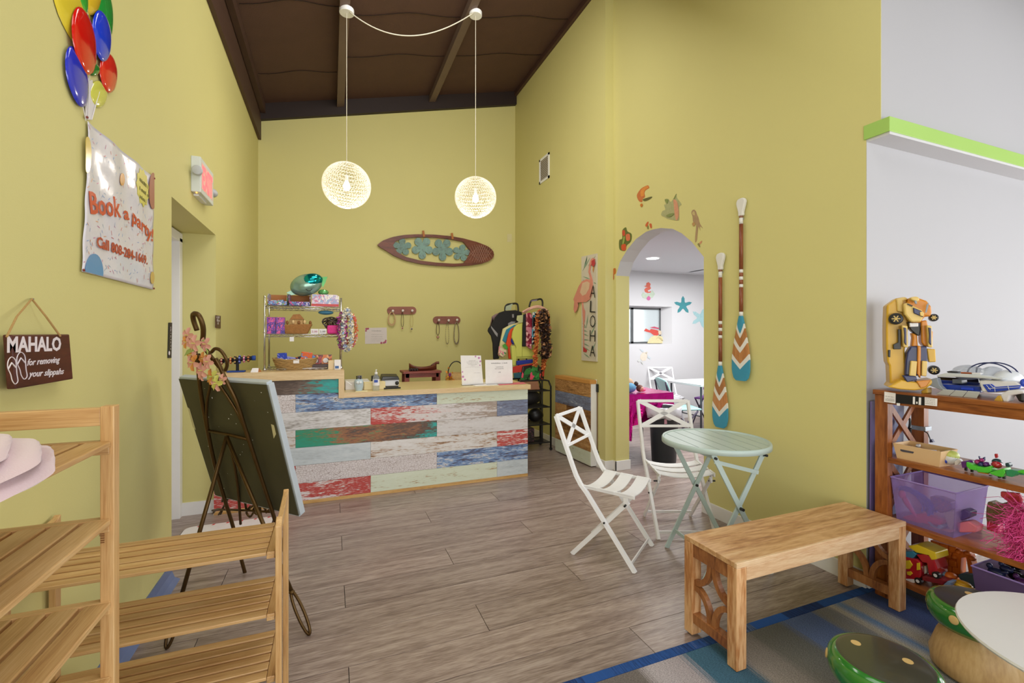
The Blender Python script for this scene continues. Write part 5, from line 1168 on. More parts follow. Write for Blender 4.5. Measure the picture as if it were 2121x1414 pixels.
# paddles
PADW = streak('paddle_shaft_wood', ['#6b3a22', '#87492a', '#9a5a38'], (9, 9, 1.2), 4, .4); PADC = streak('paddle_cherry', ['#9a6236', '#b57a48', '#c48c58'], (9, 9, 1.2), 3, .35)
PBL = plain('paddle_blue', '#3a93b4', .4, .08, 12); PWH = plain('paddle_white', '#e2e0dc', .45, .03, 9)
def paddle(label, x0, ytop, ybot, bw, k):
    """k(py)->world z; everything on the wall plane, built as real solids"""
    X = XR - .022; base = onX(x0, ybot, X); top = onX(x0, ytop, X); L = top.z - base.z; yc = base.y
    t = thing('painted_paddle', label, 'paddle', (X, yc, base.z), 'painted paddles on the yellow wall')
    S_ = lambda f: base.z + L * f
    def seg(nm, f0, f1, r0, r1, m, n=14): return MB().tube([(X, yc, S_(f0)), (X, yc, S_(f1))], [r0, r1], n).build(nm, m, t, smooth=True)
    # handle grip
    hd = [(yc - .018, .905), (yc - .020, .925), (yc - .036, .965), (yc - .038, .985), (yc - .02, 1.0), (yc + .02, .998), (yc + .032, .985), (yc + .034, .97), (yc + .018, .925), (yc + .016, .905)]
    MB().prism([(X - .012, y, S_(f)) for y, f in spline([Vector((a, b, 0)) for a, b in hd], 3, True) for y, f in [(y.x if hasattr(y, 'x') else y, f)]] if False else [(X - .012, v.x, S_(v.y)) for v in spline([Vector((a, b, 0)) for a, b in hd], 3, True)], (.026, 0, 0)).build('grip', PWH, t, bevel=.006)
    f = [.355, .378, .560, .578, .605, .628, .655, .670, .860, .893, .900, .907]
    for i, (a, b, m) in enumerate([(.355, .378, PWH), (.378, .512, PADW), (.512, .529, PWH), (.529, .553, PADW), (.553, .571, PWH), (.571, .592, PADW), (.592, .610, PWH), (.610, .860, PADW), (.860, .893, PWH), (.893, .905, plain('band_brown', '#8a5a44', .5))]):
        seg('shaft_band', a, b, .0135, .0135, m)
    # blade as stacked chevrons
    def hw(f):
        if f < .07: return bw * (.70 + .30 * math.sin(PI / 2 * f / .07)) * (1 if f > .012 else .75)
        if f < .12: return bw
        return .014 + (bw - .014) * max(0, 1 - ((f - .12) / .235) ** 1.25)
    lev = [0, .105, .135, .195, .225, .275, .300, .355]; mm = [PBL, PWH, PADC, PWH, PADC, PWH, PBL]
    dv = .055
    for i in range(7):
        a, b = lev[i], lev[i + 1]; lo = []; hi = []
        N_ = 12
        def chev(fc, s_):   # height of a chevron edge at lateral s (-1..1): v pointing down in the middle
            return fc if fc in (0, .355) else fc - dv * (1 - abs(s_)) + .012
        mb = MB(); vs = []; cols = 10
        for c_ in range(cols + 1):
            s_ = -1 + 2 * c_ / cols
            for q in range(9):
                fa, fb = chev(a, s_), chev(b, s_); ff = fa + (fb - fa) * q / 8; ff = max(0.0, ff)
                w_ = hw(ff); rim = 1 - .25 * (abs(s_) ** 3)
                if i == 0 and ff < .07: ff = .0 + ff
                vs.append((yc + s_ * w_, ff, .011 * rim))
        mb.v = [Vector((X - th, y, S_(ff))) for y, ff, th in vs] + [Vector((X + th * .6, y, S_(ff))) for y, ff, th in vs]
        n_ = len(vs)
        for c_ in range(cols):
            for q in range(8):
                a0 = c_ * 9 + q; b0 = a0 + 9
                mb.f += [[a0, a0 + 1, b0 + 1, b0], [n_ + a0, n_ + b0, n_ + b0 + 1, n_ + a0 + 1]]
        for q in range(8): mb.f += [[q, n_ + q, n_ + q + 1, q + 1], [cols * 9 + q, cols * 9 + q + 1, n_ + cols * 9 + q + 1, n_ + cols * 9 + q]]
        for c_ in range(cols): mb.f += [[c_ * 9, (c_ + 1) * 9, n_ + (c_ + 1) * 9, n_ + c_ * 9], [c_ * 9 + 8, n_ + c_ * 9 + 8, n_ + (c_ + 1) * 9 + 8, (c_ + 1) * 9 + 8]]
        mb.m = [0] * len(mb.f)
        mb.build('blade_chevron', mm[i], t)
    boxo('wall_peg', plain('peg_grey', '#8d8a86', .5), (X, yc - .006, S_(.885)), (XR, yc + .006, S_(.895)), t)
paddle('painted wooden paddle with blue tip, the taller right-hand one on the yellow wall', 1535, 411, 788, .074, None)
paddle('painted wooden paddle with blue tip, the lower left-hand one beside the arch', 1492, 524, 885, .070, None)

# ================================================================ BISTRO SET
PCW = plain('powder_coat_white', '#ebebee', .4, .02, 8); PCB = plain('powder_coat_mint', '#b9ccca', .35, .03, 8)
BOLT = plain('bolt_black', '#1c1c1e', .5)
def chain(mb, pts, w_, t_, side):
    for a, b in zip(pts[:-1], pts[1:]): mb.bar(a, b, w_, t_, side)
    return mb
def bistro_chair(label):
    t = thing('folding_chair', label, 'chair', (0, 0, 0), 'white cross-back folding chairs')
    for s_ in (-1, 1):
        y = .20 * s_
        pts = [Vector((-.307, y, .88)), Vector((-.262, y, .76)), Vector((-.19, y, .575)), Vector((-.165, y, .515)), Vector((-.135, y, .465)), Vector((-.095, y, .42)), Vector((.21, y, 0))]
        o = MB().tube(pts, [.016] * 7, 4, flat=.55)
        o.build('side_post', PCW, t)
        mb = MB().bar((.165, .178 * s_, .405), (-.205, .178 * s_, 0), .028, .012, (1, 0, 0)); mb.build('rear_leg', PCW, t, bevel=.002)
        MB().bar((-.125, .188 * s_, .452), (.205, .188 * s_, .438), .022, .010, (0, 0, 1)).build('seat_rail', PCW, t, bevel=.002)
        for (x, z) in ((.15, .385), (.022, .258)): MB().tube([(x, (.178 if z < .3 else .17) * s_, z), (x, .215 * s_, z)], .006, 8).build('bolt', BOLT, t)
        MB().bar((.15, .186 * s_, .445), (.15, .186 * s_, .375), .03, .008, (1, 0, 0)).build('bracket', PCW, t)
    for i in range(3):
        x0 = -.115 + i * .112; w_ = .084; mb = MB(); n = 10; vs = []
        for k in range(n + 1):
            y = -.198 + .396 * k / n; d = -.030 * (1 - (2 * k / n - 1) ** 2)
            z = .462 - .004 * i + d
            vs += [(x0, y, z), (x0 + w_, y, z - .003), (x0 + w_, y, z - .008), (x0, y, z - .005)]
        for k in range(n):
            b = 4 * k
            for q in range(4): mb.f.append([b + q, b + (q + 1) % 4, b + 4 + (q + 1) % 4, b + 4 + q])
        mb.f += [[3, 2, 1, 0], [4 * n, 4 * n + 1, 4 * n + 2, 4 * n + 3]]; mb.v = [Vector(v) for v in vs]; mb.m = [0] * len(mb.f)
        mb.build('seat_slat', PCW, t)
    T0, T1 = Vector((-.307, 0, .878)), Vector((-.236, 0, .692)); n_ = (T1 - T0).cross(Vector((0, 1, 0))).normalized()
    A, B = Vector((0, -.20, 0)), Vector((0, .20, 0))
    MB().bar(T0 + A, T0 + B, .022, .012, T1 - T0).build('top_rail', PCW, t, bevel=.002)
    MB().bar(T1 + A, T1 + B, .020, .010, T1 - T0).build('lower_rail', PCW, t, bevel=.002)
    for s_ in (-1, 1): MB().bar(T0 + A * s_ * .93, T1 - A * s_ * .93, .034, .005, (T1 - T0)).build('cross_bar', PCW, t)
    MB().bar((.182, -.2, .04), (.182, .2, .04), .018, .008).build('foot_bar', PCW, t); MB().bar((-.16, -.178, .05), (-.16, .178, .05), .018, .008).build('foot_bar', PCW, t)
    return t
chA = bistro_chair('white cross-back folding chair in the open floor, turned sideways left of the round table')
chB = dup(chA, (2.354, 2.641, 0), R(-111.8), 'white cross-back folding chair behind the round table, facing the camera')
chA.location = (1.703, 2.506, 0); chA.rotation_euler = (0, 0, R(-53.1))
tb = thing('bistro_table', 'round pale mint metal folding table between the two white chairs', 'table', (2.245, 2.18, 0))
TC, TR_, TZ_ = Vector((2.245, 2.18, 0)), .313, .75
prof = [(TR_ - .014, TZ_ - .004), (TR_ - .010, TZ_ + .004), (TR_, TZ_ + .004), (TR_ + .004, TZ_ - .004), (TR_ + .004, TZ_ - .028), (TR_ - .004, TZ_ - .030), (TR_ - .012, TZ_ - .026), (TR_ - .014, TZ_ - .004)]
MB().lathe(prof, (TC.x, TC.y, 0), 56, cap=False).build('table_rim', PCB, tb, smooth=True, bevel=0)
ang = math.atan2(-SN, CS) + R(-8)   # slats run away from the viewer to the right
ux, uy = Vector((math.cos(R(78)), math.sin(R(78)), 0)), Vector((-math.sin(R(78)), math.cos(R(78)), 0))
ns = 7; sw_ = 2 * (TR_ - .012) / ns
for i in range(ns):
    a, b = -(TR_ - .012) + i * sw_ + .0028, -(TR_ - .012) + (i + 1) * sw_ - .0028
    top_, bot_ = [], []
    for k in range(9):
        q = a + (b - a) * k / 8; l_ = math.sqrt(max(0, (TR_ - .012) ** 2 - q * q)); top_.append(TC + uy * q + ux * l_); bot_.append(TC + uy * q - ux * l_)
    pts = [p + Vector((0, 0, TZ_ - .012)) for p in top_ + bot_[::-1]]
    MB().prism(pts, (0, 0, .009)).build('table_slat', PCB, tb)
MB().lathe([(TR_ - .01, TZ_ - .024), (TR_ - .01, TZ_ - .014)], (TC.x, TC.y, 0), 40).build('under_tray', PCB, tb)
F1, F2, F3, F4 = [Vector(p) for p in ((2.062, 2.419, 0), (2.493, 2.344, 0), (2.418, 1.914, 0), (1.987, 1.99, 0))]
up_ = Vector((0, 0, .722)); e_ = (F4 - F1).normalized()
for nm, f_, g_, ins in (('leg', F1, F2, .014), ('leg', F2, F1, 0), ('leg', F4, F3, -.014), ('leg', F3, F4, 0)):
    top = f_.lerp(g_, .90) + up_
    L = MB().bar(f_ + e_ * ins, top + e_ * ins, .030, .011, e_.cross(top - f_)).build(nm, PCB, tb, bevel=.002)
for p, q in ((F1, F2), (F4, F3)):
    mid = p.lerp(q, .5) + Vector((0, 0, .40)); MB().tube([mid - e_ * .02, mid + e_ * .03], .009, 8).build('bolt', BOLT, tb)
    for r_ in (.12, .88): m_ = p.lerp(q, r_) + Vector((0, 0, .70)); MB().tube([m_ - e_ * .014, m_ + e_ * .018], .008, 8).build('bolt', BOLT, tb)
MB().bar(F1.lerp(F2, .14) + Vector((0, 0, .11)), F4.lerp(F3, .14) + Vector((0, 0, .11)), .022, .008).build('foot_bar', PCB, tb)
MB().bar(F2.lerp(F1, .10) + Vector((0, 0, .08)), F3.lerp(F4, .10) + Vector((0, 0, .08)), .022, .008).build('foot_bar', PCB, tb)
for r_ in (.14, .88): MB().bar(F1.lerp(F2, r_) + Vector((0, 0, .70)), F4.lerp(F3, r_) + Vector((0, 0, .70)), .024, .010).build('top_bar', PCB, tb)
MB().bar(F3.lerp(F4, .88) + Vector((0, 0, .68)), F3.lerp(F4, .22) + Vector((0, 0, .60)), .022, .006).build('strut', PCB, tb)

# ================================================================ BENCH
be = thing('wooden_bench', 'solid acacia bench with arched openwork ends standing on the rug edge', 'bench', (2.13, 1.545, 0))
X0, X1, Y0, Y1, ZB = 1.558, 2.713, 1.397, 1.697, .457
for i, (a, b) in enumerate(((0, .34), (.34, .68), (.68, 1))):
    boxo('top_plank', ACX, (X0, Y0 + .012 + (Y1 - Y0 - .012) * a + (.0006 if a else 0), ZB - .022), (X1, Y0 + .012 + (Y1 - Y0 - .012) * b - .0006, ZB), be, bevel=.0015)
boxo('front_apron', ACXL, (X0 + .056, Y0, ZB - .080), (X1 - .056, Y0 + .022, ZB - .0225), be, bevel=.002)
boxo('front_edge', ACXL, (X0, Y0, ZB - .022), (X1, Y0 + .012, ZB), be, bevel=.0015)
boxo('back_apron', ACX, (X0 + .056, Y1 - .022, ZB - .080), (X1 - .056, Y1, ZB - .0225), be, bevel=.002)
for x in (X0, X1 - .056):
    for y in (Y0, Y1 - .050): boxo('leg', ACZ, (x, y, .009), (x + .056, y + .050, ZB - .0225), be, bevel=.003)
for x in (X0 + .006, X1 - .050):
    boxo('side_rail', ACD, (x, Y0 + .05, ZB - .085), (x + .040, Y1 - .05, ZB - .0225), be, bevel=.002)
    boxo('side_rail', ACD, (x, Y0 + .05, .065), (x + .040, Y1 - .05, .110), be, bevel=.002)
    ya, yb, za, zb = Y0 + .05, Y1 - .05, .110, ZB - .085
    hw_, hh_ = (yb - ya) / 2, (zb - za) / 2
    for (cy, cz, sy_, sz_) in ((ya, zb, 1, -1), (yb, zb, -1, -1), (ya, za, 1, 1), (yb, za, -1, 1)):
        mb = MB(); n = 10; vs = []
        for k in range(n + 1):
            a = PI / 2 * k / n
            for xx, sc in ((x + .008, 1.0), (x + .032, 1.0), (x + .032, .76), (x + .008, .76)):
                ra, rb = hw_ * (1.0 if sc == 1 else 1 - .024 / hw_), hh_ * (1.0 if sc == 1 else 1 - .024 / hh_)
                vs.append((xx, cy + sy_ * ra * math.cos(a), cz + sz_ * rb * math.sin(a)))
        for k in range(n):
            b = 4 * k
            for q in range(4): mb.f.append([b + q, b + (q + 1) % 4, b + 4 + (q + 1) % 4, b + 4 + q])
        mb.f += [[3, 2, 1, 0], [4 * n, 4 * n + 1, 4 * n + 2, 4 * n + 3]]; mb.v = [Vector(v) for v in vs]; mb.m = [0] * len(mb.f)
        mb.build('curved_brace', ACD, be)

# ================================================================ RUG
def rugmat():
    m, t, b = nt('rug_stripes'); setp(b, .92, spec=.2); N = t.nodes; L = t.links
    ge = N.new('ShaderNodeTexCoord'); sp = N.new('ShaderNodeSeparateXYZ'); L.new(ge.outputs['Object'], sp.inputs[0])
    mp = N.new('ShaderNodeMapping'); mp.inputs['Scale'].default_value = (110, 1.6, 1); L.new(ge.outputs['Object'], mp.inputs['Vector'])
    no = N.new('ShaderNodeTexNoise'); no.inputs['Scale'].default_value = 2.0; no.inputs['Detail'].default_value = 5; L.new(mp.outputs[0], no.inputs['Vector'])
    mr = N.new('ShaderNodeMapRange'); mr.inputs['From Min'].default_value = 0; mr.inputs['From Max'].default_value = 1; mr.inputs['To Min'].default_value = -.06; mr.inputs['To Max'].default_value = .06; L.new(no.outputs['Fac'], mr.inputs['Value'])
    a1 = N.new('ShaderNodeMath'); a1.operation = 'ADD'; L.new(sp.outputs[0], a1.inputs[0]); L.new(mr.outputs[0], a1.inputs[1])
    m2 = N.new('ShaderNodeMapRange'); m2.inputs['From Min'].default_value = RUGX[0] - RUGC; m2.inputs['From Max'].default_value = RUGX[1] - RUGC; L.new(a1.outputs[0], m2.inputs['Value'])
    cr = N.new('ShaderNodeValToRGB'); L.new(m2.outputs[0], cr.inputs[0]); e = cr.color_ramp.elements
    st = [(.1, '#6f6a68'), (1.18, '#77706c'), (1.24, '#b9b2b6'), (1.40, '#aea6aa'), (1.45, '#466d84'), (1.62, '#42647a'), (1.66, '#9a928a'), (1.80, '#8a847d'), (1.84, '#74736c'), (2.02, '#6a6c68'), (2.06, '#62749a'), (2.24, '#56688e'), (2.28, '#7d7b74'), (2.36, '#7c7e80'), (2.40, '#b3ac9c'), (2.46, '#5f86b6'), (2.50, '#a8a296'), (2.58, '#a0a2a6'), (2.62, '#3f4d78'), (2.84, '#445588'), (2.88, '#1a191e'), (3.3, '#17161a')]
    while len(e) < len(st): e.new(.5)
    for i, (x, c_) in enumerate(st): e[i].position = (x - RUGX[0]) / (RUGX[1] - RUGX[0]); e[i].color = lin(c_)
    n2 = N.new('ShaderNodeTexNoise'); n2.inputs['Scale'].default_value = 260; n2.inputs['Detail'].default_value = 2; L.new(ge.outputs['Object'], n2.inputs['Vector'])
    n3 = N.new('ShaderNodeMapping'); n3.inputs['Scale'].default_value = (40, 150, 1); L.new(ge.outputs['Object'], n3.inputs['Vector'])
    n4 = N.new('ShaderNodeTexNoise'); n4.inputs['Scale'].default_value = 3; n4.inputs['Detail'].default_value = 3; L.new(n3.outputs[0], n4.inputs['Vector'])
    c2 = N.new('ShaderNodeMapRange'); c2.inputs['From Min'].default_value = .3; c2.inputs['From Max'].default_value = .7; c2.inputs['To Min'].default_value = .55; c2.inputs['To Max'].default_value = 1.35; L.new(n4.outputs['Fac'], c2.inputs['Value'])
    hs = N.new('ShaderNodeHueSaturation'); L.new(cr.outputs[0], hs.inputs['Color']); L.new(c2.outputs[0], hs.inputs['Value']); L.new(hs.outputs[0], b.inputs['Base Color'])
    bp = N.new('ShaderNodeBump'); bp.inputs['Strength'].default_value = .6; bp.inputs['Distance'].default_value = .004; L.new(n4.outputs['Fac'], bp.inputs['Height']); L.new(bp.outputs['Normal'], b.inputs['Normal'])
    return m
RUGX = (.1, 3.3); RUGC = 1.7
rug = thing('striped_rug', 'large blue, grey and teal striped woven rug under the bench and stools', 'rug', (RUGC, .4, 0))
MB().box(RUGX[0], -.9, 0, RUGX[1], 1.568, .007).build('rug_field', rugmat(), rug)
x = RUGX[0]; bi = 0; bcols = ['#2c5597', '#1f2c55', '#27457f', '#222a48', '#7d96b8', '#2e5aa5', '#2a3a78']
seq = [(.1, 1), (.6, 0), (.95, 5), (1.08, 1), (1.42, 3), (1.60, 1), (1.72, 4), (1.88, 5), (2.10, 0), (2.36, 5), (2.56, 1), (2.78, 6), (3.3, 0)]
for i in range(len(seq) - 1):
    boxo('border_block', streak('rug_border_%d' % seq[i][1], [bcols[seq[i][1]], bcols[(seq[i][1] + 1) % 2], '#8a8690' if seq[i][1] == 3 else bcols[seq[i][1]]], (60, 3, 1), 2, .9, [.35, .55, .74], bump=.5, spec=.2), (seq[i][0], 1.57, 0), (seq[i + 1][0], 1.617, .008), rug)

# ================================================================ STOOLS AND WHITE TABLE
CAPG = plain('stool_green', '#2f7a2a', .16, .15, 6, coat=.6); CAPK = plain('stool_dark_top', '#3b3d30', .30, .12, 5, coat=.3); DOT = plain('stool_dot', '#d9b878', .4)
STM = streak('stool_beech', ['#b8905a', '#cfa86f', '#dfbd88'], (7, 7, 1.0), 1.4, .45, dist=1.4)
def stool(label, x, y, r_, zt, dots, rs=.10):
    t = thing('mushroom_stool', label, 'stool', (x, y, 0), 'mushroom stools by the white table')
    MB().lathe([(r_ * .80, zt - .001), (r_ * .84, zt - .003), (r_ * .93, zt - .010), (r_ * .985, zt - .026), (r_, zt - .045), (r_ * .97, zt - .075), (r_ * .88, zt - .098), (r_ * .6, zt - .108)], (x, y, 0), 48, cap=False).build('cap', CAPG, t, smooth=True)
    MB().lathe([(r_ * .6, zt - .108), (.001, zt - .105)], (x, y, 0), 30, cap=False).build('cap_underside', CAPG, t)
    MB().lathe([(r_ * .0 + .001, zt + .001), (r_ * .74, zt + .001), (r_ * .80, zt - .0008), (r_ * .83, zt - .0025)], (x, y, 0), 48, cap=False).build('cap_top', CAPK, t, smooth=True)
    MB().lathe([(rs * 1.05, .009), (rs * 1.18, .025), (rs * 1.22, .07), (rs * 1.05, .14), (rs * .86, zt - .115), (rs * .85, zt - .09)], (x, y, 0), 32).build('stem', STM, t, smooth=True)
    for (dx, dy, s_) in dots:
        d = math.hypot(dx, dy)
        if d < .78: MB().lathe([(s_, 0), (s_, .0012)], (x + dx * r_, y + dy * r_, zt + .0006), 20).build('dot', DOT, t)
        else:
            u_ = Vector((dx / d, dy / d, 0)); c_ = Vector((x, y, zt - .04)) + u_ * (r_ * .995)
            nn = (u_ + Vector((0, 0, .12))).normalized(); Mq = nn.to_track_quat('Z', 'Y').to_matrix()
            MB().ell(c_, s_, s_, .004, 20, 8, Mq).build('dot', DOT, t, smooth=True)
    return t
stool('dark green mushroom stool with tan dots in the bottom foreground', 1.754, .968, .162, .30, [(-.05, .52, .015), (.35, -.25, .015), (-.93, -.37, .019), (.15, -1, .019), (-.6, .8, .017), (.9, .3, .017)])
stool('green mushroom stool tucked behind the white round table', 2.47, 1.02, .162, .305, [(-.97, .05, .017), (-.2, -.98, .018), (.3, .3, .015), (.8, .6, .016)], .125)
wt_ = thing('round_white_table', 'low round white table with black splayed legs at the lower right', 'table', (2.162, .592, 0))
MB().lathe([(.333, .440), (.336, .446), (.333, .452), (.30, .4525), (.001, .4525)], (2.162, .592, 0), 64).build('table_top', plain('white_laminate', '#dcdcdc', .35, .01), wt_, smooth=False)
for k in range(3):
    a = R(168 + 120 * k); a0 = Vector((2.162 + .15 * math.cos(a), .592 + .15 * math.sin(a), .442)); a1 = Vector((2.162 + .30 * math.cos(a), .592 + .30 * math.sin(a), 0))
    MB().tube([a0, a1 + Vector((0, 0, .0095))], [.019, .013], 14).build('leg', BLKP, wt_, smooth=True)

# ================================================================ TOY SHELF
ts = thing('toy_shelf', 'dark sheesham open shelf with crossed end braces full of toys', 'shelf', (2.92, .95, 0))
SX0, SX1, SY0, SY1 = 2.73, 3.10, .35, 1.55
for x in (SX0, SX1 - .045):
    for y in (SY0, SY1 - .06): boxo('post', SHZ, (x, y, .009), (x + .045, y + .06, 1.085), ts, bevel=.002)
boxo('top_board', SHW, (SX0 - .006, SY0 - .01, 1.085), (SX1 + .006, SY1 + .008, 1.110), ts, bevel=.003)
for x in (SX0 + .002, SX1 - .026): boxo('apron', SHW, (x, SY0 + .06, 1.040), (x + .024, SY1 - .06, 1.0845), ts, bevel=.001)
for z in (.757, .432, .137): boxo('shelf_board', SHW, (SX0 + .003, SY0 + .0, z - .027), (SX1 - .003, SY1 - .03, z), ts, bevel=.002)
for z0, z1 in ((.757, 1.04), (.432, .73), (.137, .405)):
    for (a, b) in ((z0, z1), (z1, z0)):
        MB().bar((SX0 + .045, SY1 - .03 + (.006 if a < b else -.006), a), (SX1 - .045, SY1 - .03 + (.006 if a < b else -.006), b), .030, .011, (0, 0, 1)).build('cross_brace', SHZ, ts)
# taped labels on the top rail
f6 = lambda x, y, d=.001: onX(1825 + x / 16.97, 805 + y / 16.97, SX0 - .006 - d)
lb = thing('shelf_label', 'strip of white and black labels stuck to the front edge of the toy shelf top', 'label', f6(500, 400))
for pts, m_ in (([(118, 95), (512, 155), (505, 515), (105, 455)], PAPER), ([(525, 180), (1530, 285), (1530, 590), (520, 495)], BLKP), ([(1535, 290), (1980, 345), (1970, 612), (1535, 570)], PAPER), ([(545, 495), (668, 505), (662, 598), (555, 590)], PAPER)):
    MB().prism([f6(*p) for p in pts], (-.0006, 0, 0)).build('label_card', m_, lb)
for pts in ([(1120, 275), (1195, 285), (1190, 545), (1115, 535)], [(1330, 300), (1410, 308), (1405, 565), (1320, 560)], [(1235, 450), (1285, 455), (1280, 530), (1235, 525)]):
    MB().prism([f6(*p, .0018) for p in pts], (-.0006, 0, 0)).build('label_stripe', PAPER, lb)
for y in (255, 330, 365, 400): scrib(f6(150, y + 10, .0018), f6(470, y + 55, .0018), .004, NR, plain('faint_ink', '#9a948e', .7), lb)
for y in (340, 400, 460, 520): scrib(f6(1560, y, .0018), f6(1900, y + 38, .0018), .004, NR, plain('faint_ink', '#9a948e', .7), lb)

# --- toys on the top: yellow folding robot car (plain generic toy)
TY = plain('toy_yellow', '#d9ab34', .32, .05, 8); TO = plain('toy_orange', '#cf8526', .32, .06, 8); TYL = plain('toy_pale_yellow', '#dfc070', .35, .05, 8)
TK = plain('toy_black', '#17161a', .35); TN = plain('toy_navy', '#2a3260', .3, .1, 8); TWH = plain('toy_white', '#dedee2', .3); TGY = plain('toy_grey', '#8f97a2', .4)
ro = thing('toy_robot', 'tall yellow toy robot folded out of a car, standing on the toy shelf top', 'toy', (2.87, 1.42, 1.11))
nr = Vector((.80, .60, 0)); P0r = Vector((2.85, 1.405, 1.11))
zr = lambda x, y: (1820 + x / 6.428, 600 + y / 6.427)
def rp(pts, d0, th, mat, nm, bevel=.003, sm_=0):
    P_ = [onP(*zr(*p), P0r - nr * d0, nr) for p in pts]
    if sm_: P_ = spline(P_, sm_, True)
    return MB().prism(P_, nr * th).build(nm, mat, ro, bevel=bevel)
rp([(108, 205), (235, 112), (350, 92), (385, 125), (400, 500), (350, 800), (355, 960), (400, 1100), (380, 1260), (110, 1290), (150, 1240), (140, 1010), (115, 960), (100, 780), (98, 560), (100, 400)], .03, .12, TY, 'side_shell', .008)
rp([(235, 118), (350, 92), (400, 125), (330, 150), (330, 300), (250, 290)], .045, .05, TYL, 'shoulder_shell', .006)
rp([(400, 110), (490, 88), (540, 110), (640, 145), (700, 220), (710, 300), (690, 360), (620, 350), (560, 440), (430, 440), (360, 330), (370, 220)], .06, .09, TO, 'chest', .008)
rp([(330, 190), (380, 165), (470, 215), (580, 270), (610, 340), (560, 430), (430, 430), (345, 330)], .085, .04, TYL, 'chest_plate', .008)
rp([(385, 180), (455, 208), (445, 225), (383, 196)], .092, .008, TK, 'chest_vent', 0)
rp([(460, 235), (600, 295), (595, 365), (468, 310)], .095, .012, TN, 'windscreen', .003)
rp([(548, 295), (590, 285), (608, 320), (590, 355), (555, 345)], .103, .010, TYL, 'headlamp', .003)
rp([(640, 200), (665, 172), (668, 200), (640, 300), (622, 305)], .092, .008, TGY, 'chest_vent', 0)
rp([(420, 100), (500, 86), (545, 105), (540, 150), (500, 165), (430, 130)], .10, .05, TYL, 'head', .006)
rp([(470, 145), (505, 140), (515, 185), (490, 190)], .108, .01, TGY, 'head_grille', .002)
rp([(375, 430), (540, 430), (560, 520), (550, 610), (515, 610), (430, 540)], .05, .05, TK, 'waist', .004)
rp([(410, 440), (530, 440), (530, 490), (415, 495)], .07, .02, TWH, 'waist_trim', .003)
rp([(560, 420), (640, 400), (660, 480), (725, 560), (720, 770), (600, 745), (570, 700)], .045, .07, TO, 'hip_panel', .006)
rp([(440, 570), (515, 600), (525, 760), (440, 760), (455, 640)], .045, .05, TO, 'thigh', .006)
for dx in (0, 330):
    rp([(310 + dx * 1.0, 470), (385 + dx * .98, 480), (395 + dx * .98, 770), (330 + dx * 1.0, 760)], .08, .04, TYL, 'arm', .004); rp([(335 + dx, 500), (370 + dx, 510), (372 + dx, 740), (340 + dx, 700), (345 + dx, 600)], .09, .02, TN, 'arm_piston', .002)
rp([(258, 525), (298, 525), (298, 790), (200, 790), (195, 730), (258, 700)], .055, .02, TK, 'door_vent', .002)
rp([(130, 800), (160, 800), (155, 900), (130, 890)], .05, .02, TK, 'door_vent', .002)
for dx in (0, 130):
    rp([(380 + dx, 830), (430 + dx, 750), (525 + dx * .92, 750), (530 + dx * .92, 950), (520 + dx * .92, 1150), (350 + dx * 1.15, 1140), (360 + dx * 1.1, 950)], .062, .06, TN, 'shin', .006)
    rp([(430 + dx * 1.15, 945), (515 + dx * 1.05, 950), (500 + dx * 1.07, 1155), (410 + dx * 1.25, 1145)], .082, .03, TYL, 'shin_plate', .004)
rp([(520, 740), (565, 750), (560, 1180), (515, 1120)], .075, .04, TO, 'centre_spine', .004)
rp([(640, 780), (755, 790), (765, 960), (670, 965)], .04, .03, TY, 'door_panel', .004)
rp([(120, 1295), (300, 1200), (520, 1230), (740, 1190), (740, 1240), (620, 1320), (480, 1340), (280, 1325)], .10, .14, TY, 'foot_base', .006)
rp([(500, 1215), (700, 1200), (640, 1290), (560, 1310)], .108, .05, TO, 'foot_cap', .004)
rp([(320, 1140), (500, 1150), (520, 1200), (380, 1230)], .105, .04, TN, 'toe', .004)
def toywheel(cx, cy, rpx, dep, parent, mdep=.045):
    c_ = onP(*zr(cx, cy), P0r - nr * dep, nr); e1 = onP(*zr(cx + rpx, cy), P0r - nr * dep, nr); r_ = (e1 - c_).length * .95
    ax_ = Vector((-.85, -.5, 0)).normalized(); Mq = ax_.to_track_quat('Z', 'Y').to_matrix()
    w_ = MB().lathe([(r_ * .62, .0), (r_ * .66, .008), (r_ * .92, .006), (r_, 0), (r_, -mdep), (r_ * .8, -mdep - .004)], c_, 28, Mq).build('wheel', TK, parent, smooth=False)
    MB().lathe([(r_ * .62, .002), (.001, .002)], c_, 24, Mq, cap=False).build('hub_disc', plain('rim_dark', '#2c2626', .4), w_)
    for k in range(6):
        a = 2 * PI * k / 6; MB().bar(c_ + Mq @ Vector((0, 0, .004)), c_ + Mq @ Vector((r_ * .6 * math.cos(a), r_ * .6 * math.sin(a), .004)), r_ * .16, .004, ax_).build('spoke', TYL, w_)
toywheel(230, 385, 105, .07, ro); toywheel(735, 370, 70, .03, ro); toywheel(740, 1070, 85, .03, ro)

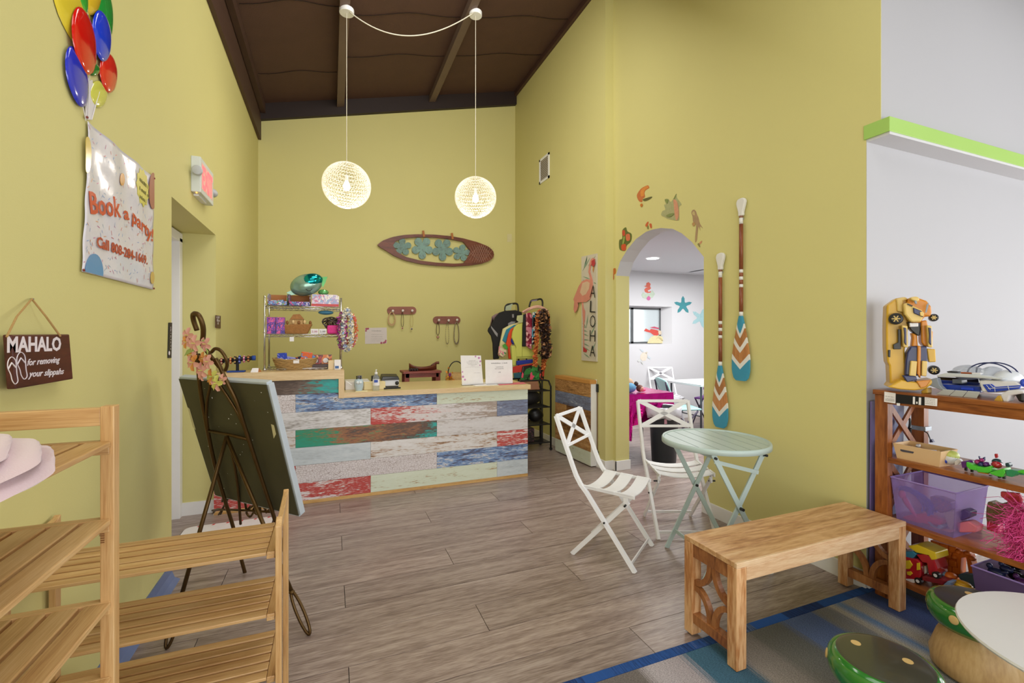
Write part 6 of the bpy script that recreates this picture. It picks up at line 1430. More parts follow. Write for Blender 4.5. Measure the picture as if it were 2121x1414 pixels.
# --- white toy spaceship
sh = thing('toy_spaceship', 'open white and blue toy spaceship with clear domes on the toy shelf top', 'toy', (2.9, 1.15, 1.11))
zs_ = lambda x, y: (1900 + x / 8.317, 730 + y / 8.318)
XS = 2.80
TBL = plain('toy_blue', '#2a48b8', .3, .05, 8); TSH = plain('toy_silver', '#b5b9b8', .35, .05, 9); TWG = plain('toy_cool_white', '#cfd4d8', .3, .03, 9)
def sp_(pts, x0, th, mat, nm, bevel=.002, sm_=0):
    P_ = [onX(*zs_(*p), x0) for p in pts]
    if sm_: P_ = spline(P_, sm_, True)
    return MB().prism(P_, (th, 0, 0)).build(nm, mat, sh, bevel=bevel)
sp_([(1050, 480), (1180, 470), (1700, 500), (1790, 560), (1780, 620), (1400, 690), (1210, 690), (1110, 680)], XS + .0, .22, TWH, 'rear_hull', .006)
sp_([(320, 395), (480, 350), (1050, 380), (1480, 445), (1450, 470), (1050, 440), (620, 420), (340, 420)], XS - .01, .24, TWG, 'upper_deck', .004)
sp_([(350, 420), (1050, 450), (1090, 690), (440, 640), (370, 540)], XS + .20, .01, TK, 'cabin_back', 0)
sp_([(355, 470), (1080, 520), (1092, 550), (365, 540)], XS + .13, .01, TBL, 'cabin_console', 0)
sp_([(380, 540), (1090, 590), (1092, 690), (440, 640)], XS + .03, .17, TBL, 'cabin_floor', .002)
sp_([(745, 600), (960, 610), (965, 655), (750, 640)], XS + .02, .02, plain('toy_bright_blue', '#2a4fe0', .3), 'seat', .002)
sp_([(600, 460), (760, 470), (770, 540), (600, 530)], XS + .08, .05, TGY, 'console_box', .002)
sp_([(1120, 550), (1280, 540), (1340, 590), (1780, 560), (1760, 620), (1340, 680), (1210, 680)], XS - .004, .02, TBL, 'blue_panel', .002)
for a, b in (((1190, 560), (1260, 640)), ((1250, 550), (1330, 620)), ((1220, 620), (1760, 590)), ((1560, 575), (1580, 640)), ((1330, 590), (1340, 675))): MB().tube([onX(*zs_(*a), XS - .005), onX(*zs_(*b), XS - .005)], .0012, 5).build('panel_seam', TWH, sh)
sp_([(340, 430), (380, 560), (460, 640), (440, 660), (180, 560), (170, 520), (250, 450)], XS - .015, .03, TGY, 'nose_wing', .003)
sp_([(60, 660), (170, 600), (175, 700), (70, 705)], XS - .02, .04, plain('toy_gold', '#c9a240', .35), 'gold_fin', .003)
ra_ = [onX(*zs_(*p), XS - .02) for p in ((330, 720), (440, 645), (1090, 690), (1040, 815))]
for i in range(3):
    a0, a1 = i / 3, (i + 1) / 3 - .02; q = [ra_[0].lerp(ra_[3], a0), ra_[1].lerp(ra_[2], a0), ra_[1].lerp(ra_[2], a1), ra_[0].lerp(ra_[3], a1)]
    for v in q: pass
    b_l = [Vector((v.x - .0, v.y, max(v.z, 1.1105))) for v in q]; MB().hexa(b_l, [v + Vector((.004, 0, .004)) for v in b_l]).build('ramp_panel', TSH, sh)
sp_([(1300, 840), (1380, 740), (1440, 740), (1475, 850)], XS - .03, .05, MATS['toy_gold'], 'gold_fin', .003)
sp_([(1420, 720), (1560, 650), (1720, 640), (1838, 660), (1838, 700), (1600, 740), (1560, 850), (1480, 850)], XS - .03, .05, TWH, 'rear_wing', .006)
sp_([(1650, 690), (1838, 660), (1838, 860), (1740, 850)], XS - .02, .06, TK, 'landing_wheel', .008)
DOME = plain('clear_dome', '#dfe3ea', .08, .01, trans=.75, ior=1.12)
for (cx, cy, rx, rz_, m_) in ((870, 340, 250, 130, DOME), (1290, 400, 190, 165, DOME), (1560, 470, 240, 170, TWG)):
    c_ = onX(*zs_(cx, cy), XS + .10); r_ = (onX(*zs_(cx + rx, cy), XS + .10) - c_).length; h_ = (onX(*zs_(cx, cy - rz_), XS + .10) - c_).length
    MB().ell(c_, .085, r_, h_, 24, 14).build('dome', m_, sh, smooth=True)
c_ = onX(*zs_(1290, 400), XS + .10)
for dx in (-.03, .03): MB().tube([c_ + Vector((dx, .08 * math.cos(a), .062 * math.sin(a))) for a in [PI * i / 16 for i in range(17)]], .003, 6).build('dome_rib', TN, sh)
sp_([(500, 325), (560, 315), (700, 330), (700, 350), (520, 345)], XS, .03, TK, 'hinge', .002); sp_([(740, 335), (930, 345), (930, 370), (745, 360)], XS, .03, plain('toy_rust', '#a0522a', .4), 'lever', .002)
sp_([(930, 345), (1090, 350), (1090, 380), (940, 375)], XS - .002, .03, TWH, 'lever_box', .002)
MB().ell(onX(*zs_(1838, 520), XS + .02), .02, .012, .018).build('blue_knob', TBL, sh, smooth=True)
# --- second tier
zt_ = lambda x, y: (1840 + x / 7.548, 870 + y / 7.548)
MZ = .757
bk2 = thing('cream_toy_basket', 'cream plastic basket with a handle slot full of small blue and white toys', 'basket', (2.84, 1.42, MZ))
CRM = plain('cream_plastic', '#dcb98c', .45, .03, 8)
bx0, bx1, by0, by1, bz1 = 2.755, 2.90, 1.275, 1.478, MZ + .078
def tub(x0, x1, y0, y1, z0, z1, flare, t_, mat, parent, name, slot=True):
    """open tray: four flared walls and a floor"""
    B = [(x0 + flare, y0 + flare), (x1 - flare, y0 + flare), (x1 - flare, y1 - flare), (x0 + flare, y1 - flare)]; T_ = [(x0, y0), (x1, y0), (x1, y1), (x0, y1)]
    mb = MB(); mb.prism([(x, y, z0) for x, y in B], (0, 0, t_)).build(name + '_floor', mat, parent)
    cx, cy = (x0 + x1) / 2, (y0 + y1) / 2
    def inn(p): return (p[0] + (t_ if p[0] < cx else -t_), p[1] + (t_ if p[1] < cy else -t_))
    for i in range(4):
        j = (i + 1) % 4
        MB().hexa([(*B[i], z0), (*B[j], z0), (*inn(B[j]), z0), (*inn(B[i]), z0)], [(*T_[i], z1), (*T_[j], z1), (*inn(T_[j]), z1), (*inn(T_[i]), z1)]).build(name + '_wall', mat, parent)
tub(bx0, bx1, by0, by1, MZ, bz1, .012, .004, CRM, bk2, 'basket')
MB().prism([onX(*zt_(*p), bx0 + .004) for p in ((185, 455), (215, 445), (380, 475), (400, 500), (385, 520), (230, 495), (190, 480))], (.0012, 0, 0)).build('handle_slot', plain('slot_dark', '#4a4650', .7), bk2)
small = [plain('bit_%d' % i, c_, .35) for i, c_ in enumerate(('#2b3a7a', '#e0dde4', '#6a2a24', '#1d1d24', '#3a4fa0', '#c8c2d0'))]
for i in range(16):
    p = Vector((random.uniform(bx0 + .03, bx1 - .03), by0 + .035 + .045 * (i // 6) + random.uniform(0, .04), MZ + random.uniform(.045, .068)))
    Mz = Matrix.Translation(p) @ Matrix.Rotation(random.uniform(0, 3), 4, 'Z') @ Matrix.Rotation(random.uniform(-.5, .5), 4, 'X')
    o = MB().box(-.018, -.009, -.006, .018, .009, .006, Mz).build('toy_piece', small[i % 6], None, bevel=.003)
    tag(o, 'small ' + ['navy', 'white', 'brown', 'black', 'blue', 'lilac'][i % 6] + ' toy piece lying ' + ['at the near end of', 'in the middle of', 'at the far end of'][i // 6] + ' the cream basket', 'toy', 'small pieces in the cream basket')
bl_ = thing('toy_figure_ball', 'round white, lime and blue toy creature beside the cream basket', 'toy', onX(*zt_(950, 660), 2.83))
c_ = onX(*zt_(955, 565), 2.84); c_.z = MZ + .040
MB().ell(c_, .034, .036, .034, 20, 12).build('body', TWG, bl_, smooth=True); MB().ell(c_ + Vector((.003, -.004, .012)), .034, .033, .026, 20, 10).build('lime_shell', plain('toy_lime', '#b9c46a', .3), bl_, smooth=True)
MB().ell(c_ + Vector((-.010, .012, -.010)), .028, .026, .020, 16, 10).build('blue_belly', TBL, bl_, smooth=True)
MB().prism([onX(*zt_(*p), 2.81) for p in ((690, 620), (720, 560), (790, 555), (780, 620), (710, 645))], (.02, 0, 0)).build('lime_fin', MATS['toy_lime'], bl_, bevel=.003)
MB().prism([onX(*zt_(*p), 2.82) for p in ((1030, 640), (1100, 600), (1140, 640), (1090, 700), (1030, 710))], (.02, 0, 0)).build('white_fin', TWH, bl_, bevel=.003)
MB().tube(spline([onX(*zt_(*p), 2.80) for p in ((690, 475), (740, 490), (790, 480), (820, 510))], 4), .003, 6).build('cord', CRM, bl_)
dr = thing('toy_crocodile', 'translucent green jointed toy crocodile with purple head on the second tier', 'toy', (2.8, 1.05, MZ))
LIME = plain('toy_neon_green', '#4fc03a', .25, .12, 20); PUR = plain('toy_purple', '#5a2a72', .3, .1, 20); TEA = plain('toy_teal_green', '#2f8a5c', .3)
def dp(pts, x0, th, mat, nm, bevel=.003):
    return MB().prism([onX(*zt_(*p), x0) for p in pts], (th, 0, 0)).build(nm, mat, dr, bevel=bevel)
dp([(1130, 650), (1200, 635), (1230, 680), (1210, 745), (1150, 745)], 2.785, .05, PUR, 'snout')
dp([(1215, 650), (1280, 680), (1370, 720), (1380, 790), (1270, 770), (1215, 720)], 2.78, .055, LIME, 'neck_segment')
dp([(1340, 710), (1480, 740), (1600, 715), (1610, 800), (1560, 830), (1390, 810)], 2.78, .055, LIME, 'body_segment')
dp([(1390, 800), (1560, 835), (1560, 850), (1400, 820)], 2.785, .04, TO, 'orange_belly')
dp([(1570, 820), (1700, 780), (1800, 750), (1830, 820), (1780, 890), (1700, 880), (1600, 845)], 2.775, .06, LIME, 'hip_segment')
dp([(1830, 800), (1880, 770), (2010, 790), (2130, 810), (2121, 860), (1990, 850), (1930, 890), (1840, 870)], 2.775, .05, TEA, 'tail_segment')
dp([(1990, 800), (2060, 780), (2200, 770), (2200, 840), (2060, 850)], 2.775, .05, LIME, 'tail_segment')
for i, (x, y, r_) in enumerate(((1290, 655, 55), (1400, 650, 60), (1460, 690, 70), (1540, 690, 60), (1470, 620, 45))):
    MB().ell(onX(*zt_(x, y), 2.815), .02, .0012 * r_ * .16, .0012 * r_ * .16, 10, 7).build('purple_bud', [PUR, plain('toy_magenta', '#9a2a6a', .25), TN][i % 3], dr, smooth=True)
for pts in ([(1400, 560), (1425, 575), (1445, 620), (1420, 625)], [(1470, 590), (1500, 570), (1500, 630), (1475, 640)]): dp(pts, 2.81, .012, TN, 'spike', .002)
dc = onX(*zt_(1700, 690), 2.815)
MB().ell(dc + Vector((0, 0, .0)), .022, .018, .018, 14, 10).build('red_shell', plain('toy_red', '#a8202a', .2, .1, 9, coat=.5), dr, smooth=True); MB().ell(dc + Vector((.006, .002, .010)), .020, .018, .015, 14, 8).build('dark_dome', plain('toy_dark_teal', '#26454a', .25), dr, smooth=True)
dp([(1650, 530), (1680, 520), (1710, 540), (1700, 590), (1665, 595)], 2.81, .012, MATS['toy_red'], 'red_knob'); dp([(1820, 670), (1870, 665), (1895, 700), (1890, 735), (1830, 730)], 2.80, .03, MATS['toy_dark_teal'], 'tail_lamp')
for x in (1215, 1310, 1600, 1740, 1810): MB().tube([onX(*zt_(x, 740 if x < 1400 else 860), 2.80), Vector((2.80, onX(*zt_(x, 740), 2.80).y, MZ + .003))], .006, 6).build('foot', TK, dr)
cb_ = thing('power_cable', 'black power cable tied to the back post of the toy shelf with a plug hanging', 'cable', (3.0, 1.45, .95))
MB().tube(spline([onX(*zt_(*p), 2.99) for p in ((260, 150), (215, 60), (240, -20), (330, -20), (330, 100), (290, 180), (330, 250), (350, 120))], 6), .006, 6).build('cable_loop', BLKP, cb_, smooth=True)
MB().tube(spline([onX(*zt_(*p), 2.99) for p in ((560, 175), (610, 200), (640, 260), (660, 310))], 6), .0028, 6).build('cable_tail', BLKP, cb_, smooth=True)
MB().prism([onX(*zt_(*p), 2.985) for p in ((640, 300), (670, 300), (700, 345), (640, 350))], (.02, 0, 0)).build('plug', TN, cb_, bevel=.002)
boxo('silver_tie', plain('silver_tape', '#aab4bd', .3, .3, 60, metal=.5), (3.045, 1.478, onX(*zt_(450, 155), 3.045).z), (3.105, 1.545, onX(*zt_(450, 90), 3.045).z), cb_, bevel=.002)
for i, (x0, x1, c_) in enumerate(((2.80, 2.90, '#8d8fc0'), (2.89, 3.0, '#a9b4d8'), (2.74, 2.83, '#6f5f9a'))):
    tag(MB().prism([(x0, 1.562 + i * .008, .05), (x1, 1.562 + i * .008, .05), (x1 + .03, 1.562 + i * .008, 1.04), (x0 + .01, 1.562 + i * .008, 1.04)], (0, .006, 0)).build('foam_sheet', plain('foam_%d' % i, c_, .5), None), ['lilac foam sheet standing behind the shelf end brace, middle one', 'pale blue foam sheet standing behind the shelf end brace, farthest right', 'dark violet foam sheet standing behind the shelf end post'][i], 'foam sheet', 'foam sheets behind the shelf end')  # thin sheets added to give the lilac-blue reflections behind the end brace
# --- third tier: translucent purple bin
LZ = .432
VIO = plain('violet_clear', '#b49ad6', .18, .03, 4, trans=.55, ior=1.05); 
VIO.node_tree.nodes['Principled BSDF'].inputs['Alpha'].default_value = .55
def bin_(label, x0, x1, y0, y1, z0, z1, mat):
    t = thing('purple_storage_bin', label, 'storage bin', ((x0 + x1) / 2, (y0 + y1) / 2, z0), 'translucent purple storage bins')
    tub(x0, x1, y0, y1, z0, z1, .018, .003, mat, t, 'bin')
    mb = MB(); P_ = [(x0, y0, z1), (x1, y0, z1), (x1, y1, z1), (x0, y1, z1)]
    mb.tube(P_, .004, 6, True).build('bin_rim', plain('violet_rim', '#8f78b8', .25), t)
    return t
bin_('big translucent purple bin of dolls and ponies on the third tier', 2.75, 3.03, 1.215, 1.485, LZ, LZ + .222, VIO)
pinkA, blueA, greyA = plain('pony_pink', '#d8578a', .4, .1, 8), plain('pony_blue_hair', '#3f58b8', .7, .2, 60), plain('doll_grey', '#b9b0a4', .5)
def strandbunch(name, path, n, r0, spread, mat, parent, rr=.0035):
    mb = MB()
    for i in range(n):
        o = Vector((random.gauss(0, spread), random.gauss(0, spread), random.gauss(0, spread)))
        mb.tube([p + o * (.3 + .9 * k / len(path)) + Vector((random.gauss(0, .002),) * 3) for k, p in enumerate(path)], rr, 4)
    return mb.build(name, mat, parent)
q5b = lambda x, y, X=2.80: onX(1850 + x / 5.052, 960 + y / 5.05, X)
py_ = thing('toy_pony', 'pink toy pony with long blue mane inside the big purple bin', 'toy', q5b(130, 560))
MB().ell(q5b(95, 320, 2.815), .014, .016, .022, 14, 9).build('head', pinkA, py_, smooth=True); MB().tube([q5b(110, 350, 2.82), q5b(150, 420, 2.82), q5b(190, 480, 2.82), q5b(240, 560, 2.815)], [.012, .013, .010, .007], 8).build('neck_and_leg', pinkA, py_, smooth=True)
strandbunch('mane', spline([q5b(60, 255, 2.815), q5b(170, 270, 2.81), q5b(300, 350, 2.81), q5b(380, 430, 2.81), q5b(390, 500, 2.81)], 3), 60, .01, .009, blueA, py_)
for nm, lab, pts, m_ in (('toy_doll', 'hot pink toy lying across the bottom of the big purple bin', [(85, 560), (150, 540), (300, 520), (420, 560), (520, 600), (470, 680), (300, 620), (180, 640)], plain('bin_hotpink', '#e0456a', .4, .1, 9)), ('toy_shoe', 'grey toy boot leaning at the corner of the big purple bin', [(520, 510), (640, 490), (640, 620), (600, 700), (560, 640)], greyA), ('toy_boat', 'pale turquoise toy boat at the bottom of the purple bin', [(330, 590), (420, 600), (540, 660), (480, 690), (380, 650)], plain('bin_turq', '#7fb6c0', .35)), ('toy_comb', 'dark violet toy comb behind the end wall of the purple bin', [(670, 510), (740, 475), (810, 510), (800, 560), (700, 600)], plain('bin_violet', '#54407a', .4)), ('toy_wing', 'coral toy part in the right half of the purple bin', [(660, 620), (780, 600), (880, 660), (860, 720), (680, 720)], plain('bin_coral', '#d8788a', .4)), ('toy_limb_piece', 'peach coloured doll limb in the purple bin', [(330, 640), (520, 690), (600, 690), (600, 725), (420, 690)], plain('bin_peach', '#d8977a', .4)), ('toy_cluster', 'knot of small mixed toys in the middle of the purple bin', [(380, 340), (470, 350), (600, 400), (620, 480), (500, 520), (400, 470)], printed('mixed_toys', ['#8a4f86', '#4f5fa8', '#b07a90', '#6f5f8a', '#3f4f86'], 90))):
    o = MB().prism([q5b(*p, 2.80 + random.uniform(0, .03)) for p in pts][:], (.05, 0, 0)) if False else MB().prism([q5b(*p, 2.815) for p in pts], (.045 + .03 * random.random(), 0, 0))
    tag(o.build(nm, m_, None, bevel=.006), lab, 'toy', 'toys in the big purple bin')
gb = thing('glitter_pouch', 'sandy gold sequinned pouch with pink trim beside the purple bin', 'pouch', q5b(1060, 650, 2.86))
MB().prism(spline([q5b(*p, 2.90) for p in ((985, 400), (1080, 430), (1200, 400), (1270, 440), (1240, 560), (1100, 640), (975, 610))], 3, True), (.06, 0, 0)).build('pouch', plain('sequins', '#8d815a', .4, .45, 260, 1.0, 260), gb, bevel=.008)
MB().prism([q5b(*p, 2.895) for p in ((975, 600), (1090, 640), (1120, 740), (975, 690))], (.05, 0, 0)).build('pink_trim', plain('bin_hotpink', '#e0456a', .4), gb, bevel=.004)
cbm = thing('coral_hairbrush', 'coral pink toy hairbrush with ribbed head on the third tier', 'toy', q5b(1260, 460, 2.84))
MB().prism([q5b(*p, 2.86) for p in ((1120, 290), (1310, 310), (1350, 370), (1320, 470), (1270, 460), (1200, 400), (1120, 340))], (.02, 0, 0)).build('brush_head', plain('coral', '#e0505a', .35), cbm, bevel=.004)
for k in range(9): MB().tube([q5b(1190 + k * 16, 345, 2.857), q5b(1245 + k * 9, 445, 2.857)], .0016, 5).build('rib', MATS['coral'], cbm)
hh = thing('pink_wig', 'fluffy bright pink doll hair spilling over the third shelf tier', 'toy hair', q5b(1280, 900, 2.78))
mb = MB()
base = [q5b(1330, 520, 2.80), q5b(1240, 640, 2.79), q5b(1260, 800, 2.78), q5b(1330, 960, 2.78)]
for i in range(1000):
    s0 = random.choice(base) + Vector((random.gauss(.03, .02), random.gauss(-.025, .022), random.gauss(0, .022)))
    d = Vector((random.gauss(-.015, .012), random.gauss(.006, .018), random.gauss(0, .018))); p = [s0 + d * k * .55 + Vector((random.gauss(0, .006), random.gauss(0, .006), random.gauss(0, .006) - .003 * k * k * .5)) for k in range(5)]
    for v in p: v.z = max(v.z, LZ + .002); v.x = max(v.x, 2.735)
    mb.tube(p, .0011, 3)
tag(mb.build('hair_strands', plain('hair_pink', '#e2509a', .6, .2, 40), hh), kind='stuff')
MB().ell(q5b(1420, 720, 2.84), .05, .075, .085, 18, 12).build('hair_body', MATS['hair_pink'], hh, smooth=True)
# --- bottom tier
BZT = .137
cp_ = thing('toy_camper', 'red and yellow toy camper van on the lowest shelf tier', 'toy', q5b(260, 1240, 2.80))
RDT = plain('toy_gloss_red', '#b3202c', .2, .08, 8, coat=.6); YLT = plain('toy_gloss_yellow', '#dfc02a', .25, .06, 8)
def cpn(pts, x0, th, m_, nm, bevel=.004): return MB().prism([q5b(*p, x0) for p in pts], (th, 0, 0)).build(nm, m_, cp_, bevel=bevel)
cpn([(60, 960), (240, 1000), (290, 1040), (290, 1180), (240, 1240), (60, 1210)], 2.77, .10, RDT, 'front_body')
cpn([(240, 950), (330, 945), (420, 990), (460, 1100), (450, 1180), (370, 1160), (350, 1040), (300, 1030)], 2.775, .10, RDT, 'rear_body')
cpn([(150, 860), (240, 845), (330, 880), (440, 930), (455, 1000), (400, 1010), (370, 960), (240, 930), (170, 880)], 2.772, .11, YLT, 'roof')
cpn([(60, 920), (200, 915), (245, 950), (200, 990), (60, 985)], 2.775, .09, plain('toy_sea_blue', '#3a7fa0', .3), 'blue_roof_box')
for pts in ([(120, 1015), (170, 1010), (200, 1060), (170, 1100), (120, 1100)], [(140, 1130), (180, 1125), (200, 1150), (175, 1170), (145, 1160)], [(245, 1040), (275, 1035), (280, 1110), (245, 1115)]): cpn(pts, 2.765, .006, YLT, 'window_panel', .001)
cpn([(60, 1200), (230, 1210), (225, 1245), (180, 1255), (60, 1225)], 2.764, .02, TWH, 'bumper')
cpn([(290, 1060), (345, 1075), (350, 1140), (300, 1175), (285, 1165)], 2.80, .05, TWH, 'cabin_opening')
cpn([(300, 1175), (480, 1200), (560, 1230), (520, 1270), (300, 1220)], 2.765, .08, plain('toy_dark_red', '#7a1422', .3, coat=.4), 'drop_down_deck')
for cx_, cy_ in ((265, 1225), (450, 1165)):
    c_ = q5b(cx_, cy_, 2.768); MB().lathe([(.010, -.005), (.016, -.004), (.016, .014)], c_, 18, Matrix.Rotation(R(90), 3, 'Y')).build('wheel', TK, cp_); MB().lathe([(.008, -.001), (.006, .0)], c_ + Vector((-.007, 0, 0)), 14, Matrix.Rotation(R(90), 3, 'Y')).build('hubcap', TWH, cp_)
ob = thing('toy_castle', 'orange plastic toy castle wall with stone blocks on the lowest tier', 'toy', q5b(560, 1180, 2.93))
ORT = plain('toy_orange_stone', '#de7424', .4, .06, 12)
q5c = lambda x, y: q5b(x, y, 2.93)
MB().prism([q5c(*p) for p in ((390, 800), (640, 870), (700, 900), (690, 1190), (560, 1190), (400, 1100))], (.06, 0, 0)).build('castle_core', plain('toy_orange_deep', '#c05a1a', .5), ob)
for r_ in range(5):
    for k in range(3):
        x0 = 392 + k * 92 + (40 if r_ % 2 else 0); y0 = 812 + r_ * 74 + k * 22
        if x0 > 640: continue
        w_ = min(84, 690 - x0); MB().prism([q5b(*p, 2.925) for p in ((x0, y0), (x0 + w_, y0 + w_ * .25), (x0 + w_, y0 + 66 + w_ * .22), (x0, y0 + 66))], (.03, 0, 0)).build('stone_block', ORT, ob, bevel=.005)
MB().prism([q5b(*p, 2.925) for p in ((640, 930), (700, 910), (770, 930), (800, 960), (835, 1100), (830, 1170), (790, 1150), (760, 980), (710, 985), (700, 1150), (690, 1170), (660, 1000))], (.05, 0, 0)).build('archway', ORT, ob, bevel=.006)
for x, y in ((650, 975), (690, 920), (780, 935), (830, 990)): MB().ell(q5b(x, y, 2.93), .02, .014, .012, 10, 7).build('stone_block', ORT, ob, smooth=True)
dn = tag(MB().prism(spline([q5b(*p, 2.90) for p in ((680, 1160), (760, 1150), (850, 1180), (860, 1290), (820, 1300), (700, 1210))], 3, True), (.06, 0, 0)).build('denim_cloth', plain('denim', '#4f6f9a', .8, .2, 90), None, bevel=.004), 'crumpled blue denim cloth below the orange castle', 'cloth')
yb_ = thing('toy_dish', 'yellow oval plastic toy shell on the lowest tier by the red car', 'toy', q5b(720, 1280, 2.80))
MB().ell(q5b(720, 1265, 2.83), .035, .042, .014, 22, 8).build('shell', plain('toy_mango', '#e6b32a', .3, .05, 8), yb_, smooth=True); MB().ell(q5b(730, 1250, 2.83), .026, .032, .010, 20, 6).build('shell_inset', plain('toy_mango_dark', '#d09a1e', .35), yb_, smooth=True)
MB().tube([q5b(560, 1240, 2.82), q5b(640, 1235, 2.82)], .008, 8).build('handle', TO, yb_)
oc = thing('toy_scooter', 'small orange toy scooter with grey windscreen on the lowest tier', 'toy', q5b(590, 1180, 2.84))
MB().ell(q5b(600, 1175, 2.85), .03, .024, .018, 16, 9).build('body', ORT, oc, smooth=True); MB().ell(q5b(545, 1155, 2.845), .022, .014, .013, 12, 8).build('windscreen', plain('toy_steel_blue', '#6f86a8', .3), oc, smooth=True)
rc = thing('toy_car', 'small glossy red toy car at the front of the lowest tier', 'toy', q5b(575, 1330, 2.77))
MB().ell(q5b(575, 1315, 2.78), .035, .042, .016, 20, 9).build('car_body', RDT, rc, smooth=True); MB().prism([q5b(*p, 2.755) for p in ((520, 1270), (570, 1225), (610, 1240), (580, 1285))], (.05, 0, 0)).build('windscreen', MATS['toy_steel_blue'], rc, bevel=.003)
for x in (505, 640): MB().lathe([(.010, -.004), (.012, .010)], q5b(x, 1345, 2.765), 14, Matrix.Rotation(R(90), 3, 'Y')).build('wheel', TK, rc)
VI2 = plain('violet_smoky', '#77608f', .2, .03, 4, trans=.3, ior=1.05); VI2.node_tree.nodes['Principled BSDF'].inputs['Alpha'].default_value = .8
bin_('smoky purple bin of small dark toys at the right of the lowest tier', 2.75, 3.03, .86, 1.16, BZT, BZT + .20, VI2)
for i, (x, y, r_) in enumerate(((2.84, 1.11, .024), (2.88, 1.06, .022), (2.83, 1.02, .022), (2.90, 1.00, .024), (2.86, 1.085, .018), (2.96, 1.10, .02))):
    cc_ = Vector((x, y, BZT + .175 + (.025 if i == 4 else 0))); o = MB().ell(cc_, r_, r_ * 1.3, r_ * .9, 12, 8).ell(cc_ + Vector((0, r_, r_ * .9)), r_ * .5, r_ * .5, r_ * .55, 10, 7).tube([cc_, cc_ + Vector((-.01, -r_ * 1.6, r_ * .9))], r_ * .3, 6).build('dark_figure', [TN, TK, PUR, plain('brown_fig', '#5a3528', .4)][i % 4], None, smooth=True)
    tag(o, ['navy toy figure at the left of the heap in the smoky purple bin', 'black toy figure in the middle of the smoky purple bin', 'violet toy figure heaped in the smoky purple bin', 'brown toy figure in the smoky purple bin', 'small navy toy figure on top of the smoky bin heap', 'black toy figure lying at the far wall of the smoky bin'][i], 'toy', 'figures in the smoky purple bin')

# ================================================================ GARMENT RAIL IN THE CORNER
q7 = lambda x, y: (1000 + x / 7.07, 620 + y / 7.07)
onYr, GS = onY, .36
def onY(px, py, Y, g=True): return onYr(px, py, Y - GS if (g and 5.3 < Y < 5.9) else Y)
gr = thing('garment_rail', 'slim black garment stand with looped tops in the back corner', 'clothes rail', (2.3, 5.4, 0))
def loopg(pts, Y): return MB().tube(spline([onY(*q7(*p), Y) for p in pts], 6), .012, 8).build('rail_loop', BLK, gr, smooth=True)
loopg([(325, 170), (330, 110), (360, 75), (420, 65), (490, 60), (515, 100), (520, 220), (525, 600)], 5.82)
loopg([(680, 110), (695, 50), (720, 15), (790, 5), (850, -5), (875, 40), (870, 160), (868, 500)], 5.62)
MB().tube([onY(*q7(640, 700), 5.7), onY(*q7(640, 900), 5.7)], .010, 8).build('upright', BLK, gr)
a = onY(*q7(525, 600), 5.82); MB().tube([a, Vector((a.x, a.y, .02))], .012, 8).build('upright', BLK, gr)
a = onY(*q7(868, 500), 5.62); MB().tube([a, Vector((a.x, a.y, .02))], .012, 8).build('upright', BLK, gr)
MB().tube([(1.98, 5.46, .02), (2.45, 5.46, .02)], .014, 8).tube([(2.1, 5.40, .02), (2.55, 5.40, .02)], .014, 8).build('base_bar', BLK, gr)
for (pts, Y, m_, nm) in (([(330, 160), (340, 100), (430, 62), (440, 70), (420, 100), (415, 150)], 5.80, plain('paper_sage', '#a9b49a', .6), 'hanging_tag'), ([(700, 30), (720, 10), (800, 0), (790, 20)], 5.60, plain('loop_grip', '#7a6f88', .5), 'grip_band')):
    MB().prism([onY(*q7(*p), Y) for p in pts], (0, .006, 0)).build(nm, m_, gr)
def garment(label, shapes, cat='shirt', th=.035):
    t = None
    for i, (nm, pts, Y, m_, *o_) in enumerate(shapes):
        P_ = [onY(*q7(*p), Y) for p in pts]; 
        if t is None: t = thing(o_[0] if o_ else 'hanging_shirt', label, cat, (P_[0].x, Y, min(p.z for p in P_)), 'clothes on the garment rail')
        c_ = sum(P_, Vector()) / len(P_)
        mb = MB(); n = len(P_); th_ = th if i == 0 else .008
        mb.prism(P_, (0, th_, 0)); mb.build(nm, m_, t, bevel=.008 if i == 0 else .002, seg=2)
        # soft folds: shallow tapering ridges down the cloth
    return t
cb0 = plain('cloth_black', '#19181a', .8, .2, 12, .4, 20); cmv = plain('cloth_mauve', '#8a7074', .8, .1, 12, .4, 20); cgy = plain('cloth_grey', '#8f8d90', .8, .1, 12)
clime = plain('cloth_lime', '#c9cc62', .8, .06, 6, .5, 14); ccr = plain('cloth_cream', '#d8d09a', .8, .08, 8); ctl = plain('cloth_teal', '#2b7f9a', .8); cor = plain('cloth_orange', '#d8481e', .8); cbl = plain('cloth_royal', '#22308f', .8, .1, 8); crd = plain('cloth_red', '#c0362a', .8, .1, 8)
garment('dusty mauve shirt at the back of the rail, only its left sleeve edge showing', [('shirt_body', [(140, 250), (190, 215), (260, 190), (220, 240), (150, 330), (120, 400), (160, 480), (230, 560), (215, 870), (165, 880), (175, 620), (110, 440)], 5.80, cmv)])
garment('black printed T-shirt hanging at the front left of the rail', [('shirt_body', [(90, 420), (130, 370), (190, 260), (250, 190), (330, 165), (480, 155), (575, 185), (590, 330), (380, 390), (300, 430), (270, 600), (240, 870), (160, 875), (150, 640), (125, 530), (95, 490), (78, 460)], 5.72, cb0), ('white_print', [(430, 215), (455, 215), (458, 265), (432, 268)], 5.717, cgy), ('white_print', [(370, 350), (420, 322), (480, 325), (470, 345), (400, 380), (372, 385)], 5.717, cgy), ('fold_line', [(120, 385), (150, 420), (220, 500), (215, 550), (180, 510), (125, 420)], 5.717, cgy)])
garment('cream shirt with blue-green edge hanging behind the orange one', [('shirt_body', [(255, 650), (300, 430), (400, 375), (540, 330), (560, 380), (440, 420), (370, 500), (330, 700), (300, 860), (235, 830)], 5.66, ccr)])
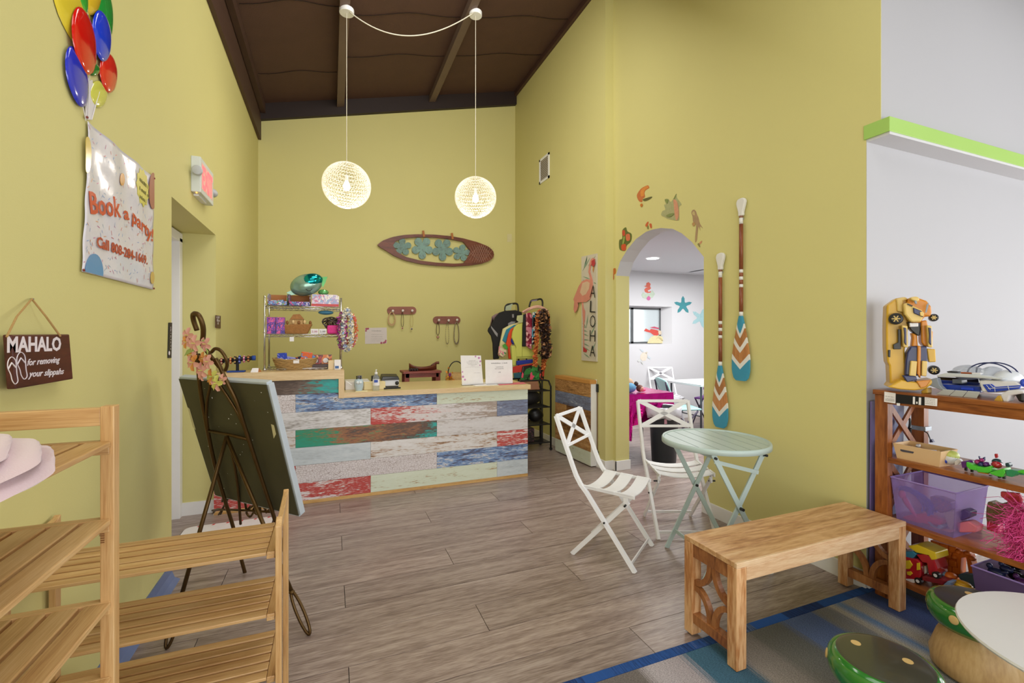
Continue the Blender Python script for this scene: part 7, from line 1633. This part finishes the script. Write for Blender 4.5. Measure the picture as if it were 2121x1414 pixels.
garment('teal shirt showing as a slanting band between cream and orange', [('shirt_body', [(290, 600), (350, 440), (470, 370), (500, 380), (420, 440), (370, 520), (340, 640)], 5.645, ctl)])
garment('orange-red shirt hanging in the middle of the rail', [('shirt_body', [(345, 660), (380, 500), (410, 435), (530, 360), (540, 400), (450, 470), (430, 640), (400, 700), (420, 870), (385, 870), (370, 700)], 5.63, cor)])
garment('royal blue cap sleeve peeking from beside the lime shirt', [('shirt_body', [(425, 570), (490, 580), (500, 640), (450, 665), (420, 620)], 5.60, cbl)])
garment('patterned pink and cream beach top hanging low left of the lime shirt', [('shirt_body', [(245, 680), (300, 720), (350, 740), (345, 790), (300, 850), (230, 810)], 5.61, printed('beach_print', ['#d9c9a8', '#e07f98', '#3f8a4a', '#d9c9a8', '#e8d8b0'], 30)), ('green_print', [(290, 670), (330, 640), (375, 710), (350, 735), (300, 700)], 5.605, plain('leaf_cloth', '#4f9a3a', .8, .3, 40))])
garment('big plain lime yellow shirt at the centre of the rail', [('shirt_body', [(440, 480), (470, 400), (530, 355), (600, 335), (640, 400), (740, 680), (760, 860), (470, 870), (490, 700), (430, 560)], 5.58, clime), ('collar', [(495, 300), (505, 235), (600, 225), (610, 330), (540, 345)], 5.57, plain('cloth_sage', '#b3b784', .8)), ('fold_line', [(572, 360), (578, 360), (582, 850), (574, 850)], 5.577, plain('lime_seam', '#a3a548', .8)), ('hem_line', [(490, 835), (740, 828), (740, 842), (490, 848)], 5.577, MATS['lime_seam'])])
garment('lime tank top hanging low by the printed sign', [('shirt_body', [(420, 680), (480, 680), (500, 800), (490, 970), (440, 970), (430, 860)], 5.57, clime)])
garment('black narrow top hanging right of the lime shirt', [('shirt_body', [(600, 220), (635, 210), (635, 690), (585, 690), (590, 440)], 5.55, cb0)])
garment('crimson and pink floral sarong hanging right of centre', [('sarong', [(640, 200), (700, 190), (725, 240), (720, 730), (690, 720), (640, 680)], 5.53, printed('crimson_floral', ['#8a2038', '#c77a88', '#a83048', '#e0b0a8', '#7a1a30'], 22), 'hanging_sarong')], 'sarong')
garment('black and turquoise floral sarong between the crimson one and the leis', [('sarong', [(730, 190), (790, 180), (800, 300), (780, 500), (760, 660), (720, 670)], 5.52, printed('turq_floral', ['#16181c', '#16181c', '#2f8fa8', '#d8d4c8', '#16181c'], 18), 'hanging_sarong')], 'sarong')
hgp = plain('hanger_pink', '#d9aa98', .45)
hgr = thing('padded_hanger', 'pale pink padded hangers bunched over the right loop of the rail', 'hanger', onY(*q7(760, 180), 5.6))
for k in range(3): MB().tube(spline([onY(*q7(580 + k * 12, 185 + k * 6), 5.56 + .02 * k), onY(*q7(680, 130 + k * 8), 5.58), onY(*q7(800, 95 + k * 10), 5.58), onY(*q7(900, 130 + k * 8), 5.58), onY(*q7(960, 185 + k * 6), 5.56)], 5), .012, 7).build('hanger_arm', hgp, hgr, smooth=True)
garment('blue, red and teal striped wrap spread low on the rail', [('stripe', [(500, 900), (740, 875), (735, 930), (500, 965)], 5.52, cbl, 'striped_wrap'), ('stripe', [(440, 990), (500, 970), (735, 935), (740, 990), (580, 1060), (440, 1075)], 5.515, crd), ('stripe', [(450, 1080), (580, 1065), (570, 1150), (460, 1150)], 5.512, plain('cloth_petrol', '#2a5a68', .8)), ], 'wrap')
garment('green and black tropical print shirt hanging lowest at the right', [('shirt_body', [(560, 1160), (590, 980), (680, 965), (830, 960), (830, 1195), (700, 1200), (560, 1190)], 5.49, printed('jungle_print', ['#1e5a2c', '#3f9a4a', '#14180f', '#2d7a38', '#14180f'], 15)), ('pink_flower', [(690, 1170), (700, 1080), (720, 1060), (730, 1110), (760, 1120), (740, 1150), (720, 1195)], 5.484, plain('flower_hotpink', '#e0506a', .7)), ('pink_flower', [(565, 1140), (580, 1060), (600, 1090), (590, 1150)], 5.484, MATS['flower_hotpink'])])
garment('black and red tropical print shirt at the far right bottom of the rail', [('shirt_body', [(835, 980), (910, 1020), (895, 1195), (835, 1195)], 5.50, printed('jungle_red', ['#1a1614', '#1a1614', '#c8402a', '#1f2a1c'], 16))])
def chainpath(pts, Y): return spline([onY(*q7(*p), Y) for p in pts], 12)
lo_ = [petal('lei_orange', '#e0803f'), petal('lei_amber', '#d99a5a'), petal('lei_rust', '#c25a2a')]; lbk = [petal('lei_brown', '#3d2420'), petal('lei_dk', '#241614'), petal('lei_tan', '#a97a52')]
lei('ribbon_lei', 'bright orange ribbon lei hanging left of the dark brown one on the rail', chainpath([(830, 180), (800, 300), (790, 600), (770, 850), (770, 970)], 5.44), lo_, .030, 900, 'leis on the garment rail', .018)
lei('ribbon_lei', 'dark brown ruffled lei hanging full length at the right of the rail', chainpath([(890, 190), (900, 400), (920, 650), (920, 820)], 5.40), lbk, .070, 2200, 'leis on the garment rail', .024)
lei('ribbon_lei', 'short orange ribbon lei end below the dark brown ruffled lei', chainpath([(940, 200), (960, 400), (930, 820), (895, 900), (890, 1010)], 5.46), lo_, .030, 900, 'leis on the garment rail', .018)
onY = onYr
# black wheeled cart in front of the rail
ct = thing('black_cart', 'tall black metal cart with bags on its tiers at the end of the counter', 'cart', (2.3, 5.05, 0))
cx0, cx1, cy0, cy1 = 2.02, 2.50, 4.98, 5.28
for y in (cy0, cy1):
    zt = .86
    pts = [Vector((cx0, y, .03)), Vector((cx0, y, zt - .08)), Vector((cx0 + .03, y, zt - .01)), Vector((cx0 + .08, y, zt)), Vector((cx1 - .08, y, zt)), Vector((cx1 - .03, y, zt - .01)), Vector((cx1, y, zt - .08)), Vector((cx1, y, .03))]
    MB().tube(pts, .011, 8).build('side_frame', BLK, ct, smooth=True)
for z in (.10, .32, .53, .73):
    mb = MB()
    for y in (cy0, cy1): mb.tube([(cx0, y, z), (cx1, y, z)], .008, 6)
    for i in range(12): y = cy0 + (cy1 - cy0) * i / 11; mb.tube([(cx0, y, z), (cx1, y, z)], .003, 4)
    mb.build('wire_tier', BLK, ct)
for x in (cx0, cx1):
    for y in (cy0, cy1): MB().lathe([(.018, -.01), (.018, .01)], (x, y, .018), 12, Matrix.Rotation(R(90), 3, 'X')).build('caster', BLK, ct)
tag(MB().ell((2.24, 5.13, .635), .20, .12, .095, 20, 12).build('black_bag', plain('bag_black', '#141315', .6, .2, 12, .5, 20), None, smooth=True), 'slouchy black bag on the upper tier of the black cart', 'bag')
tag(MB().ell((2.36, 5.12, .415), .10, .09, .085, 18, 11).build('black_helmet', plain('helmet_black', '#101012', .4), None, smooth=True), 'rounded black helmet shape on the third tier of the cart', 'helmet')
tag(MB().ell((2.2, 5.12, .40), .07, .08, .07, 18, 11).build('black_pouch', MATS['bag_black'], None, smooth=True), 'small black pouch left of the helmet on the cart', 'pouch')
tag(MB().box(2.06, 5.02, .11, 2.30, 5.22, .28).build('storage_tub', printed('dark_mixed', ['#2a2220', '#4a3428', '#1a1a1c', '#5a3a4a'], 40), None, bevel=.01), 'dark patterned tub on the bottom tier of the cart', 'tub')
lbg = thing('leather_purse', 'tan leather purse on the top of the black cart', 'purse', (2.22, 5.1, .74))
MB().hexa([(2.08, 5.02, .74), (2.38, 5.02, .74), (2.38, 5.16, .74), (2.08, 5.16, .74)], [(2.10, 5.04, .845), (2.36, 5.04, .845), (2.36, 5.14, .845), (2.10, 5.14, .845)]).build('purse_body', plain('leather_tan', '#9a6a4c', .5, .08, 12), lbg, bevel=.012)

# ================================================================ ROOM BEYOND THE ARCH
WY = 6.1
wp = lambda px, py, d=.002: onY(px, py, WY - d)
q9 = lambda x, y: (1280 + x / 5.05, 480 + y / 5.05)
wq = lambda x, y, d=.002: wp(*q9(x, y), d)
def pdecal(name, label, shapes, group='sea decals in the white room'):
    t = thing(name, label, 'decal', wq(*shapes[0][1][0]), group)
    for i, (nm, pts, col) in enumerate(shapes):
        MB().prism([wq(*p, .001 + .0015 * i) for p in pts], (0, -.0015, 0)).build(nm, plain('sd_' + col.strip('#'), col, .6, .15, 30), t)
def starpts(cx, cy, r_, rot, sq=.36):
    out_ = []
    for i in range(30):
        a = rot + 2 * PI * i / 30; k = abs(math.cos(2.5 * (a - rot))) ; rr = r_ * (sq + (1 - sq) * k ** 3.2); out_.append((cx + rr * math.sin(a), cy - rr * math.cos(a)))
    return out_
pdecal('starfish_decal', 'dark teal starfish decal right of the window in the white room', [('starfish', starpts(680, 768, 98, 0), '#3f8c94')])
pdecal('starfish_decal', 'pale aqua starfish decal beside the arch edge in the white room', [('starfish', starpts(868, 900, 110, .35), '#9fc4c8')])
pdecal('seahorse_decal', 'coral seahorse decal above the window in the white room', [('seaweed', [(245, 660), (262, 630), (290, 650), (310, 640), (330, 650), (360, 610), (375, 630), (388, 650), (360, 690), (330, 700), (290, 700), (260, 690)], '#b9c8b4'), ('seahorse', [(272, 570), (295, 560), (298, 535), (320, 525), (342, 545), (335, 570), (345, 590), (330, 605), (310, 612), (320, 628), (345, 618), (340, 635), (310, 640), (285, 630), (275, 605), (290, 585), (310, 578), (290, 575)], '#d0644f'), ('shell', [(300, 690), (322, 668), (342, 690), (335, 712), (318, 718), (303, 708)], '#c8649a')])
pdecal('turtle_decal', 'faded turtle decal below the window in the white room', [('shell', [(235, 1290), (260, 1258), (295, 1262), (308, 1300), (290, 1345), (255, 1350), (232, 1325)], '#d8cdbc'), ('flipper', [(228, 1225), (262, 1235), (270, 1262), (248, 1252)], '#bfc9cf'), ('flipper', [(310, 1290), (345, 1320), (335, 1332), (308, 1312)], '#bfc9cf'), ('flipper', [(202, 1345), (230, 1330), (240, 1350), (215, 1362)], '#cdd0cc'), ('head', [(290, 1262), (305, 1252), (308, 1268), (298, 1275)], '#c9bfa8'), ('flipper', [(240, 1360), (262, 1352), (262, 1390)], '#cdd0cc')])
wy = lambda x, y, d=0: onY(*q9(x, y), 6.215 - d)
fd = thing('fish_decal', 'red fish and pale coral decal stuck on the window corner of the white room', 'decal', wy(390, 1160))
for i, (nm, pts, col) in enumerate((('coral', [(305, 1165), (320, 1130), (345, 1100), (380, 1085), (430, 1085), (460, 1095), (480, 1130), (478, 1165)], '#d3c79a'), ('fish_body', [(272, 1035), (290, 1010), (330, 1030), (345, 1015), (400, 1025), (435, 1040), (455, 1050), (430, 1070), (410, 1085), (375, 1082), (340, 1055), (300, 1045)], '#c4473c'), ('fin', [(330, 1000), (380, 990), (430, 1005), (425, 1018), (370, 1008)], '#b8455f'), ('face', [(425, 1025), (455, 1040), (455, 1070), (430, 1080), (420, 1050)], '#c9b8a0'))):
    MB().prism([wy(*p, .001 + .002 * i) for p in pts], (0, -.002, 0)).build(nm, plain('fd_%d' % i, col, .6, .2, 40), fd)
for k in range(7): a, b = wy(400 + k * 13, 1120 - 14 * math.sin(k), .01), wy(430 + k * 12, 1110 + k * 9 - 20, .01); MB().tube([a, b], .004, 4).build('coral_spike', plain('fd_0', '#d3c79a'), fd)
av = thing('ceiling_vent', 'white ceiling air diffuser at the arch edge in the white room', 'air vent', (0, 0, 0)); c_ = fl(1458, 561.5, 2.45); av.location = c_
for k in range(4): MB().box(c_.x - .17 + k * .035, c_.y - .17 + k * .035, 2.436 + k * .003, c_.x + .17 - k * .035, c_.y + .17 - k * .035, 2.4385 + k * .003).build('diffuser_ring', plain('vent_white', '#cfcfd2', .4), av)
# chairs and tables
dup(chA, (4.94, 5.75, 0), R(-108), 'white cross-back folding chair against the far wall of the white room')
def xt(px, py, z): return fl(px, py, z)
def party_table(label, x0, x1, y0, y1, z=.74):
    t = thing('party_table', label, 'table', ((x0 + x1) / 2, (y0 + y1) / 2, 0), 'party tables in the white room')
    boxo('table_top', plain('party_white', '#e3e3e6', .4), (x0, y0, z - .03), (x1, y1, z), t, bevel=.004)
    for x in (x0 + .06, x1 - .06):
        for y in (y0 + .06, y1 - .06): MB().tube([(x, y, 0), (x, y, z - .03)], .014, 8).build('leg', plain('leg_grey', '#4a4c52', .4), t)
        MB().tube([(x, y0 + .06, .3), (x, y1 - .06, .3)], .010, 6).build('leg_brace', MATS['leg_grey'], t)
    return t
PX0, PX1, PY0, PY1 = 2.98, 3.70, 4.20, 4.75
party_table('party table under a shiny magenta foil cloth just inside the arch', PX0 + .03, PX1 - .03, PY0 + .03, PY1 - .03, .735)
fc = MB()
def cloth(u, v):
    # wrap: top plus hanging skirt, u along perimeter, v down
    per = [(PX0, PY0), (PX1, PY0), (PX1, PY1), (PX0, PY1)]; L_ = [PX1 - PX0, PY1 - PY0, PX1 - PX0, PY1 - PY0]; s_ = u * sum(L_); i = 0
    while i < 3 and s_ > L_[i]: s_ -= L_[i]; i += 1
    a, b = Vector((*per[i], 0)), Vector((*per[(i + 1) % 4], 0)); p = a.lerp(b, min(1, s_ / L_[i])); nrm_ = Vector(((b - a).y, -(b - a).x, 0)).normalized()
    drop = .30 + .10 * abs(math.sin(u * 31)) * .5 + (.16 if (i in (0, 3) and p.x < PX0 + .12) else 0)
    w_ = .018 * math.sin(u * 75) * v + .012 * math.sin(u * 140 + v * 9) * v
    return p + nrm_ * (.004 + w_ + .02 * v) + Vector((0, 0, .741 - drop * v))
FOI = plain('magenta_foil', '#d0148a', .18, .2, 14, 1.0, 35, metal=.75)
ft = thing('foil_tablecloth', 'shiny magenta foil tablecloth draped over the first party table', 'tablecloth', ((PX0 + PX1) / 2, (PY0 + PY1) / 2, .4))
MB().grid(cloth, 150, 14).build('hanging_skirt', FOI, ft, smooth=False, solid=.002)
MB().grid(lambda u, v: Vector((PX0 - .003 + (PX1 - PX0 + .006) * u, PY0 - .003 + (PY1 - PY0 + .006) * v, .7415 + .003 * math.sin(u * 23 + v * 7) * math.sin(v * 19) + .0015)), 40, 30).build('cloth_top', FOI, ft, solid=.002)
party_table('long white party table farthest right in the white room', 4.62, 5.7, 4.72, 5.42)
tb2 = None
# dolls on the magenta cloth
dz = .745
d1_ = thing('plush_toy', 'sandy plush toy lying at the left end of the magenta table', 'plush toy', onY(1302, 800, 4.45)); c_ = onY(1300, 792, 4.45)
MB().ell(c_, .07, .06, .055, 14, 9).build('plush_body', plain('plush_sand', '#c9a88a', .9, .15, 40, .6, 80), d1_, smooth=True); MB().ell(c_ + Vector((.05, -.02, -.03)), .04, .04, .035, 12, 8).build('plush_head', MATS['plush_sand'], d1_, smooth=True)
d2_ = thing('blue_doll', 'doll in pale blue dress sitting on the magenta table', 'doll', onY(1307, 812, 4.36)); c_ = onY(1305, 805, 4.36); c_.z = dz + .055
MB().ell(c_, .075, .06, .055, 16, 10).build('dress', plain('dress_blue', '#5f9ac0', .7, .15, 30, .5, 60), d2_, smooth=True); MB().ell(c_ + Vector((.07, -.02, .045)), .025, .025, .028, 12, 8).build('head', plain('doll_dark', '#3a2620', .6), d2_, smooth=True)
d3_ = thing('brown_haired_doll', 'doll with brown hair lying on the magenta table', 'doll', onY(1325, 812, 4.34)); c_ = onY(1325, 808, 4.34); c_.z = dz + .045
MB().ell(c_, .042, .04, .042, 16, 10).build('hair', plain('doll_hair', '#6a3a2a', .6, .2, 60), d3_, smooth=True); MB().ell(c_ + Vector((.006, -.022, -.006)), .030, .026, .030, 14, 9).build('face', plain('doll_skin', '#c98a78', .5), d3_, smooth=True)
MB().ell(c_ + Vector((.04, .01, -.022)), .05, .03, .02, 12, 8).build('body', plain('doll_pink', '#d84a7a', .6), d3_, smooth=True)
# bin with white liner
bn = thing('rubbish_bin', 'tall dark charcoal bin with overhanging white liner in front of the magenta table', 'bin', (3.43, 4.02, 0))
MB().lathe([(.125, .0), (.13, .01), (.16, .60), (.165, .61), (.158, .61), (.12, .02)], (3.44, 4.06, 0), 28).build('bin_body', plain('charcoal_plastic', '#2b3035', .4), bn, smooth=True)
pr2 = []
mb = MB(); n = 40
rings = [(.158, .56), (.172, .62), (.182, .60), (.184, .55), (.178, .50)]
for j, (r_, z) in enumerate(rings):
    for i in range(n): a = 2 * PI * i / n; w_ = .010 * math.sin(i * 2.7 + j) * (j > 0); mb.v.append(Vector((3.44 + (r_ + w_) * math.cos(a), 4.06 + (r_ + w_) * math.sin(a), z + .012 * math.sin(i * 1.3) * (j > 1))))
for j in range(len(rings) - 1):
    for i in range(n): l = (i + 1) % n; mb.f.append([j * n + i, j * n + l, (j + 1) * n + l, (j + 1) * n + i]); mb.m.append(0)
mb.build('bin_liner', plain('liner_white', '#dcdce2', .4, .05, 20), bn, smooth=True, solid=.002)
MB().ell((3.50, 3.93, .60), .02, .012, .010).build('red_tie', plain('tie_red', '#c83a2a', .5), bn, smooth=True)
boxo('bin_sticker', plain('sticker_pink', '#d8a0b0', .5), (3.335, 3.925, .45), (3.375, 3.93, .50), bn)
# teal folding chairs and a purple one
def plastic_chair(label, x, y, rz, col, nm, s_=.44):
    t = thing('plastic_folding_chair', label, 'chair', (0, 0, 0), 'plastic folding chairs in the white room'); m_ = plain(nm, col, .4, .03, 6); lg = plain('chair_leg_dark', '#3a2f4a', .4)
    MB().grid(lambda u, v: Vector((-.19 + .38 * v, (-.21 + .42 * u) * (1 - .12 * v), s_ - .018 * math.sin(PI * u) * math.sin(PI * v))), 10, 8).build('seat', m_, t, smooth=True, solid=.02)
    MB().grid(lambda u, v: Vector((-.20 - .10 * v - .03 * math.sin(PI * u) + .02, (-.22 + .44 * u) * (1 - .10 * v * v), s_ + .10 + .27 * v + .03 * math.sin(PI * u) * v)), 12, 8).build('backrest', m_, t, smooth=True, solid=.02)
    for k in (-1, 1):
        MB().tube(spline([Vector((-.29, .20 * k, s_ + .36)), Vector((-.20, .21 * k, s_ + .02)), Vector((.02, .215 * k, s_ * .5)), Vector((.22, .215 * k, 0))], 5), .011, 8).build('leg', lg, t, smooth=True)
        MB().tube([(.14, .19 * k, s_ - .02), (-.24, .19 * k, .0)], .011, 8).build('leg', lg, t, smooth=True)
    MB().tube([(-.17, -.19, .08), (-.17, .19, .08)], .008, 6).build('brace', lg, t)
    t.location = (x, y, 0); t.rotation_euler = (0, 0, rz); return t
plastic_chair('pale aqua plastic folding chair at the white table, side on', 4.36, 4.80, R(-20), '#a3d4d2', 'plastic_aqua')
plastic_chair('pale aqua plastic folding chair half hidden by the arch edge', 4.75, 4.45, R(70), '#b2dcda', 'plastic_aqua_pale')
plastic_chair('purple plastic folding chair behind the far white table', 5.45, 5.35, R(200), '#8a3fae', 'plastic_purple')
